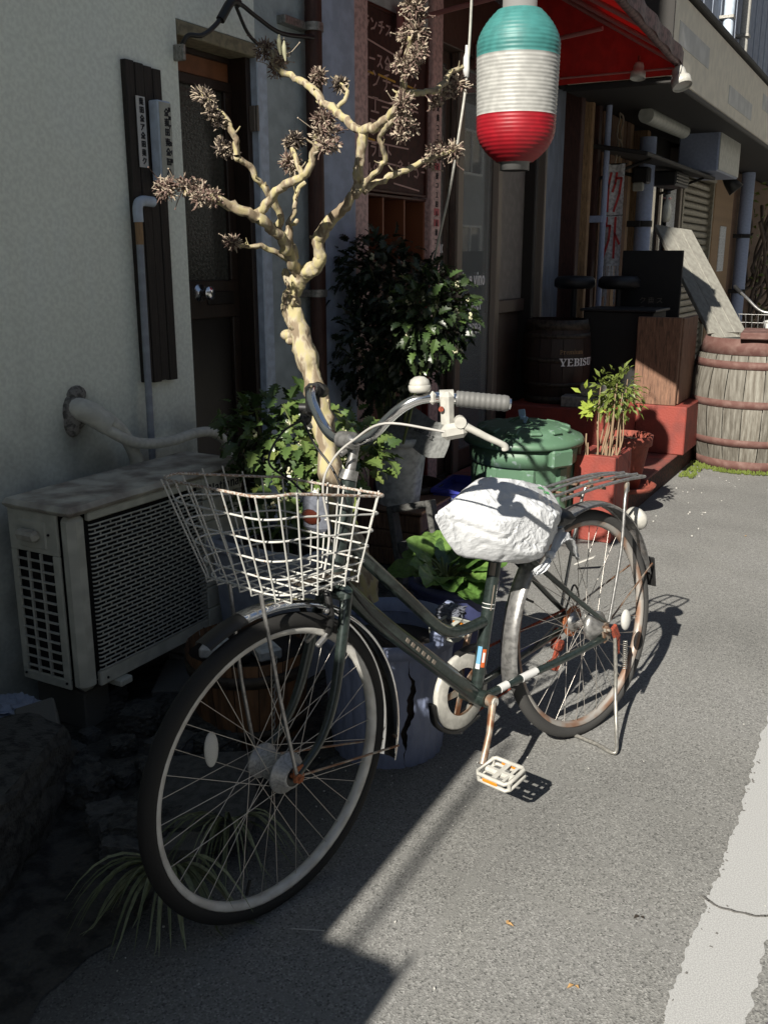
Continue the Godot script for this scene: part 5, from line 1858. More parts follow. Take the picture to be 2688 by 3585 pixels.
# ------------------------------------------------------------------ pruned tree
func build_tree() -> void:
	var t := thing("pruned_tree", "hard-pruned pale tree with knobbly limbs and dry seed heads in the blue bucket", "tree")
	var L := {
		"trunk": [V(-1.267,0.418,-2.190),V(-1.286,0.520,-2.196),V(-1.367,0.693,-2.202),V(-1.400,0.855,-2.208),V(-1.432,0.982,-2.214),V(-1.461,1.069,-2.220),V(-1.491,1.144,-2.226),V(-1.512,1.191,-2.232),V(-1.530,1.233,-2.238),V(-1.519,1.278,-2.244),V(-1.496,1.318,-2.250)],
		"limb_right": [V(-1.494,1.315,-2.250),V(-1.456,1.334,-2.244),V(-1.435,1.359,-2.239),V(-1.434,1.393,-2.233),V(-1.404,1.438,-2.228),V(-1.356,1.477,-2.222),V(-1.306,1.516,-2.217),V(-1.291,1.560,-2.211),V(-1.284,1.615,-2.206),V(-1.273,1.661,-2.200)],
		"right_up_left": [V(-1.273,1.661,-2.200),V(-1.321,1.686,-2.220),V(-1.373,1.723,-2.240),V(-1.425,1.751,-2.260),V(-1.477,1.797,-2.280),V(-1.537,1.822,-2.300),V(-1.602,1.853,-2.320),V(-1.641,1.901,-2.340)],
		"right_up_right": [V(-1.273,1.663,-2.200),V(-1.223,1.674,-2.183),V(-1.175,1.695,-2.167),V(-1.143,1.727,-2.150),V(-1.124,1.764,-2.133),V(-1.105,1.804,-2.117),V(-1.092,1.844,-2.100)],
		"right_far": [V(-1.134,1.730,-2.140),V(-1.109,1.738,-2.172),V(-1.082,1.745,-2.204),V(-1.067,1.764,-2.236),V(-1.060,1.794,-2.268),V(-1.048,1.808,-2.300)],
		"mid": [V(-1.277,1.523,-2.200),V(-1.250,1.551,-2.183),V(-1.197,1.583,-2.167),V(-1.190,1.616,-2.150),V(-1.191,1.635,-2.133),V(-1.160,1.658,-2.117),V(-1.123,1.674,-2.100)],
		"low": [V(-1.273,1.520,-2.200),V(-1.235,1.545,-2.216),V(-1.183,1.566,-2.232),V(-1.146,1.588,-2.248),V(-1.109,1.603,-2.264),V(-1.060,1.612,-2.280)],
		"twigd": [V(-1.391,1.728,-2.270),V(-1.381,1.758,-2.292),V(-1.384,1.778,-2.315),V(-1.417,1.801,-2.338),V(-1.445,1.829,-2.360)],
		"limb_left": [V(-1.499,1.313,-2.250),V(-1.501,1.349,-2.209),V(-1.492,1.390,-2.168),V(-1.489,1.419,-2.127),V(-1.496,1.441,-2.086),V(-1.508,1.466,-2.044),V(-1.535,1.478,-2.003),V(-1.566,1.499,-1.962),V(-1.576,1.508,-1.921),V(-1.584,1.511,-1.880)],
		"left_up": [V(-1.512,1.426,-2.160),V(-1.487,1.465,-2.137),V(-1.489,1.502,-2.113),V(-1.503,1.532,-2.090),V(-1.513,1.564,-2.067),V(-1.526,1.590,-2.043),V(-1.531,1.605,-2.020)],
		"left_up2": [V(-1.531,1.604,-2.020),V(-1.523,1.641,-2.012),V(-1.535,1.668,-2.004),V(-1.560,1.700,-1.996),V(-1.591,1.733,-1.988),V(-1.601,1.754,-1.980)],
		"centre": [V(-1.527,1.463,-2.070),V(-1.488,1.482,-2.067),V(-1.449,1.512,-2.064),V(-1.412,1.533,-2.061),V(-1.368,1.547,-2.059),V(-1.341,1.572,-2.056),V(-1.322,1.608,-2.053),V(-1.309,1.644,-2.050)],
		"centre2": [V(-1.362,1.549,-2.060),V(-1.388,1.587,-2.080),V(-1.421,1.628,-2.100)],
		"stub": [V(-1.532,1.355,-2.240),V(-1.558,1.376,-2.200),V(-1.574,1.388,-2.160),V(-1.598,1.384,-2.120),V(-1.598,1.396,-2.080)],
		"mid2": [V(-1.535,1.403,-2.230),V(-1.535,1.446,-2.248),V(-1.522,1.495,-2.265),V(-1.533,1.526,-2.282),V(-1.521,1.557,-2.300)],
		"tr2": [V(-1.516,1.355,-2.250),V(-1.516,1.397,-2.233),V(-1.510,1.433,-2.217),V(-1.480,1.450,-2.200)],
	}
	var rad := {"trunk": [0.036, 0.022], "limb_right": [0.021, 0.0135], "right_up_left": [0.0125, 0.0085], "right_up_right": [0.013, 0.007], "right_far": [0.0085, 0.006], "mid": [0.0085, 0.006], "low": [0.0095, 0.006], "twigd": [0.006, 0.005], "limb_left": [0.018, 0.009], "left_up": [0.0105, 0.0085], "left_up2": [0.0085, 0.007], "centre": [0.0125, 0.0085], "centre2": [0.008, 0.006], "stub": [0.010, 0.005], "mid2": [0.008, 0.006], "tr2": [0.009, 0.006]}
	var n := FastNoiseLite.new()
	n.seed = 3
	n.frequency = 9.0
	for k in L:
		var st := begin()
		var pts := smooth_path(L[k], 6)
		for i in range(1, pts.size()):
			var jit := 0.010 if k != "trunk" else 0.006
			pts[i] += V(n.get_noise_3dv(pts[i] * 2.6 + V(7, 0, 0)), n.get_noise_3dv(pts[i] * 2.6 + V(0, 9, 0)), n.get_noise_3dv(pts[i] * 2.6 + V(0, 0, 5))) * jit
		var r := []
		var r0: float = rad[k][0]
		var r1: float = rad[k][1]
		for i in pts.size():
			var u := float(i) / (pts.size() - 1)
			var v := lerpf(r0, r1, u) * (1.0 if k == "trunk" else 0.9) * (1.0 + 0.30 * n.get_noise_3dv(pts[i] * 1.0) + 0.20 * n.get_noise_3dv(pts[i] * 3.0))
			r.append(v)
		if k == "trunk":
			for i in pts.size():
				if (pts[i] - V(-1.54, 1.215, -2.245)).length() < 0.05:
					r[i] = 0.026
		var bumps := []
		for q in int(pts.size() / 5):
			var i := rng.randi_range(2, pts.size() - 3)
			var off: Vector3 = V(rng.randf_range(-1, 1), rng.randf_range(-0.6, 0.6), rng.randf_range(-0.4, 1)).normalized() * r[i]
			bumps.append([pts[i] + off, r[i] * rng.randf_range(0.25, 0.55), r[i] * rng.randf_range(0.15, 0.45)])
		bark_tube(st, pts, r, 20, bumps, n)
		# little side twigs and cut stubs
		for q in (3 if k != "trunk" else 5):
			var i := rng.randi_range(int(pts.size() * 0.3), pts.size() - 3)
			var d := V(rng.randf_range(-1, 1), rng.randf_range(-0.2, 1), rng.randf_range(-0.3, 1)).normalized()
			var ln: float = r[i] + rng.randf_range(0.006, 0.022)
			tube(st, [pts[i] + d * r[i] * 0.5, pts[i] + d * ln * 0.8 + V(0, 0.003, 0), pts[i] + d * ln + V(0, 0.006, 0)], [r[i] * 0.34, r[i] * 0.24, r[i] * 0.16], 7)
		if k == "trunk":
			ball(st, V(-1.532, 1.150, -2.222), V(0.022, 0.016, 0.016), 12, 7)
			ball(st, V(-1.520, 1.135, -2.220), V(0.016, 0.012, 0.014), 12, 7)
			tube(st, [V(-1.512, 1.27, -2.245), V(-1.535, 1.295, -2.24), V(-1.545, 1.318, -2.238), V(-1.545, 1.33, -2.238)], [0.018, 0.0135, 0.012, 0.006], 10)
			ball(st, V(-1.44, 0.99, -2.245), V(0.012, 0.018, 0.012), 10, 6)
		obj("trunk" if k == "trunk" else "limb", st, mats.bark, t)
	var clusters := [[V(-1.645,1.919,-2.340),0.057],[V(-1.463,1.822,-2.300),0.029],[V(-1.435,1.811,-2.360),0.022],[V(-1.595,1.743,-1.980),0.040],[V(-1.583,1.624,-2.020),0.028],[V(-1.618,1.522,-1.870),0.056],[V(-1.306,1.659,-2.050),0.053],[V(-1.423,1.585,-2.100),0.035],[V(-1.102,1.692,-2.100),0.045],[V(-1.088,1.853,-2.100),0.053],[V(-1.066,1.778,-2.300),0.036],[V(-1.072,1.611,-2.280),0.039],[V(-1.605,1.396,-2.080),0.024],[V(-1.086,1.803,-2.120),0.030],[V(-1.418,1.639,-2.100),0.023],[V(-1.086,1.900,-2.100),0.042]]
	var idx := 0
	for c in clusters:
		var at: Vector3 = c[0]
		var R: float = c[1]
		var pale := begin()
		var brown := begin()
		var cnt := int(120 + R * 7000)
		var sc := V(rng.randf_range(0.8, 1.2), rng.randf_range(0.65, 1.0), rng.randf_range(0.7, 1.0))
		var lobes := []
		var axis: Vector3 = {0: V(0.035, -0.055, 0), 3: V(0.055, -0.07, 0), 4: V(0.03, -0.01, 0), 5: V(0.105, -0.016, 0), 6: V(0.02, -0.045, 0), 8: V(-0.01, -0.05, 0), 9: V(0.0, -0.08, 0), 10: V(-0.045, -0.045, 0), 11: V(-0.05, -0.01, 0)}.get(idx, Vector3.ZERO)
		for i in 5:
			lobes.append(V(rng.randf_range(-1, 1), rng.randf_range(-1, 1), rng.randf_range(-1, 1)) * R * 0.42 * sc + axis * (i / 4.0) * 1.0)
		for i in cnt:
			var d := V(rng.randfn(0, 1), rng.randfn(0.1, 1), rng.randfn(0, 1)).normalized()
			var o: Vector3 = at + lobes[i % 5] + d * R * (0.46 if axis == Vector3.ZERO else 0.38) * pow(rng.randf(), 0.6)
			var e := (d + V(rng.randf_range(-1, 1), rng.randf_range(-1, 1), rng.randf_range(-1, 1))).normalized()
			var s := pale if rng.randf() < 0.42 else brown
			leaf_into(s, o, e, V(rng.randf_range(-1, 1), rng.randf_range(-1, 1), rng.randf_range(-1, 1)), rng.randf_range(0.007, 0.017), rng.randf_range(0.004, 0.009))
			if i % 5 == 0:
				var rr := rng.randf_range(0.0013, 0.0026)
				tube(s, [o, o + e * 0.008 + V(rng.randf_range(-0.004, 0.004), rng.randf_range(-0.004, 0.004), 0), o + e * 0.02], [rr, rr, rr * 0.4], 5)
		for i in int(4 + R * 110):
			var d := V(rng.randfn(0, 1), rng.randfn(0.1, 0.8), rng.randfn(0, 1)).normalized()
			var s := pale if rng.randf() < 0.6 else brown
			var o: Vector3 = at + lobes[i % 5]
			var e := o + d * R * rng.randf_range(0.7, 1.3)
			tube(s, [o, o.lerp(e, 0.6) + V(rng.randf_range(-0.008, 0.008), rng.randf_range(-0.008, 0.008), 0), e], [0.0018, 0.0013, 0.0009], 5)
			ball(s, e, Vector3.ONE * 0.0022, 6, 4)
		stuff(obj("seed_head", pale, mats.twig_pale, t))
		stuff(obj("dry_twigs", brown, mats.twig_dark if idx in [2, 3, 4, 14] else mats.twig_brown, t))
		idx += 1
	# two dangling pale pods
	for q in [V(-1.588, 1.905, -2.3), V(-1.572, 1.888, -2.3)]:
		var st := begin()
		tube(st, [q + V(0, 0.03, 0), q + V(0.002, 0.015, 0.004), q, q - V(-0.003, 0.02, 0)], [0.002, 0.006, 0.0065, 0.002], 8)
		obj("pod", st, mats.blossom, t)

# ------------------------------------------------------------------ leafy plants
func holly_leaf() -> ArrayMesh:
	var st := begin()
	st.set_smooth_group(-1)
	var o := [[0.0, 0.02], [0.10, 0.13], [0.19, 0.34], [0.30, 0.19], [0.43, 0.40], [0.54, 0.20], [0.67, 0.34], [0.76, 0.14], [0.87, 0.16], [1.0, 0.0]]
	for sg in [-1.0, 1.0]:
		for i in o.size() - 1:
			var y := func(z: float, w: float) -> float: return 0.30 * w - 0.35 * z * z * z * 0.6
			var a := V(0, y.call(o[i][0], 0.0), o[i][0])
			var b := V(0, y.call(o[i + 1][0], 0.0), o[i + 1][0])
			var c := V(sg * o[i + 1][1], y.call(o[i + 1][0], o[i + 1][1]), o[i + 1][0])
			var d := V(sg * o[i][1], y.call(o[i][0], o[i][1]), o[i][0])
			face(st, [a, b, c], V(0, -50, 0))
			face(st, [a, c, d], V(0, -50, 0))
	return finish(st)

func blossom_mesh() -> ArrayMesh:
	var st := begin()
	var r := RandomNumberGenerator.new()
	r.seed = 9
	for i in 9:
		var d := V(r.randfn(0, 1), r.randfn(0, 1), r.randfn(0, 1)).normalized()
		ball(st, d * 0.007, Vector3.ONE * r.randf_range(0.0028, 0.0045), 6, 4)
	return finish(st)

func leafy(t: Node3D, centres: Array, count: int, keep: int, size: float, blossoms: int, shade: Array) -> void:
	var mesh := holly_leaf()
	var bl := blossom_mesh()
	var all := []
	var cam := V(0, 1.357, 0)
	for i in count:
		var e: Array = centres[i % centres.size()]
		var d := V(rng.randfn(0, 1), rng.randfn(0, 1), rng.randfn(0, 1)).normalized()
		var rr := pow(rng.randf(), 0.35)
		var p: Vector3 = e[0] + V(d.x * e[1].x, d.y * e[1].y, d.z * e[1].z) * rr
		var z := (d + V(rng.randf_range(-0.9, 0.9), rng.randf_range(-0.9, 0.5), rng.randf_range(-0.9, 0.9))).normalized()
		var up := (V(0, 1, 0) + d * 0.9 + V(rng.randf_range(-0.6, 0.6), 0, rng.randf_range(-0.6, 0.6))).normalized()
		var x := up.cross(z).normalized()
		var y := z.cross(x)
		var s := size * rng.randf_range(0.75, 1.2)
		all.append([p.distance_to(cam), Transform3D(Basis(x * s, y * s, z * s), p)])
	all.sort_custom(func(a, b): return a[0] < b[0])
	for i in keep:
		var o := put("leaf", mesh, mats[shade[rng.randi() % shade.size()]], t)
		o.transform = all[i][1]
	for k in 2:
		var part := all.slice(keep).filter(func(a): return int(a[0] * 10000.0) % 2 == k)
		if part.is_empty():
			continue
		var mm := MultiMesh.new()
		mm.transform_format = MultiMesh.TRANSFORM_3D
		mm.mesh = mesh
		mm.instance_count = part.size()
		for i in part.size():
			mm.set_instance_transform(i, part[i][1])
		var mi := MultiMeshInstance3D.new()
		mi.name = "foliage"
		mi.multimesh = mm
		mi.material_override = mats[shade[k]]
		t.add_child(mi, true)
		stuff(mi)
	for i in blossoms:
		var q: Transform3D = all[rng.randi_range(0, int(all.size() * 0.45))][1]
		var o := put("blossom", bl, mats.blossom, t)
		o.transform = Transform3D(Basis(Vector3.UP, rng.randf() * TAU).scaled(Vector3.ONE * rng.randf_range(0.8, 1.5)), q.origin + V(0, 0.006, 0.004))
	for i in 14:
		var e: Array = centres[i % centres.size()]
		var st := begin()
		var c: Vector3 = e[0]
		var d := V(rng.randf_range(-1, 1), rng.randf_range(0.1, 1), rng.randf_range(-1, 1)).normalized()
		tube(st, smooth_path([V(lerpf(c.x, centres[0][0].x, 0.6), centres[0][0].y - centres[0][1].y * 1.5, lerpf(c.z, centres[0][0].z, 0.6)), c - V(0, e[1].y * 0.4, 0), c + V(d.x * e[1].x, d.y * e[1].y, d.z * e[1].z) * 0.85], 4), [0.007, 0.007, 0.006, 0.006, 0.005, 0.004, 0.003, 0.003, 0.002], 6)
		obj("stem", st, mats.stem_green, t)

func build_bushes() -> void:
	var t := thing("flowering_holly", "lower flowering holly with spiny leaves behind the bicycle basket", "bush")
	leafy(t, [[V(-1.66, 0.80, -2.50), V(0.27, 0.16, 0.17)], [V(-1.51, 0.76, -2.48), V(0.15, 0.13, 0.13)], [V(-1.82, 0.80, -2.50), V(0.16, 0.15, 0.15)], [V(-1.70, 0.62, -2.46), V(0.22, 0.15, 0.13)]], 640, 290, 0.056, 46, ["holly_0", "holly_2", "holly_1", "holly_0", "holly_1", "holly_3"])
	t = thing("dark_bush", "tall dark flowering holly bush in the shade beside the chalkboard", "bush")
	leafy(t, [[V(-2.033, 1.071, -3.724), V(0.31, 0.33, 0.24)], [V(-1.840, 1.103, -3.659), V(0.17, 0.24, 0.18)], [V(-2.097, 0.922, -3.724), V(0.25, 0.24, 0.2)], [V(-2.108, 1.296, -3.745), V(0.22, 0.18, 0.2)], [V(-1.70, 1.14, -3.46), V(0.19, 0.20, 0.18)]], 2300, 260, 0.052, 60, ["shaded_holly_0", "shaded_holly_2", "shaded_holly_1", "holly_2", "shaded_holly_1", "holly_0"])
	var st := begin()
	tube(st, [V(-2.10, 0.20, -3.98), V(-2.09, 0.5, -3.95), V(-2.06, 0.8, -3.8)], [0.022, 0.019, 0.015], 10)
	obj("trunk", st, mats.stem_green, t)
	t = thing("bush_pot", "dark pot of the tall holly bush behind the white pot", "pot", V(-2.08, 0, -4.02))
	fluted_pot(t, 0.12, 0.16, 0.30, 10, 0.003, "hoop_dark")
	# broad-leaved plant
	t = thing("broad_leaved_plant", "broad-leaved plant with big glossy leaves in the small blue pot", "plant", V(-1.22, 0.35, -2.62))
	for i in 22:
		var a := i * 2.39996 + 0.7
		var el := 0.30 + 0.85 * float(i % 7) / 7.0
		var ln := rng.randf_range(0.045, 0.115)
		var dir := V(cos(a) * cos(el), sin(el), sin(a) * cos(el))
		if i >= 18:
			dir = V(0.75, 0.25 + 0.16 * (i - 18), 0.55 - 0.25 * (i - 18)).normalized()
			ln = 0.13
		var tip := dir * ln
		var s := begin()
		tube(s, smooth_path([V(0, -0.01, 0), tip * 0.5 + V(0, 0.02, 0), tip], 4), 0.0045, 6)
		obj("leaf_stalk", s, mats.stem_green, t)
		s = begin()
		s.set_smooth_group(5)
		var out := (dir + V(0, -0.35, 0)).normalized()
		var up := (Vector3.UP * 0.8 + V(0.25, 0, 0.45) - out * 0.2).normalized()
		var sx := out.cross(up).normalized()
		var nn := sx.cross(out)
		var size := rng.randf_range(0.050, 0.072)
		var ph := rng.randf() * TAU
		var pt := func(r: float, q: float) -> Vector3:
			var w: float = 1.0 - 0.16 * cos(q)
			var x: float = sin(q) * r * 0.82 * w
			var z: float = cos(q) * r
			return tip + out * (size * (0.85 + z)) + sx * size * x + nn * size * (0.42 * absf(x) - 0.25 * (z + 0.4) * (z + 0.4) * 0.5 + 0.07 * sin(q * 7.0 + ph) * r * r)
		for ri in 4:
			for q in 20:
				var r0 := ri / 4.0
				var r1 := (ri + 1) / 4.0
				var q0 := TAU * q / 20
				var q1 := TAU * (q + 1) / 20
				var p := [pt.call(r0, q0), pt.call(r1, q0), pt.call(r1, q1), pt.call(r0, q1)]
				if ri == 0:
					for v in [p[0], p[1], p[2]]: s.add_vertex(v)
				else:
					quad(s, p[0], p[1], p[2], p[3])
		obj("leaf", s, mats["broad_%d" % [0, 1, 2, 0, 1][i % 5]], t)
	# strap-leaved grasses by the front wheel
	for q in [[V(-1.29, 0.04, -1.36), 46, 0.22, 1.0, "drooping striped grass tuft left of the front tyre", 1.0], [V(-1.29, 0.03, -1.58), 34, 0.24, 0.6, "fine striped grass tuft seen through the front wheel", 0.6], [V(-1.70, 0.02, -1.02), 12, 0.24, 1.0, "few grass blades in the dark at the left edge", 1.0]]:
		t = thing("grass_tuft", q[4], "grass", q[0], 0.0, "striped grass tufts")
		for i in q[1]:
			var a := rng.randf_range(-0.1, 2.2)
			var ln: float = q[2] * rng.randf_range(0.55, 1.15)
			var h: float = rng.randf_range(0.5, 0.95)
			var st2 := begin()
			st2.set_smooth_group(6)
			var d := V(cos(a), 0, sin(a))
			var sd := V(-sin(a), 0, cos(a))
			var prev := []
			var w: float = 0.0065 * q[3] * rng.randf_range(0.7, 1.2)
			for k in 8:
				var u := k / 7.0
				var c := d * ln * u + V(0, ln * (h * u * 1.6 - 1.35 * u * u) + 0.01, 0)
				c.y = maxf(c.y, -q[0].y + 0.006 + 0.004 * (i % 3))
				var ww: float = w * (1.0 - u * u * 0.95)
				var cur := [c - sd * ww + V(0, ww * 0.4, 0), c, c + sd * ww + V(0, ww * 0.4, 0)]
				if k > 0:
					quad(st2, prev[0], cur[0], cur[1], prev[1])
					quad(st2, prev[1], cur[1], cur[2], prev[2])
				prev = cur
			obj("blade", st2, mats.blade_pale if rng.randf() < 0.45 else mats.blade, t)

# limb with lumpy, wrinkled bark; bumps are [centre, width, height]
func bark_tube(st: SurfaceTool, pts: Array, r: Array, sides: int, bumps: Array, n: FastNoiseLite) -> void:
	st.set_smooth_group(1)
	var nrm := Vector3.ZERO
	var prev := []
	for i in pts.size():
		var t: Vector3 = (pts[mini(i + 1, pts.size() - 1)] - pts[maxi(i - 1, 0)]).normalized()
		if nrm == Vector3.ZERO:
			nrm = t.cross(Vector3.UP if absf(t.y) < 0.9 else Vector3.RIGHT).normalized()
		nrm = (nrm - t * nrm.dot(t)).normalized()
		var bn := t.cross(nrm)
		var ring := []
		for j in sides:
			var a := TAU * j / sides
			var d := nrm * cos(a) + bn * sin(a)
			var p: Vector3 = pts[i] + d * r[i]
			var h: float = r[i] * (0.16 * n.get_noise_3dv(p * 4.0) + 0.12 * n.get_noise_3dv(p * 11.0) + 0.06 * sin(a * 5.0 + i * 0.35))
			for q in bumps:
				var dd: float = (p - q[0]).length() / q[1]
				if dd < 3.0:
					h += q[2] * exp(-dd * dd)
			ring.append(p + d * h)
		if i > 0:
			for j in sides:
				var k := (j + 1) % sides
				quad(st, prev[j], ring[j], ring[k], prev[k])
		prev = ring
	face(st, prev, pts[pts.size() - 2])

# ------------------------------------------------------------------ bicycle; own axes: x its left, y up, z forward, origin under the rear axle
func wheel(bike: Node3D, called: String, at: Vector3, turn: Basis, hub_r: float, hub_w: float, front: bool) -> void:
	var w := Node3D.new()
	w.name = called
	w.transform = Transform3D(turn, at)
	bike.add_child(w)
	var ax := Basis(V(0, 0, -1), V(1, 0, 0), V(0, -1, 0))  # lathe axis along x
	var xf := Transform3D(ax, Vector3.ZERO)
	var st := begin()
	var prof := []
	for i in 17:
		var a := PI * 1.25 - PI * 1.5 * i / 16.0
		prof.append(Vector2(0.3165 - 0.0175 * cos(a + PI), -0.0175 * sin(a)))
	prof.reverse()
	var pr2 := []
	for i in 15:
		var a := -2.3 + 4.6 * i / 14.0
		pr2.append(Vector2(0.3150 + 0.0182 * cos(a), 0.0175 * sin(a)))
	lathe(st, pr2, 72, xf)
	obj("tyre", st, mats.rubber if front else mats.rubber_grey, w)
	st = begin()
	lathe(st, [Vector2(0.287, -0.004), Vector2(0.290, -0.0095), Vector2(0.300, -0.0125), Vector2(0.3035, -0.0115), Vector2(0.3035, -0.008)], 72, xf)
	lathe(st, [Vector2(0.3035, 0.008), Vector2(0.3035, 0.0115), Vector2(0.300, 0.0125), Vector2(0.290, 0.0095), Vector2(0.287, 0.004), Vector2(0.287, -0.004)], 72, xf)
	obj("rim", st, mats.rim_alloy if front else mats.rim_rusty, w)
	st = begin()
	if front:
		lathe(st, [Vector2(0.0, -hub_w - 0.012), Vector2(0.012, -hub_w - 0.012), Vector2(0.014, -hub_w), Vector2(hub_r, -hub_w), Vector2(hub_r + 0.004, -hub_w + 0.002), Vector2(hub_r + 0.004, -hub_w + 0.008), Vector2(hub_r * 0.88, -hub_w + 0.010), Vector2(hub_r * 0.86, hub_w - 0.016), Vector2(hub_r + 0.010, hub_w - 0.014), Vector2(hub_r + 0.010, hub_w - 0.008), Vector2(hub_r * 0.9, hub_w - 0.006), Vector2(hub_r * 0.8, hub_w + 0.012), Vector2(hub_r * 0.62, hub_w + 0.014)], 28, xf)
		obj("hub", st, mats.hub_alloy, w)
		st = begin()
		lathe(st, [Vector2(hub_r * 0.66, hub_w + 0.010), Vector2(hub_r * 0.60, hub_w + 0.0145), Vector2(0.008, hub_w + 0.006)], 24, xf)
		obj("hub_cap", st, mats.black_plastic, w)
	else:
		lathe(st, [Vector2(0.0, -hub_w), Vector2(0.01, -hub_w), Vector2(0.016, -0.032), Vector2(0.030, -0.030), Vector2(0.030, -0.027), Vector2(0.014, -0.024), Vector2(0.014, 0.024), Vector2(0.032, 0.027), Vector2(0.032, 0.030), Vector2(0.045, 0.036), Vector2(0.045, 0.052), Vector2(0.03, 0.056), Vector2(0.01, hub_w), Vector2(0.0, hub_w)], 24, xf)
		obj("hub", st, mats.chrome_dull, w)
	for i in 36:
		var side := 1.0 if i % 2 == 0 else -1.0
		var a := TAU * i / 36.0
		var off := (0.95 if (i / 2) % 2 == 0 else -0.95)
		var fr := 0.031 if not front else 0.036
		var b := a + off
		var p0 := V(side * 0.029 if not front else (0.030 if side > 0 else -0.040), fr * sin(b), fr * cos(b))
		var p1 := V(side * 0.002, 0.288 * sin(a), 0.288 * cos(a))
		st = begin()
		rod(st, p0, p1, 0.00095, 5)
		obj("spoke", st, mats.spoke_steel, w)
	st = begin()
	var va := -1.25 if front else 0.5
	rod(st, V(0, 0.277 * sin(va), 0.277 * cos(va)), V(0, 0.245 * sin(va), 0.245 * cos(va)), 0.0035, 8)
	obj("valve", st, mats.black_plastic, w)
	# spoke reflector
	st = begin()
	if front:
		ball(st, V(0.006, 0.110, 0.165), V(0.006, 0.038, 0.017), 18, 9)
		obj("spoke_reflector", st, mats.reflector_white, w)

func arc_fender(c: Vector3, r: float, a0: float, a1: float, steps: int, wide: float) -> SurfaceTool:
	var st := begin()
	st.set_smooth_group(7)
	var cs := [[-1.0, -0.30], [-0.98, -0.12], [-0.75, 0.10], [-0.35, 0.20], [0.0, 0.24], [0.35, 0.20], [0.75, 0.10], [0.98, -0.12], [1.0, -0.30]]
	for i in steps:
		for j in cs.size() - 1:
			var p := []
			for q in [[i, j], [i, j + 1], [i + 1, j + 1], [i + 1, j]]:
				var a := lerpf(a0, a1, float(q[0]) / steps)
				var rr: float = r + cs[q[1]][1] * wide
				p.append(c + V(cs[q[1]][0] * wide, rr * sin(a), rr * cos(a)))
			quad(st, p[0], p[3], p[2], p[1])
	return st

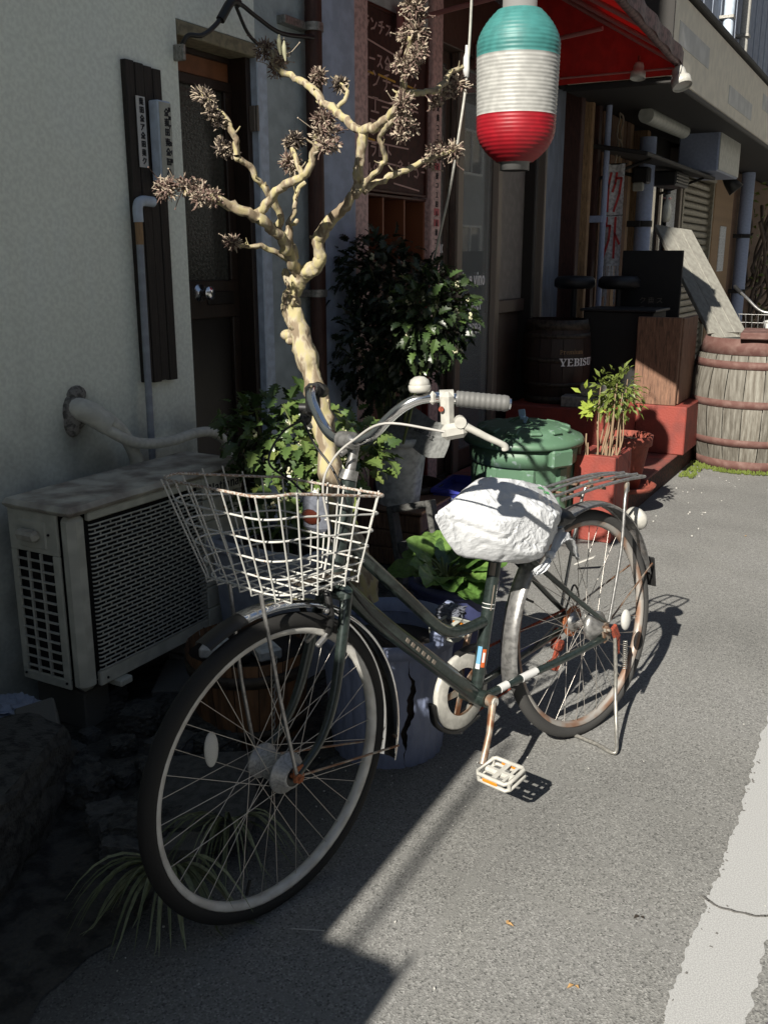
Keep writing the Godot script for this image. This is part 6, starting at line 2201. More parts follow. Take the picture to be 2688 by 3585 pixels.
func build_bicycle() -> void:
	var t := thing("bicycle", "old dark green city bicycle with wire basket parked on its stand", "bicycle")
	t.transform = Transform3D(Basis(V(0.96098, 0.04998, 0.27206), V(-0.04809, 0.99875, -0.01361), V(-0.2724, 0.0, 0.96218)).orthonormalized(), V(-0.72799, -0.0016, -2.53645))
	var st := begin()
	var RA := V(0, 0.333, 0)
	var FA := V(-0.004, 0.333, 1.138)
	wheel(t, "rear_wheel", RA, Basis(Vector3.UP, -0.05) * Basis(Vector3.BACK, 0.06), 0.03, 0.075, false)
	wheel(t, "front_wheel", FA, Basis(Vector3.UP, 0.048) * Basis(Vector3.BACK, -0.055), 0.034, 0.045, true)
	# frame
	var green: Material = mats.frame_green
	tube(st, [V(0, 0.66, 0.957), V(0, 0.915, 0.893)], 0.0175, 14)
	obj("head_tube", st, green, t)
	st = begin()
	tube(st, smooth_path([V(0, 0.690, 0.946), V(0, 0.56, 0.815), V(0, 0.42, 0.655), V(0, 0.278, 0.495)], 4), 0.0205, 16)
	var dt := obj("down_tube", st, green, t)
	st = begin()
	for i in 6:
		box(st, V(0.0205, 0.505 - i * 0.016, 0.752 - i * 0.0175), V(0.002, 0.014, 0.010), 0.001, Basis(Vector3.RIGHT, 0.8))
	obj("worn_lettering", st, mats.sash_light, dt)
	st = begin()
	tube(st, smooth_path([V(0, 0.785, 0.920), V(0, 0.735, 0.872), V(0, 0.61, 0.742), V(0, 0.505, 0.632), V(0, 0.472, 0.580), V(0, 0.463, 0.525), V(0, 0.464, 0.452)], 6), 0.0145, 14)
	obj("top_tube", st, green, t)
	st = begin()
	tube(st, [V(0, 0.272, 0.487), V(0, 0.46, 0.440), V(0, 0.625, 0.398)], 0.0165, 14)
	obj("seat_tube", st, green, t)
	st = begin()
	tube(st, [V(0, 0.612, 0.401), V(0, 0.645, 0.393)], 0.020, 14)
	rod(st, V(0.02, 0.628, 0.385), V(-0.02, 0.628, 0.385), 0.006)
	obj("seat_clamp", st, mats.black_plastic, t)
	st = begin()
	tube(st, [V(0, 0.63, 0.397), V(0, 0.70, 0.379)], 0.0128, 12)
	obj("seat_post", st, mats.chrome_dull, t)
	var s0 := V(0, 0.272, 0.487)
	var s1 := V(0, 0.625, 0.398)
	for q in [[0.20, 0.36, 0.0172, -0.05, 0.62, "sticker_blue"], [0.20, 0.235, 0.0176, -0.05, 0.62, "sticker_white"], [0.215, 0.345, 0.0174, 0.75, 1.35, "sticker_orange"], [0.25, 0.32, 0.0177, 0.85, 1.20, "sticker_white"], [0.865, 0.955, 0.0172, -0.1, 0.9, "sash_light"], [0.62, 0.80, 0.0172, 0.95, 1.15, "sash_light"]]:
		st = begin()
		tube_patch(st, s0.lerp(s1, q[0]), s0.lerp(s1, q[1]), q[2], q[3], q[4])
		obj("sticker", st, mats[q[5]], t)
	st = begin()
	for y in [0.495, 0.505]:
		tube(st, [V(0, y, 0.431 - (y - 0.495) * 0.25), V(0, y + 0.002, 0.4305 - (y - 0.495) * 0.25)], 0.0169, 14)
	obj("stripe", st, mats.sticker_white, t)
	for s in [-1.0, 1.0]:
		st = begin()
		tube(st, smooth_path([V(s * 0.028, 0.278, 0.465), V(s * 0.036, 0.283, 0.36), V(s * 0.055, 0.290, 0.18), V(s * 0.066, 0.300, -0.012)], 4), 0.0105, 12)
		var cs := obj("chain_stay", st, green, t)
		if s > 0:
			st = begin()
			for q in [[0.345, 0.285, 0.283], [0.43, 0.40, 0.280]]:
				var z0: float = q[0]
				var z1: float = q[1]
				var xx := func(z: float) -> float: return lerpf(0.030, 0.060, (0.465 - z) / 0.40)
				tube(st, [V(xx.call(z0), q[2] + 0.001, z0), V(xx.call(z1), q[2] + 0.004, z1)], 0.0112, 12)
			obj("sticker", st, mats.sticker_white, cs)
		st = begin()
		tube(st, smooth_path([V(s * 0.024, 0.665, 0.385), V(s * 0.034, 0.59, 0.285), V(s * 0.055, 0.43, 0.09), V(s * 0.068, 0.345, -0.018)], 4), 0.0078, 10)
		obj("seat_stay", st, green, t)
		st = begin()
		box(st, V(s * 0.072, 0.320, -0.012), V(0.006, 0.062, 0.036), 0.004, Basis(Vector3.RIGHT, 0.3))
		obj("dropout", st, mats.rust_chrome, t)
		st = begin()
		rod(st, V(s * 0.06, 0.333, 0), V(s * 0.095, 0.333, 0), 0.0055, 8)
		lathe(st, [Vector2(0, 0), Vector2(0.0105, 0), Vector2(0.0105, 0.008), Vector2(0, 0.010)], 6, along(V(s * 0.078, 0.333, 0), V(s * 0.1, 0.333, 0)), 0.0, TAU, false)
		obj("axle_nut", st, mats.rust_chrome, t)
	st = begin()
	rod(st, V(-0.040, 0.272, 0.487), V(0.040, 0.272, 0.487), 0.021, 18)
	obj("bottom_bracket", st, green, t)
	# cranks and pedals
	for s in [1.0, -1.0]:
		var d := V(0, -0.128 * s, 0.085 * s)
		var base := V(0.056 * s, 0.272, 0.487)
		st = begin()
		tube(st, [base - V(0.014 * s, 0, 0), base + V(0.006 * s, 0, 0)], 0.0155, 14)
		tube(st, [base, base + d * 0.5 + V(0.022 * s, 0, 0), base + d + V(0.034 * s, 0, 0)], [0.0105, 0.0082, 0.0095], 10)
		obj("crank", st, mats.rust_chrome, t)
		st = begin()
		tube(st, [base + V(0.006 * s, 0, 0), base + V(0.010 * s, 0, 0)], 0.0115, 14)
		obj("crank_bolt_cap", st, mats.white_plastic, t)
		var pc: Vector3 = base + d + V(0.034 * s + 0.060 * s, -0.002, 0.004)
		var pb := Basis(Vector3.RIGHT, 0.18)
		st = begin()
		var loop := []
		for q in [[-0.047, -0.030], [-0.040, -0.037], [0.040, -0.037], [0.047, -0.030], [0.047, 0.030], [0.040, 0.037], [-0.040, 0.037], [-0.047, 0.030]]:
			loop.append(pc + pb * V(q[0], 0.008, q[1]))
		tube(st, loop, 0.0055, 8, true)
		var loop2 := []
		for v in loop: loop2.append(v - pb.y * 0.018)
		tube(st, loop2, 0.0050, 8, true)
		for i in 4:
			var a := i * 2
			rod(st, loop[a], loop2[a], 0.005)
		box(st, pc + pb * V(0, -0.001, 0), V(0.094, 0.018, 0.020), 0.006, pb)
		box(st, pc + pb * V(0.0, 0.006, 0.0), V(0.014, 0.006, 0.070), 0.002, pb)
		box(st, pc + pb * V(0.028, 0.006, 0.0), V(0.008, 0.006, 0.070), 0.002, pb)
		var pd := obj("pedal", st, mats.white_plastic if s > 0 else mats.sign_box_pale, t)
		st = begin()
		for e in [-1.0, 1.0]:
			box(st, pc + pb * V(-0.005, -0.001, 0.0385 * e), V(0.044, 0.012, 0.006), 0.002, pb)
		obj("pedal_reflector", st, mats.reflector_amber, pd)
	# drive side
	st = begin()
	var xfd := Transform3D(Basis(V(0, 0, -1), V(1, 0, 0), V(0, -1, 0)), V(-0.048, 0.272, 0.487))
	lathe(st, [Vector2(0.062, 0), Vector2(0.086, 0), Vector2(0.088, 0.003), Vector2(0.062, 0.003), Vector2(0.062, 0)], 40, xfd, 0, TAU, false)
	for k in 5:
		var a := TAU * k / 5.0
		box(st, V(-0.048, 0.272 + 0.035 * sin(a), 0.487 + 0.035 * cos(a)), V(0.004, 0.018, 0.07), 0.0, Basis(Vector3.RIGHT, -a))
	obj("chainring", st, mats.rust_chrome, t)
	st = begin()
	lathe(st, [Vector2(0.064, -0.010), Vector2(0.098, -0.010), Vector2(0.103, -0.006), Vector2(0.103, 0.004), Vector2(0.098, 0.008), Vector2(0.064, 0.008)], 40, xfd)
	obj("chain_guard_ring", st, mats.white_plastic, t)
	st = begin()
	tube(st, smooth_path([V(-0.050, 0.372, 0.50), V(-0.050, 0.378, 0.45), V(-0.05, 0.36, 0.38), V(-0.052, 0.30, 0.40)], 5), 0.010, 8)
	tube(st, smooth_path([V(-0.05, 0.272, 0.60), V(-0.05, 0.21, 0.585), V(-0.05, 0.165, 0.51), V(-0.05, 0.18, 0.42)], 5), 0.012, 8, false, 0.5)
	obj("chain_case", st, mats.black_plastic, t)
	for k in 5:
		st = begin()
		var rr := 0.022 + k * 0.006
		var gx := Transform3D(Basis(V(0, 0, -1), V(1, 0, 0), V(0, -1, 0)), V(-0.034 - (4 - k) * 0.005, 0.333, 0))
		lathe(st, [Vector2(0.012, 0), Vector2(rr, 0), Vector2(rr, 0.002), Vector2(0.012, 0.002)], 22, gx, 0, TAU, false)
		obj("sprocket", st, mats.rust, t)
	st = begin()
	for q in [[V(-0.047, 0.358, 0.487), V(-0.045, 0.372, 0.01)], [V(-0.047, 0.186, 0.487), V(-0.047, 0.236, 0.06)], [V(-0.047, 0.236, 0.06), V(-0.046, 0.27, 0.03)]]:
		var steps := int((q[1] - q[0]).length() / 0.0127)
		for i in steps:
			box(st, q[0].lerp(q[1], (i + 0.5) / steps), V(0.006, 0.008, 0.011), 0.002)
	stuff(obj("chain", st, mats.rust_red, t))
	st = begin()
	box(st, V(-0.075, 0.285, 0.02), V(0.016, 0.045, 0.03), 0.006, Basis(Vector3.RIGHT, 0.4))
	box(st, V(-0.06, 0.235, 0.045), V(0.008, 0.075, 0.022), 0.004, Basis(Vector3.RIGHT, -0.5))
	rod(st, V(-0.07, 0.265, 0.04), V(-0.045, 0.265, 0.04), 0.018, 14)
	rod(st, V(-0.065, 0.205, 0.055), V(-0.048, 0.205, 0.055), 0.016, 14)
	obj("derailleur", st, mats.rust_red, t)
	st = begin()
	tube(st, smooth_path([V(-0.075, 0.30, -0.03), V(-0.085, 0.36, -0.11), V(-0.07, 0.42, -0.06), V(-0.04, 0.36, 0.04), V(-0.035, 0.30, 0.2)], 6), 0.003, 6)
	obj("gear_cable", st, mats.black_plastic, t)
	# fork
	for s in [-1.0, 1.0]:
		st = begin()
		tube(st, smooth_path([V(s * 0.036, 0.672, 0.950), V(s * 0.046, 0.58, 0.978), V(s * 0.055, 0.46, 1.018), V(s * 0.060, 0.385, 1.065), V(s * 0.062, 0.335, 1.132)], 5), [0.0135, 0.0135, 0.0135, 0.013, 0.013, 0.0127, 0.0124, 0.012, 0.0117, 0.0114, 0.011, 0.0106, 0.0102, 0.0098, 0.0094, 0.009, 0.0088, 0.0086, 0.0084, 0.0082, 0.008], 12)
		obj("fork_blade", st, green, t)
		st = begin()
		rod(st, V(s * 0.05, 0.333, 1.138), V(s * 0.082, 0.333, 1.138), 0.005, 8)
		lathe(st, [Vector2(0, 0), Vector2(0.0105, 0), Vector2(0.0105, 0.009), Vector2(0, 0.011)], 6, along(V(s * 0.066, 0.333, 1.138), V(s * 0.1, 0.333, 1.138)), 0.0, TAU, false)
		box(st, V(s * 0.064, 0.338, 1.130), V(0.005, 0.034, 0.028), 0.003)
		obj("axle_nut", st, mats.rust, t)
	st = begin()
	box(st, V(0, 0.672, 0.950), V(0.092, 0.032, 0.040), 0.012)
	obj("fork_crown", st, green, t)
	# front brake
	st = begin()
	box(st, V(0.0, 0.69, 0.985), V(0.05, 0.03, 0.03), 0.01)
	for s in [-1.0, 1.0]:
		tube(st, smooth_path([V(0.0, 0.70, 1.0), V(s * 0.038, 0.69, 1.008), V(s * 0.046, 0.64, 1.005), V(s * 0.030, 0.600, 1.000)], 4), 0.0075, 8)
	obj("brake_caliper", st, mats.black_plastic, t)
	st = begin()
	for s in [-1.0, 1.0]:
		tube(st, [V(s * 0.030, 0.605, 0.995), V(s * 0.020, 0.585, 1.005)], 0.004, 8)
		box(st, V(s * 0.019, 0.583, 1.005), V(0.012, 0.012, 0.045), 0.003, Basis(Vector3.RIGHT, 0.5))
		ball(st, V(s * 0.047, 0.655, 1.018), V(0.007, 0.007, 0.007), 8, 6)
	obj("brake_shoe", st, mats.chrome_dull, t)
	# fenders
	obj("front_fender", arc_fender(FA, 0.352, deg_to_rad(80), deg_to_rad(198), 40, 0.026), mats.chrome, t)
	obj("fender_tip", arc_fender(FA, 0.350, deg_to_rad(64), deg_to_rad(81), 8, 0.025), mats.black_plastic, t)
	obj("rear_fender", arc_fender(RA, 0.354, deg_to_rad(-12), deg_to_rad(168), 56, 0.027), mats.chrome_dull, t)
	st = begin()
	box(st, V(0, 0.405, -0.372), V(0.05, 0.10, 0.006), 0.003, Basis(Vector3.RIGHT, 0.15))
	obj("mud_flap", st, mats.black_plastic, t)
	for s in [-1.0, 1.0]:
		st = begin()
		rod(st, V(s * 0.066, 0.335, 1.138), V(s * 0.026, 0.262, 0.800), 0.0028, 8)
		obj("fender_stay", st, mats.rust_chrome, t)
		st = begin()
		rod(st, V(s * 0.074, 0.335, 0.0), V(s * 0.028, 0.44, -0.345), 0.0028, 8)
		obj("fender_stay", st, mats.rust_chrome, t)
		st = begin()
		tube(st, [V(s * 0.068, 0.335, 1.138), V(s * 0.062, 0.52, 1.165), V(s * 0.05, 0.735, 1.185)], 0.0042, 8)
		obj("basket_stay", st, mats.chrome_dull, t)
	# stem and handlebar
	st = begin()
	tube(st, [V(0, 0.905, 0.900), V(0, 0.925, 0.893)], 0.021, 14)
	obj("headset", st, mats.chrome_dull, t)
	st = begin()
	tube(st, [V(0, 0.91, 0.895), V(0, 0.97, 0.876), V(0, 0.985, 0.872)], [0.0115, 0.0115, 0.013], 12)
	tube(st, [V(0, 0.975, 0.872), V(0, 0.988, 0.893)], [0.014, 0.016], 12)
	rod(st, V(-0.020, 0.990, 0.896), V(0.020, 0.990, 0.896), 0.0185, 14)
	rod(st, V(0, 0.968, 0.900), V(0, 0.962, 0.915), 0.006, 8)
	obj("stem", st, mats.chrome_dull, t)
	st = begin()
	var half := [V(0, 0.990, 0.896), V(0.04, 0.992, 0.894), V(0.075, 1.008, 0.888), V(0.105, 1.036, 0.882), V(0.135, 1.062, 0.870), V(0.160, 1.078, 0.850), V(0.182, 1.082, 0.822), V(0.205, 1.077, 0.788), V(0.245, 1.069, 0.747), V(0.285, 1.062, 0.706)]
	var bar := []
	for i in range(half.size() - 1, 0, -1):
		bar.append(V(-half[i].x, half[i].y, half[i].z))
	bar.append_array(half)
	tube(st, smooth_path(bar, 5), 0.0112, 14)
	obj("handlebar", st, mats.chrome, t)
	for s in [-1.0, 1.0]:
		st = begin()
		var g0 := V(s * 0.208, 1.0765, 0.785)
		var g1 := V(s * 0.282, 1.0625, 0.709)
		var pts := []
		var rr := []
		for i in 41:
			pts.append(g0.lerp(g1, i / 40.0))
			rr.append(0.0168 if i % 4 < 2 else 0.0160)
		rr[40] = 0.014
		rr[0] = 0.0155
		tube(st, pts, rr, 14)
		obj("grip", st, mats.grip if s > 0 else mats.black_plastic, t)
		# lever housing and lever
		st = begin()
		var hb := Basis(Vector3.UP, 0.78 * s)
		var hc := V(s * 0.196, 1.078, 0.800)
		box(st, hc + hb * V(0, -0.022, 0.012), V(0.026, 0.075, 0.034), 0.010, hb)
		box(st, hc + hb * V(s * 0.012, -0.062, 0.030), V(0.052, 0.032, 0.026), 0.009, hb * Basis(Vector3.BACK, 0.15 * s))
		tube(st, [hc - hb.x * 0.014, hc + hb.x * 0.014], 0.0175, 12)
		tube(st, [hc + hb * V(s * 0.024, -0.044, 0.046), hc + hb * V(s * 0.024, -0.044, 0.018)], 0.012, 12)
		obj("lever_housing", st, mats.white_plastic if s > 0 else mats.black_plastic, t)
		st = begin()
		tube(st, smooth_path([hc + hb * V(s * 0.022, -0.046, 0.034), hc + hb * V(s * 0.04, -0.056, 0.036), hc + hb * V(s * 0.08, -0.078, 0.036), hc + hb * V(s * 0.110, -0.094, 0.032), hc + hb * V(s * 0.114, -0.104, 0.030)], 4), [0.0095, 0.009, 0.009, 0.0085, 0.008, 0.0075, 0.0075, 0.007, 0.007, 0.007, 0.0065, 0.0065, 0.007, 0.0075, 0.0075, 0.008, 0.0075], 10)
		obj("brake_lever", st, mats.white_plastic, t)
		st = begin()
		box(st, V(s * 0.180, 1.081, 0.824), V(0.014, 0.027, 0.030), 0.006, hb)
		obj("clamp_band", st, mats.white_plastic if s > 0 else mats.black_plastic, t)
	st = begin()
	rod(st, V(0.207, 1.060, 0.828), V(0.208, 1.060, 0.831), 0.0055, 12)
	obj("red_dot", st, mats.rust_red, t)
	st = begin()
	lathe(st, [Vector2(0.010, 0), Vector2(0.024, 0.002), Vector2(0.027, 0.008), Vector2(0.0275, 0.018), Vector2(0.0255, 0.020)], 24, Transform3D(Basis.from_scale(V(0.82, 0.82, 0.82)), V(0.166, 1.092, 0.846)))
	var bell := obj("bell", st, mats.white_plastic, t)
	st = begin()
	lathe(st, [Vector2(0.0245, 0.0195), Vector2(0.0255, 0.023), Vector2(0.022, 0.032), Vector2(0.012, 0.039), Vector2(0, 0.041)], 24, Transform3D(Basis.from_scale(V(0.82, 0.82, 0.82)), V(0.166, 1.092, 0.846)))
	obj("bell_dome", st, mats.white_plastic, bell)  # white reflection of a chrome dome put into the colour
	# cables
	for q in [[V(0.218, 1.016, 0.832), V(0.12, 1.034, 0.900), V(0.05, 0.998, 0.922), V(0.01, 0.958, 0.945), V(-0.005, 0.90, 0.965), V(0.004, 0.80, 0.962), V(0.02, 0.71, 1.0)], [V(-0.195, 1.02, 0.83), V(-0.235, 0.985, 0.88), V(-0.20, 0.93, 0.95), V(-0.12, 0.89, 0.945), V(-0.04, 0.82, 0.935), V(0.018, 0.70, 0.935), V(0.020, 0.55, 0.82), V(0.024, 0.30, 0.55)], [V(-0.205, 1.02, 0.82), V(-0.15, 1.035, 0.89), V(-0.07, 0.985, 0.93), V(-0.01, 0.93, 0.93), V(0.012, 0.86, 0.92), V(0.018, 0.74, 0.915)]]:
		st = begin()
		tube(st, smooth_path(q, 7), 0.0027, 7)
		obj("cable", st, mats.cable_grey if q[0].x > 0 else mats.black_plastic, t)
	# lamp on the fork, behind the basket
	st = begin()
	box(st, V(-0.055, 0.835, 0.945), V(0.075, 0.085, 0.03), 0.012)
	obj("front_lamp", st, mats.grey_cloth, t)
	st = begin()
	ball(st, V(-0.055, 0.828, 0.960), V(0.030, 0.017, 0.008), 16, 8)
	obj("lamp_reflector", st, mats.reflector_red, t)
	basket(t)
	# rear rack
	st = begin()
	var rl := [V(0.058, 0.742, 0.19), V(0.060, 0.748, 0.02), V(0.060, 0.745, -0.13), V(0.052, 0.735, -0.235), V(0.030, 0.730, -0.262), V(-0.030, 0.730, -0.262), V(-0.052, 0.735, -0.235), V(-0.060, 0.745, -0.13), V(-0.060, 0.748, 0.02), V(-0.058, 0.742, 0.19)]
	tube(st, smooth_path(rl, 5), 0.0050, 8)
	var rack := obj("rack", st, mats.chrome_dull, t)
	for x in [-0.022, 0.022]:
		st = begin()
		tube(st, [V(x, 0.742, 0.19), V(x, 0.752, 0.02), V(x, 0.748, -0.13), V(x, 0.738, -0.25)], 0.0042, 8)
		obj("rail", st, mats.chrome_dull, rack)
	for z in [0.10, -0.02, -0.14]:
		st = begin()
		rod(st, V(-0.058, 0.737, z), V(0.058, 0.737, z), 0.0042, 8)
		obj("cross_bar", st, mats.rust_chrome, rack)
	for s in [-1.0, 1.0]:
		st = begin()
		tube(st, smooth_path([V(s * 0.060, 0.728, -0.135), V(s * 0.070, 0.69, -0.105), V(s * 0.080, 0.55, -0.072), V(s * 0.082, 0.352, -0.012)], 4), 0.0048, 8)
		obj("strut", st, mats.chrome_dull, rack)
		st = begin()
		box(st, V(s * 0.060, 0.722, -0.130), V(0.010, 0.03, 0.018), 0.003)
		obj("strut_clip", st, mats.rust_chrome, rack)
	# tail reflector
	st = begin()
	var rd := along(V(0.0, 0.585, -0.262), V(0.0, 0.592, -0.30))
	lathe(st, [Vector2(0.0, 0), Vector2(0.014, 0.0), Vector2(0.036, 0.02), Vector2(0.038, 0.03), Vector2(0.034, 0.034), Vector2(0.0, 0.036)], 24, rd)
	obj("tail_reflector", st, mats.white_plastic, t)
	st = begin()
	lathe(st, [Vector2(0.033, 0.035), Vector2(0.02, 0.040), Vector2(0.0, 0.042)], 20, rd)
	obj("reflector_lens", st, mats.reflector_red, t)
	# rear brake drum bits, stand and spring
	st = begin()
	box(st, V(0.092, 0.318, -0.030), V(0.012, 0.05, 0.028), 0.004, Basis(Vector3.RIGHT, 0.5))
	box(st, V(0.090, 0.275, -0.045), V(0.010, 0.06, 0.02), 0.004)
	obj("stand_bracket", st, mats.rust_red, t)
	st = begin()
	var sp := []
	for i in 80:
		var u := i / 79.0
		sp.append(V(0.104 + 0.006 * cos(u * 90.0), lerpf(0.285, 0.20, u), -0.066 + 0.006 * sin(u * 90.0)))
	tube(st, sp, 0.0018, 5)
	obj("stand_spring", st, mats.steel, t)
	st = begin()
	tube(st, smooth_path([V(0.092, 0.315, -0.028), V(0.096, 0.20, -0.030), V(0.104, 0.13, -0.018), V(0.135, 0.05, 0.025), V(0.163, 0.012, 0.070), V(0.150, 0.006, 0.078), V(0.10, 0.010, 0.070), V(0.025, 0.012, 0.066)], 5), 0.0058, 10)
	obj("kickstand", st, mats.steel, t)
	st = begin()
	ball(st, V(0.098, 0.345, -0.075), V(0.012, 0.032, 0.020), 14, 8)
	obj("side_reflector", st, mats.reflector_white, t)
	# saddle (mostly under the bag)
	st = begin()
	st.set_smooth_group(8)
	var prevr := []
	for i in 13:
		var u := i / 12.0
		var z := lerpf(0.19, 0.50, u)
		var wdt := 0.095 * (1.0 - smoothstep(0.15, 0.75, u)) + 0.024
		if i == 0: wdt = 0.06
		var ring := []
		for j in 12:
			var a := TAU * j / 12
			ring.append(V(wdt * cos(a), 0.705 + 0.032 * sin(a), z))
		if i > 0:
			for j in 12:
				quad(st, prevr[j], ring[j], ring[(j + 1) % 12], prevr[(j + 1) % 12])
		prevr = ring
	face(st, prevr, V(0, 0.7, 0.3))
	obj("saddle", st, mats.black_plastic, t)
	st = begin()
	for s in [-1.0, 1.0]:
		tube(st, smooth_path([V(s * 0.03, 0.68, 0.15), V(s * 0.03, 0.655, 0.25), V(s * 0.025, 0.65, 0.40), V(s * 0.01, 0.69, 0.47)], 4), 0.0042, 6)
	obj("saddle_rail", st, mats.steel, t)

func basket(t: Node3D) -> void:
	var b := Node3D.new()
	b.name = "basket"
	t.add_child(b)
	# loop at height u: 0 bottom, 1 rim
	var loop := func(u: float) -> Array:
		var x0 := lerpf(-0.170, -0.195, u)
		var x1 := lerpf(0.100, 0.165, u)
		var z0 := lerpf(0.955, 0.945, u)
		var z1 := lerpf(1.170, 1.245, u)
		var pts := []
		for c in [[x1, z0, -1.0, 1.0, -PI / 2, 0.024], [x1, z1, -1.0, -1.0, 0.0, 0.055], [x0, z1, 1.0, -1.0, PI / 2, 0.055], [x0, z0, 1.0, 1.0, PI, 0.024]]:
			var r: float = c[5]
			for k in 6:
				var a: float = c[4] + PI / 2 * k / 5.0
				var px: float = c[0] + c[2] * r + r * cos(a)
				var pz: float = c[1] + c[3] * r + r * sin(a)
				pts.append(V(px, lerpf(0.730, 0.900 + 0.045 * smoothstep(0.95, 1.10, pz), u), pz))
		return pts
	for i in 6:
		var u: float = [0.0, 0.17, 0.36, 0.56, 0.78, 1.0][i]
		var st := begin()
		tube(st, loop.call(u), 0.0030 if i == 5 else 0.0021, 8, true)
		obj("wire", st, mats.wire_rusty if i == 5 else mats.wire_white, b)
	# uprights that run down one side, under the floor and up the other
	var upright := func(fx: float, side: int) -> Array:
		# side 0: pair front/back at fraction fx along x; side 1: pair left/right at fraction fx along z
		var p := []
		for u in [1.0, 0.78, 0.56, 0.36, 0.17, 0.0]:
			var x0 := lerpf(-0.170, -0.195, u)
			var x1 := lerpf(0.100, 0.165, u)
			var z0 := lerpf(0.955, 0.945, u)
			var z1 := lerpf(1.170, 1.245, u)
			var y := 0.0
			if side == 0:
				y = lerpf(0.730, 0.945, u)
				p.append(V(lerpf(x0, x1, fx), y, z1 + 0.003))
			else:
				var z := lerpf(z0, z1, fx)
				y = lerpf(0.730, 0.900 + 0.045 * smoothstep(0.95, 1.10, z), u)
				p.append(V(x1 + 0.003, y, z))
		p.append(p[-1] + V(0, -0.012, 0))
		if side == 0:
			p.append(V(p[-1].x, 0.718, 0.955))
		else:
			p.append(V(-0.170, 0.718, p[-1].z))
		for u in [0.0, 0.17, 0.36, 0.56, 0.78, 1.0]:
			var x0 := lerpf(-0.170, -0.195, u)
			var x1 := lerpf(0.100, 0.165, u)
			var z0 := lerpf(0.955, 0.945, u)
			var z1 := lerpf(1.170, 1.245, u)
			if side == 0:
				p.append(V(lerpf(x0, x1, fx), lerpf(0.730, 0.905, u), z0 - 0.003))
			else:
				var z := lerpf(z0, z1, fx)
				p.append(V(x0 - 0.003, lerpf(0.730, 0.900 + 0.045 * smoothstep(0.95, 1.10, z), u), z))
		return p
	for f in [0.08, 0.22, 0.36, 0.5, 0.64, 0.78, 0.92]:
		var st := begin()
		tube(st, upright.call(f, 0), 0.0019, 7)
		obj("wire", st, mats.wire_white, b)
	for f in [0.10, 0.27, 0.44, 0.61, 0.78, 0.92]:
		var st := begin()
		tube(st, upright.call(f, 1), 0.0019, 7)
		obj("wire", st, mats.wire_white, b)
	var st2 := begin()
	box(st2, V(0.0, 0.713, 1.0), V(0.05, 0.006, 0.12), 0.002)
	rod(st2, V(0, 0.715, 0.96), V(0, 0.66, 0.965), 0.008)
	obj("bracket", st2, mats.hoop_dark, b)

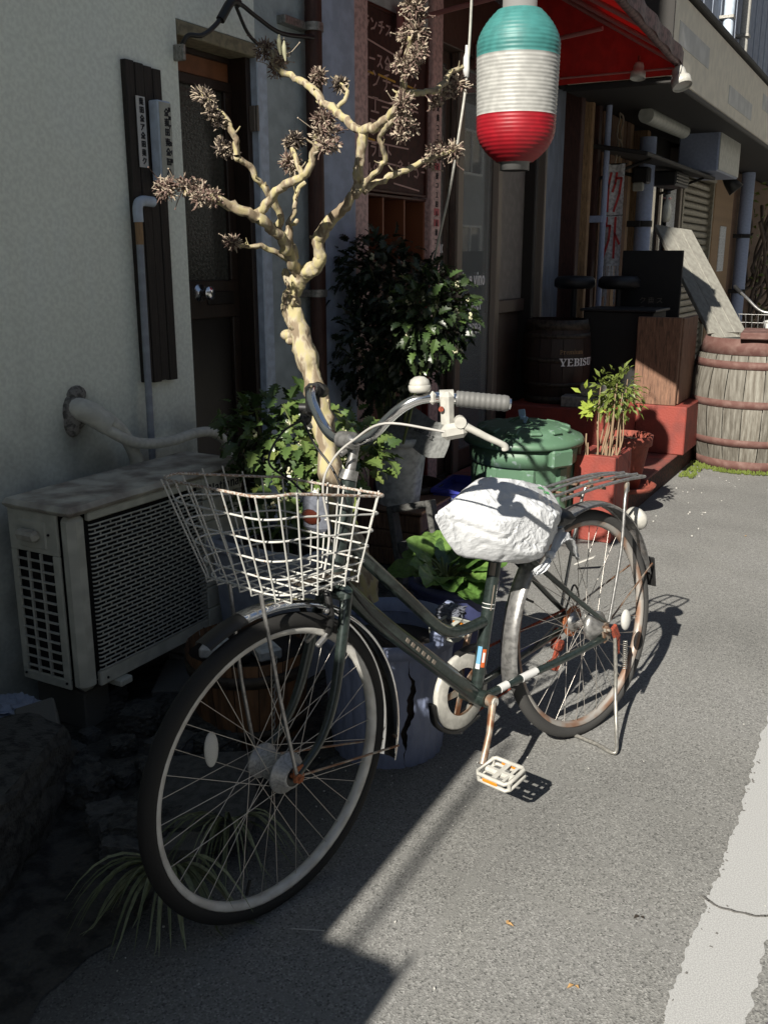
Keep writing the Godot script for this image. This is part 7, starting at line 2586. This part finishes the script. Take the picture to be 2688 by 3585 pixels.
# ------------------------------------------------------------------ carrier bag tied over the saddle
func build_bag() -> void:
	var t := thing("plastic_bag", "crumpled white plastic carrier bag tied over the bicycle saddle", "bag")
	t.transform = (get_node("bicycle") as Node3D).transform
	var n := FastNoiseLite.new()
	n.seed = 12
	n.noise_type = FastNoiseLite.TYPE_CELLULAR
	n.cellular_return_type = FastNoiseLite.RETURN_DISTANCE2_SUB
	n.frequency = 13.0
	n.fractal_type = FastNoiseLite.FRACTAL_NONE
	var n2 := FastNoiseLite.new()
	n2.seed = 5
	n2.frequency = 5.0
	n2.fractal_octaves = 3
	var c := V(0.025, 0.722, 0.38)
	var knot := V(0.098, 0.622, 0.300)
	# outline seen from the side: height and length
	var side := [[0.784, 0.652], [0.790, 0.640], [0.815, 0.56], [0.838, 0.47], [0.846, 0.395], [0.828, 0.32], [0.785, 0.245], [0.722, 0.195], [0.668, 0.190], [0.628, 0.225], [0.608, 0.30], [0.606, 0.38], [0.622, 0.47], [0.655, 0.55], [0.708, 0.612], [0.760, 0.645]]
	var rim := []
	for q in side:
		rim.append(V(0, q[0], q[1]))
	rim = smooth_path(rim, 10, true)
	var st := begin()
	st.set_smooth_group(9)
	var U := rim.size()
	var W := 72
	# flat facets: planes that cut the swollen shape, as stretched film does between folds
	var base := func(i: int, j: int) -> Vector3:
		var e := -PI / 2 + PI * j / W
		var o: Vector3 = rim[i % U] - V(0, c.y, c.z)
		var th := lerpf(0.130, 0.014, smoothstep(0.03, 0.27, o.z * cos(e)))
		var se := sin(e)
		return V(c.x + se * pow(absf(se) + 0.001, 0.15) * th, c.y + o.y * pow(maxf(cos(e), 0.0), 0.8), c.z + o.z * pow(maxf(cos(e), 0.0), 0.8))
	var grid := []
	for j in W + 1:
		for i in U:
			grid.append(base.call(i, j))
	var r2 := RandomNumberGenerator.new()
	r2.seed = 33
	var planes := []
	for k in 40:
		var m := V(r2.randfn(0, 0.9), r2.randfn(0, 1), r2.randfn(0, 0.55)).normalized()
		if m.z > 0.35:
			continue
		var h := 0.0
		for q in range(0, grid.size(), 7):
			h = maxf(h, (grid[q] - c).dot(m))
		planes.append([m, h * r2.randf_range(0.76, 0.93)])
	# folds as lines over the side, height then length at both ends
	var folds := [[0.787, 0.65, 0.706, 0.50, 0.010], [0.706, 0.50, 0.642, 0.485, 0.006], [0.75, 0.44, 0.708, 0.50, 0.007], [0.617, 0.30, 0.737, 0.335, 0.010], [0.617, 0.30, 0.697, 0.44, 0.009], [0.617, 0.30, 0.685, 0.31, 0.009], [0.772, 0.37, 0.660, 0.228, 0.009], [0.660, 0.228, 0.717, 0.20, 0.010], [0.635, 0.47, 0.617, 0.31, 0.006], [0.80, 0.41, 0.772, 0.37, 0.006], [0.80, 0.41, 0.786, 0.62, 0.005], [0.70, 0.26, 0.655, 0.24, 0.008], [0.617, 0.30, 0.65, 0.40, 0.008], [0.74, 0.60, 0.66, 0.56, 0.005], [0.737, 0.335, 0.79, 0.27, 0.005]]
	var pt := func(i: int, j: int) -> Vector3:
		var q: Vector3 = grid[j * U + i % U]
		var v := q - c
		var s := 1.0
		for k in planes:
			var dd: float = v.dot(k[0])
			if dd > k[1]:
				s = minf(s, k[1] / dd)
		s = lerpf(s, 1.0, smoothstep(0.10, 0.22, v.z))
		q = c + v * lerpf(1.0, s, 0.9)
		var d := V(v.x * 2.0, v.y, v.z * 0.5).normalized()
		var dist := (q - knot).length()
		var disp := 0.0
		if v.x > -0.02:
			var w2 := Vector2(q.y + 0.004 * n2.get_noise_3d(q.z * 9.0, q.y * 9.0, 1.0), q.z + 0.004 * n2.get_noise_3d(q.z * 9.0, q.y * 9.0, 7.0))
			for f in folds:
				var near := Geometry2D.get_closest_point_to_segment(w2, Vector2(f[0], f[1]), Vector2(f[2], f[3]))
				var dd := near.distance_to(w2)
				if dd < 0.05:
					disp += f[4] * (0.22 * exp(-pow((dd - 0.010) / 0.007, 2.0)) - 0.5 * exp(-dd / 0.0035))
		disp += 0.005 * n2.get_noise_3dv(q)
		var cz := n2.get_noise_3d(q.x * 2.6 + 9.0, q.y * 2.6, q.z * 2.0)
		disp -= 0.0030 * exp(-absf(cz) / 0.02)
		q += d * disp
		var pull := exp(-dist * dist / 0.0016)
		return q.lerp(knot - V(0.012, 0, 0), pull * 0.5)
	for j in W:
		for i in U:
			var p := [pt.call(i, j), pt.call(i + 1, j), pt.call(i + 1, j + 1), pt.call(i, j + 1)]
			quad(st, p[0], p[1], p[2], p[3])
	obj("bag_body", st, mats.bag_plastic, t)
	# knotted handles
	st = begin()
	ball(st, knot, V(0.014, 0.013, 0.014), 12, 8)
	obj("knot", st, mats.bag_plastic, t)
	for q in [[V(-0.010, 0.040, -0.075), V(-0.025, -0.035, -0.150), 0.024, V(0.6, 0.8, 0.3)], [V(0.010, -0.016, 0.030), V(0.012, -0.026, 0.085), 0.011, V(1, 0.5, 0)]]:
		st = begin()
		st.set_smooth_group(9)
		var a: Vector3 = knot
		var b: Vector3 = knot + q[0]
		var e: Vector3 = knot + q[1]
		var path := smooth_path([a, b, e], 6)
		var sd: Vector3 = (e - a).normalized().cross(q[3]).normalized()
		var up: Vector3 = sd.cross((e - a).normalized())
		var prev := []
		for i in path.size():
			var u := float(i) / (path.size() - 1)
			var w: float = q[2] * (0.25 + 0.75 * sin(minf(u * 1.25, 1.0) * PI * 0.55)) * (1.0 if u < 0.9 else 0.8)
			var ring := []
			for k in 14:
				var th := TAU * k / 14
				ring.append(path[i] + sd * cos(th) * w + up * sin(th) * w * 0.28 + up * 0.005 * sin(cos(th) * 7.0 + i))
			if i > 0:
				for k in 14:
					quad(st, prev[k], ring[k], ring[(k + 1) % 14], prev[(k + 1) % 14])
			prev = ring
		face(st, prev, a)
		obj("handle", st, mats.bag_plastic, t)
	# small green print on top, lying on the film
	st = begin()
	for q in [[55, 44, 3, 2], [58, 46, 2, 2], [53, 46, 2, 1], [56, 48, 1, 2]]:
		var i0: int = q[0]
		var j0: int = q[1]
		var i1: int = i0 + q[2]
		var j1: int = j0 + q[3]
		var p := [pt.call(i0, j0), pt.call(i1, j0), pt.call(i1, j1), pt.call(i0, j1)]
		for k in 4:
			p[k] += V(0.35, 0.9, 0.1) * 0.0025
		quad(st, p[0], p[1], p[2], p[3])
	obj("green_print", st, mats.print_green, t)

# part of a tube wall between two angles; angle 0 looks forward, a quarter turn looks left
func tube_patch(st: SurfaceTool, a: Vector3, b: Vector3, r: float, t0: float, t1: float) -> void:
	st.set_smooth_group(2)
	var y := (b - a).normalized()
	var f := (Vector3.BACK - y * y.z).normalized()
	var l := y.cross(f)
	for i in 6:
		var p := []
		for k in [i, i + 1]:
			var t := lerpf(t0, t1, k / 6.0)
			p.append((f * cos(t) + l * sin(t)) * r)
		quad(st, a + p[0], b + p[0], b + p[1], a + p[1])

# ------------------------------------------------------------------ rubble, lantern, litter
func rough_stone(st: SurfaceTool, c: Vector3, s: Vector3, sd: int, b := Basis.IDENTITY, amp := 0.10) -> void:
	var n := FastNoiseLite.new()
	n.seed = sd
	n.frequency = 1.6
	n.fractal_octaves = 4
	st.set_smooth_group(-1)
	var N := 10
	for f in 6:
		var a := f % 3
		var sg := 1.0 if f < 3 else -1.0
		for i in N:
			for j in N:
				var p := []
				for q in [[i, j], [i + 1, j], [i + 1, j + 1], [i, j + 1]]:
					var v := Vector3.ZERO
					v[a] = sg
					v[(a + 1) % 3] = -1.0 + 2.0 * q[0] / N
					v[(a + 2) % 3] = -1.0 + 2.0 * q[1] / N
					var m := v.lerp(v.normalized() * 1.25, 0.32)
					m += v.normalized() * amp * 2.0 * n.get_noise_3dv(v * 1.5)
					p.append(c + b * (m * s * 0.5))
				face(st, [p[0], p[1], p[2]], c)
				face(st, [p[0], p[2], p[3]], c)

func build_rubble() -> void:
	var t := thing("kerb_stone", "long rough dark stone block at the lower left corner", "stone")
	var st := begin()
	rough_stone(st, V(-1.78, 0.10, -1.22), V(0.30, 0.25, 0.62), 5, Basis(Vector3.UP, 0.42), 0.07)
	obj("stone", st, mats.stone_dark, t)
	# bricks stacked under the unit
	var spots := [
		[V(-2.02, 0.040, -2.36), 0.05, V(0.11, 0.058, 0.22), 0.0, "dark brick at the bottom of the stack under the unit's far end"],
		[V(-2.03, 0.100, -2.37), 0.12, V(0.11, 0.058, 0.22), 0.0, "dark brick on top of the stack under the unit's far end"],
		[V(-1.96, 0.028, -2.16), 0.5, V(0.11, 0.055, 0.22), 0.05, "dark brick lying askew under the middle of the unit"],
		[V(-2.10, 0.063, -1.86), 0.0, V(0.20, 0.12, 0.10), 0.0, "dark concrete block under the unit's near end"],
		[V(-1.90, 0.13, -1.56), 0.93, V(0.105, 0.065, 0.235), 0.16, "rough grey brick tilted on the rubble left of the front wheel"],
		[V(-2.09, 0.10, -1.45), 1.2, V(0.16, 0.16, 0.20), -0.2, "broken grey block at the left edge under the unit"]]
	for q in spots:
		t = thing("brick", q[4], "brick", q[0], q[1], "bricks and blocks under the outdoor unit")
		st = begin()
		box(st, Vector3.ZERO, q[2], 0.005, Basis(Vector3.RIGHT, q[3]) * Basis(Vector3.BACK, q[3]))
		obj("brick", st, mats.brick_dark, t)
	t = thing("rubble_heap", "dark heap of broken stones between the outdoor unit and the front wheel", "rubble")
	for i in 34:
		st = begin()
		var c := V(rng.randf_range(-2.12, -1.42), 0.0, rng.randf_range(-2.0, -1.38))
		var s := rng.randf_range(0.05, 0.13)
		c.y = s * 0.3
		rough_stone(st, c, V(s, s * 0.7, s * rng.randf_range(0.8, 1.3)), 60 + i, Basis(Vector3.UP, rng.randf() * 3.0), 0.12)
		obj("stone", st, mats.stone_dark if i % 3 else mats.concrete_dark, t)
	t = thing("flat_stone", "flat grey stone slab seen through the front wheel", "stone", V(-1.42, 0.0, -1.64), 0.6)
	st = begin()
	rough_stone(st, V(0, 0.035, 0), V(0.24, 0.085, 0.36), 17, Basis.IDENTITY, 0.05)
	obj("stone", st, mats.concrete_dark, t)
	t = thing("half_brick", "small square half brick at the end of the flat stone slab", "brick", V(-1.335, 0.035, -1.46), 0.5)
	st = begin()
	box(st, Vector3.ZERO, V(0.10, 0.065, 0.085), 0.006)
	obj("brick", st, mats.brick_dark, t)
	t = thing("crumpled_film", "crumpled bluish plastic film on the rubble at the left edge", "plastic", V(-2.06, 0.13, -1.62))
	st = begin()
	rough_stone(st, V(0, 0.01, 0), V(0.13, 0.05, 0.10), 99, Basis.IDENTITY, 0.3)
	obj("film", st, mats.sign_box_blue, t)
	# things by the bucket rim
	t = thing("crumpled_rag", "crumpled grey rag lying on the rim of the cracked blue bucket", "rag", V(-1.035, 0.405, -2.26))
	st = begin()
	rough_stone(st, Vector3.ZERO, V(0.065, 0.03, 0.06), 31, Basis.IDENTITY, 0.3)
	obj("cloth", st, mats.grey_cloth, t)
	# a second bicycle far behind the barrel
	t = thing("white_bicycle", "white bicycle with pink post parked far behind the oak barrel", "bicycle", V(-0.98, 0, -7.9))
	for z in [0.35, -0.55]:
		st = begin()
		var p := []
		for i in 40:
			p.append(V(0.1 * z, 0.28 + 0.27 * sin(TAU * i / 40), z + 0.27 * cos(TAU * i / 40)))
		tube(st, p, 0.018, 8, true)
		var w := obj("wheel", st, mats.rubber, t)
		for k in 12:
			st = begin()
			rod(st, V(0.1 * z, 0.28, z), V(0.1 * z, 0.28 + 0.26 * sin(TAU * k / 12), z + 0.26 * cos(TAU * k / 12)), 0.003, 5)
			obj("spoke", st, mats.spoke_steel, w)
	st = begin()
	tube(st, smooth_path([V(-0.02, 0.90, 0.10), V(0.0, 0.80, 0.08), V(-0.03, 0.62, 0.0), V(-0.05, 0.45, -0.15)], 5), 0.024, 10)
	tube(st, smooth_path([V(0.0, 0.84, 0.07), V(0.10, 0.86, 0.0), V(0.16, 0.78, -0.1), V(0.02, 0.5, -0.4)], 5), 0.022, 10)
	tube(st, [V(-0.05, 0.45, -0.15), V(-0.05, 0.28, -0.55)], 0.015, 8)
	tube(st, [V(0.0, 0.80, 0.08), V(0.035, 0.28, 0.35)], 0.015, 8)
	obj("frame", st, mats.sticker_white, t)
	st = begin()
	tube(st, [V(-0.05, 0.62, -0.25), V(0.0, 1.0, -0.28), V(0.03, 1.16, -0.3)], 0.02, 10)
	ball(st, V(0.04, 1.20, -0.3), V(0.05, 0.035, 0.05), 10, 6)
	obj("post", st, mats.pink_paint, t)
	st = begin()
	tube(st, smooth_path([V(-0.24, 1.10, -0.02), V(-0.18, 1.06, 0.05), V(-0.08, 0.98, 0.10), V(0.0, 0.96, 0.11), V(0.10, 0.98, 0.10), V(0.22, 1.04, 0.0)], 5), 0.011, 10)
	obj("handlebar", st, mats.chrome_dull, t)
	st = begin()
	tube(st, [V(-0.30, 1.145, -0.08), V(-0.235, 1.095, -0.02)], 0.017, 10)
	tube(st, [V(0.22, 1.04, 0.0), V(0.28, 1.06, -0.08)], 0.017, 10)
	obj("grip", st, mats.black_plastic, t)
	st = begin()
	ball(st, V(0.28, 1.0, -0.30), V(0.12, 0.06, 0.12), 14, 8)
	obj("saddle", st, mats.black_plastic, t)
	st = begin()
	for k in 7:
		tube(st, [V(-0.20 + k * 0.045, 0.95, 0.22), V(-0.18 + k * 0.04, 0.76, 0.20)], 0.003, 5)
	for k in 4:
		tube(st, [V(-0.21, 0.77 + k * 0.06, 0.21), V(0.10, 0.77 + k * 0.06, 0.21)], 0.003, 5)
	obj("basket", st, mats.chrome_dull, t)

func build_lantern() -> void:
	var c := V(-1.359, 1.957, -3.452)
	var t := thing("striped_lantern", "large ribbed paper lantern striped teal, white and red hanging from the awning", "lantern", c)
	# profile from bottom to top
	var prof := func(y: float) -> float:
		var r := 0.145
		var top := 0.240
		var bot := -0.262
		if y > 0.12:
			var u := clampf((y - 0.12) / (top - 0.12), 0, 1)
			r = lerpf(0.1485, 0.080, pow(u, 1.9))
		elif y < -0.13:
			var u := clampf((-0.13 - y) / (-0.13 - bot), 0, 1)
			r = lerpf(0.1425, 0.064, pow(u, 2.5))
		else:
			r = lerpf(0.1425, 0.1485, (y + 0.13) / 0.27)
		return r
	for q in [[-0.262, -0.106, "red"], [-0.106, 0.088, "white"], [0.088, 0.240, "teal"]]:
		var st := begin()
		var ribs := int((q[1] - q[0]) / 0.0128)
		var pr := []
		for i in ribs * 4 + 1:
			var y: float = lerpf(q[0], q[1], i / float(ribs * 4))
			pr.append(Vector2(prof.call(y) - 0.0016 * sin(PI * (i % 4) / 4.0) + 0.0006, y))
		lathe(st, pr, 56)
		obj(q[2] + "_band", st, mats["lantern_" + q[2]], t)
	var st2 := begin()
	lathe(st2, [Vector2(0.050, -0.290), Vector2(0.053, -0.290), Vector2(0.053, -0.262), Vector2(0.064, -0.260), Vector2(0.050, -0.260)], 32)
	obj("bottom_ring", st2, mats.lantern_ring, t)
	st2 = begin()
	lathe(st2, [Vector2(0.05, 0.238), Vector2(0.080, 0.240), Vector2(0.060, 0.245), Vector2(0.060, 0.300), Vector2(0.056, 0.300)], 32)
	obj("top_ring", st2, mats.lantern_ring, t)
	st2 = begin()
	tube(st2, smooth_path([V(-0.05, 0.31, 0), V(-0.04, 0.40, 0), V(0, 0.44, 0), V(0.04, 0.40, 0), V(0.05, 0.31, 0)], 5), 0.003, 6)
	rod(st2, V(0, 0.44, 0), V(0, 0.52, 0), 0.0025, 6)
	obj("hanger", st2, mats.steel, t)

func build_litter() -> void:
	var spots := [
		[V(-0.10, 0.004, -1.48), "curled white thread on the painted line", "thread"], [V(-0.95, 0.004, -1.40), "thin pale straw on the shaded road below the front tyre", "straw"]]
	for q in spots:
		var st := begin()
		var p := [q[0] + V(-0.025, 0.002, 0.01), q[0] + V(-0.02, 0.004, -0.02), q[0] + V(0.0, 0.003, -0.028), q[0] + V(0.03, 0.002, -0.02)] if q[2] == "thread" else [q[0] + V(-0.035, 0.002, 0.015), q[0] + V(0.03, 0.003, -0.012)]
		tube(st, smooth_path(p, 5), 0.0008 if q[2] == "thread" else 0.0012, 5)
		tag(obj(q[2], st, mats.paper_litter), q[1], "litter")
	# dry leaves and scraps on the road
	var names := ["curled dry leaf on the sunlit road below the pedal", "dry leaf scrap on the road near the painted line", "yellow leaf scrap on the road right of the rear wheel", "small dry leaf on the sunlit road in the foreground", "dark dry leaf on the road beside the painted line"]
	var at := [V(-0.60, 0.003, -1.62), V(-0.42, 0.003, -1.52), V(-0.62, 0.003, -4.9), V(-0.52, 0.003, -1.34), V(-0.36, 0.003, -1.78)]
	for i in 5:
		var st := begin()
		var d := V(cos(i * 2.1), 0.1, sin(i * 2.1)).normalized()
		leaf_into(st, at[i], d, Vector3.UP, 0.018, 0.010)
		leaf_into(st, at[i] + V(0.002, 0.001, 0.002), V(d.z, 0.2, -d.x), Vector3.UP, 0.012, 0.008)
		tag(obj("dry_leaf", st, mats.leaf_dry if i < 4 else mats.soil), names[i], "leaf", "dry leaves on the road")
	var st := begin()
	for i in 110:
		var p := V(rng.randf_range(-1.15, 0.1), 0.003, rng.randf_range(-3.2, -1.0))
		if i < 25:
			p = V(rng.randf_range(-1.18, -0.85), 0.003, rng.randf_range(-6.3, -4.7))
		elif i < 60:
			p = V(rng.randf_range(-1.35, -0.9), 0.006, rng.randf_range(-2.4, -1.1))
		var s := rng.randf_range(0.002, 0.005) * (1.4 if i < 25 else 0.8)
		box(st, p, V(s * 1.5, s, s), s * 0.3, Basis(Vector3.UP, rng.randf() * 3.0))
	stuff(tag(obj("grit", st, mats.paper_litter), "scattered pale grit and chips over the road", "grit"))
	# moss and weeds at the foot of the barrel
	st = begin()
	for i in 500:
		var a := rng.randf_range(0.4, 2.6)
		var r := 0.36 + rng.randf_range(-0.02, 0.05)
		var p := V(-0.90 + r * cos(a), 0.002, -6.78 + r * sin(a))
		if i < 110:
			p = V(-1.18 + rng.randf_range(-0.04, 0.06), 0.002, rng.randf_range(-6.45, -6.1))
		leaf_into(st, p, V(rng.randf_range(-0.7, 0.7), 1.0, rng.randf_range(-0.5, 0.8)).normalized(), V(0.2, 0.3, 1), rng.randf_range(0.012, 0.035), 0.012)
	stuff(tag(obj("moss", st, mats.shrub_leaf), "green moss and small weeds at the foot of the oak barrel", "moss"))
	st = begin()
	box(st, V(-1.16, 0.06, -3.95), V(0.10, 0.006, 0.03), 0.002, Basis(Vector3.BACK, 0.5))
	tag(obj("paper_scrap", st, mats.paper_litter), "white paper scrap on the ground behind the rear wheel spokes", "paper")
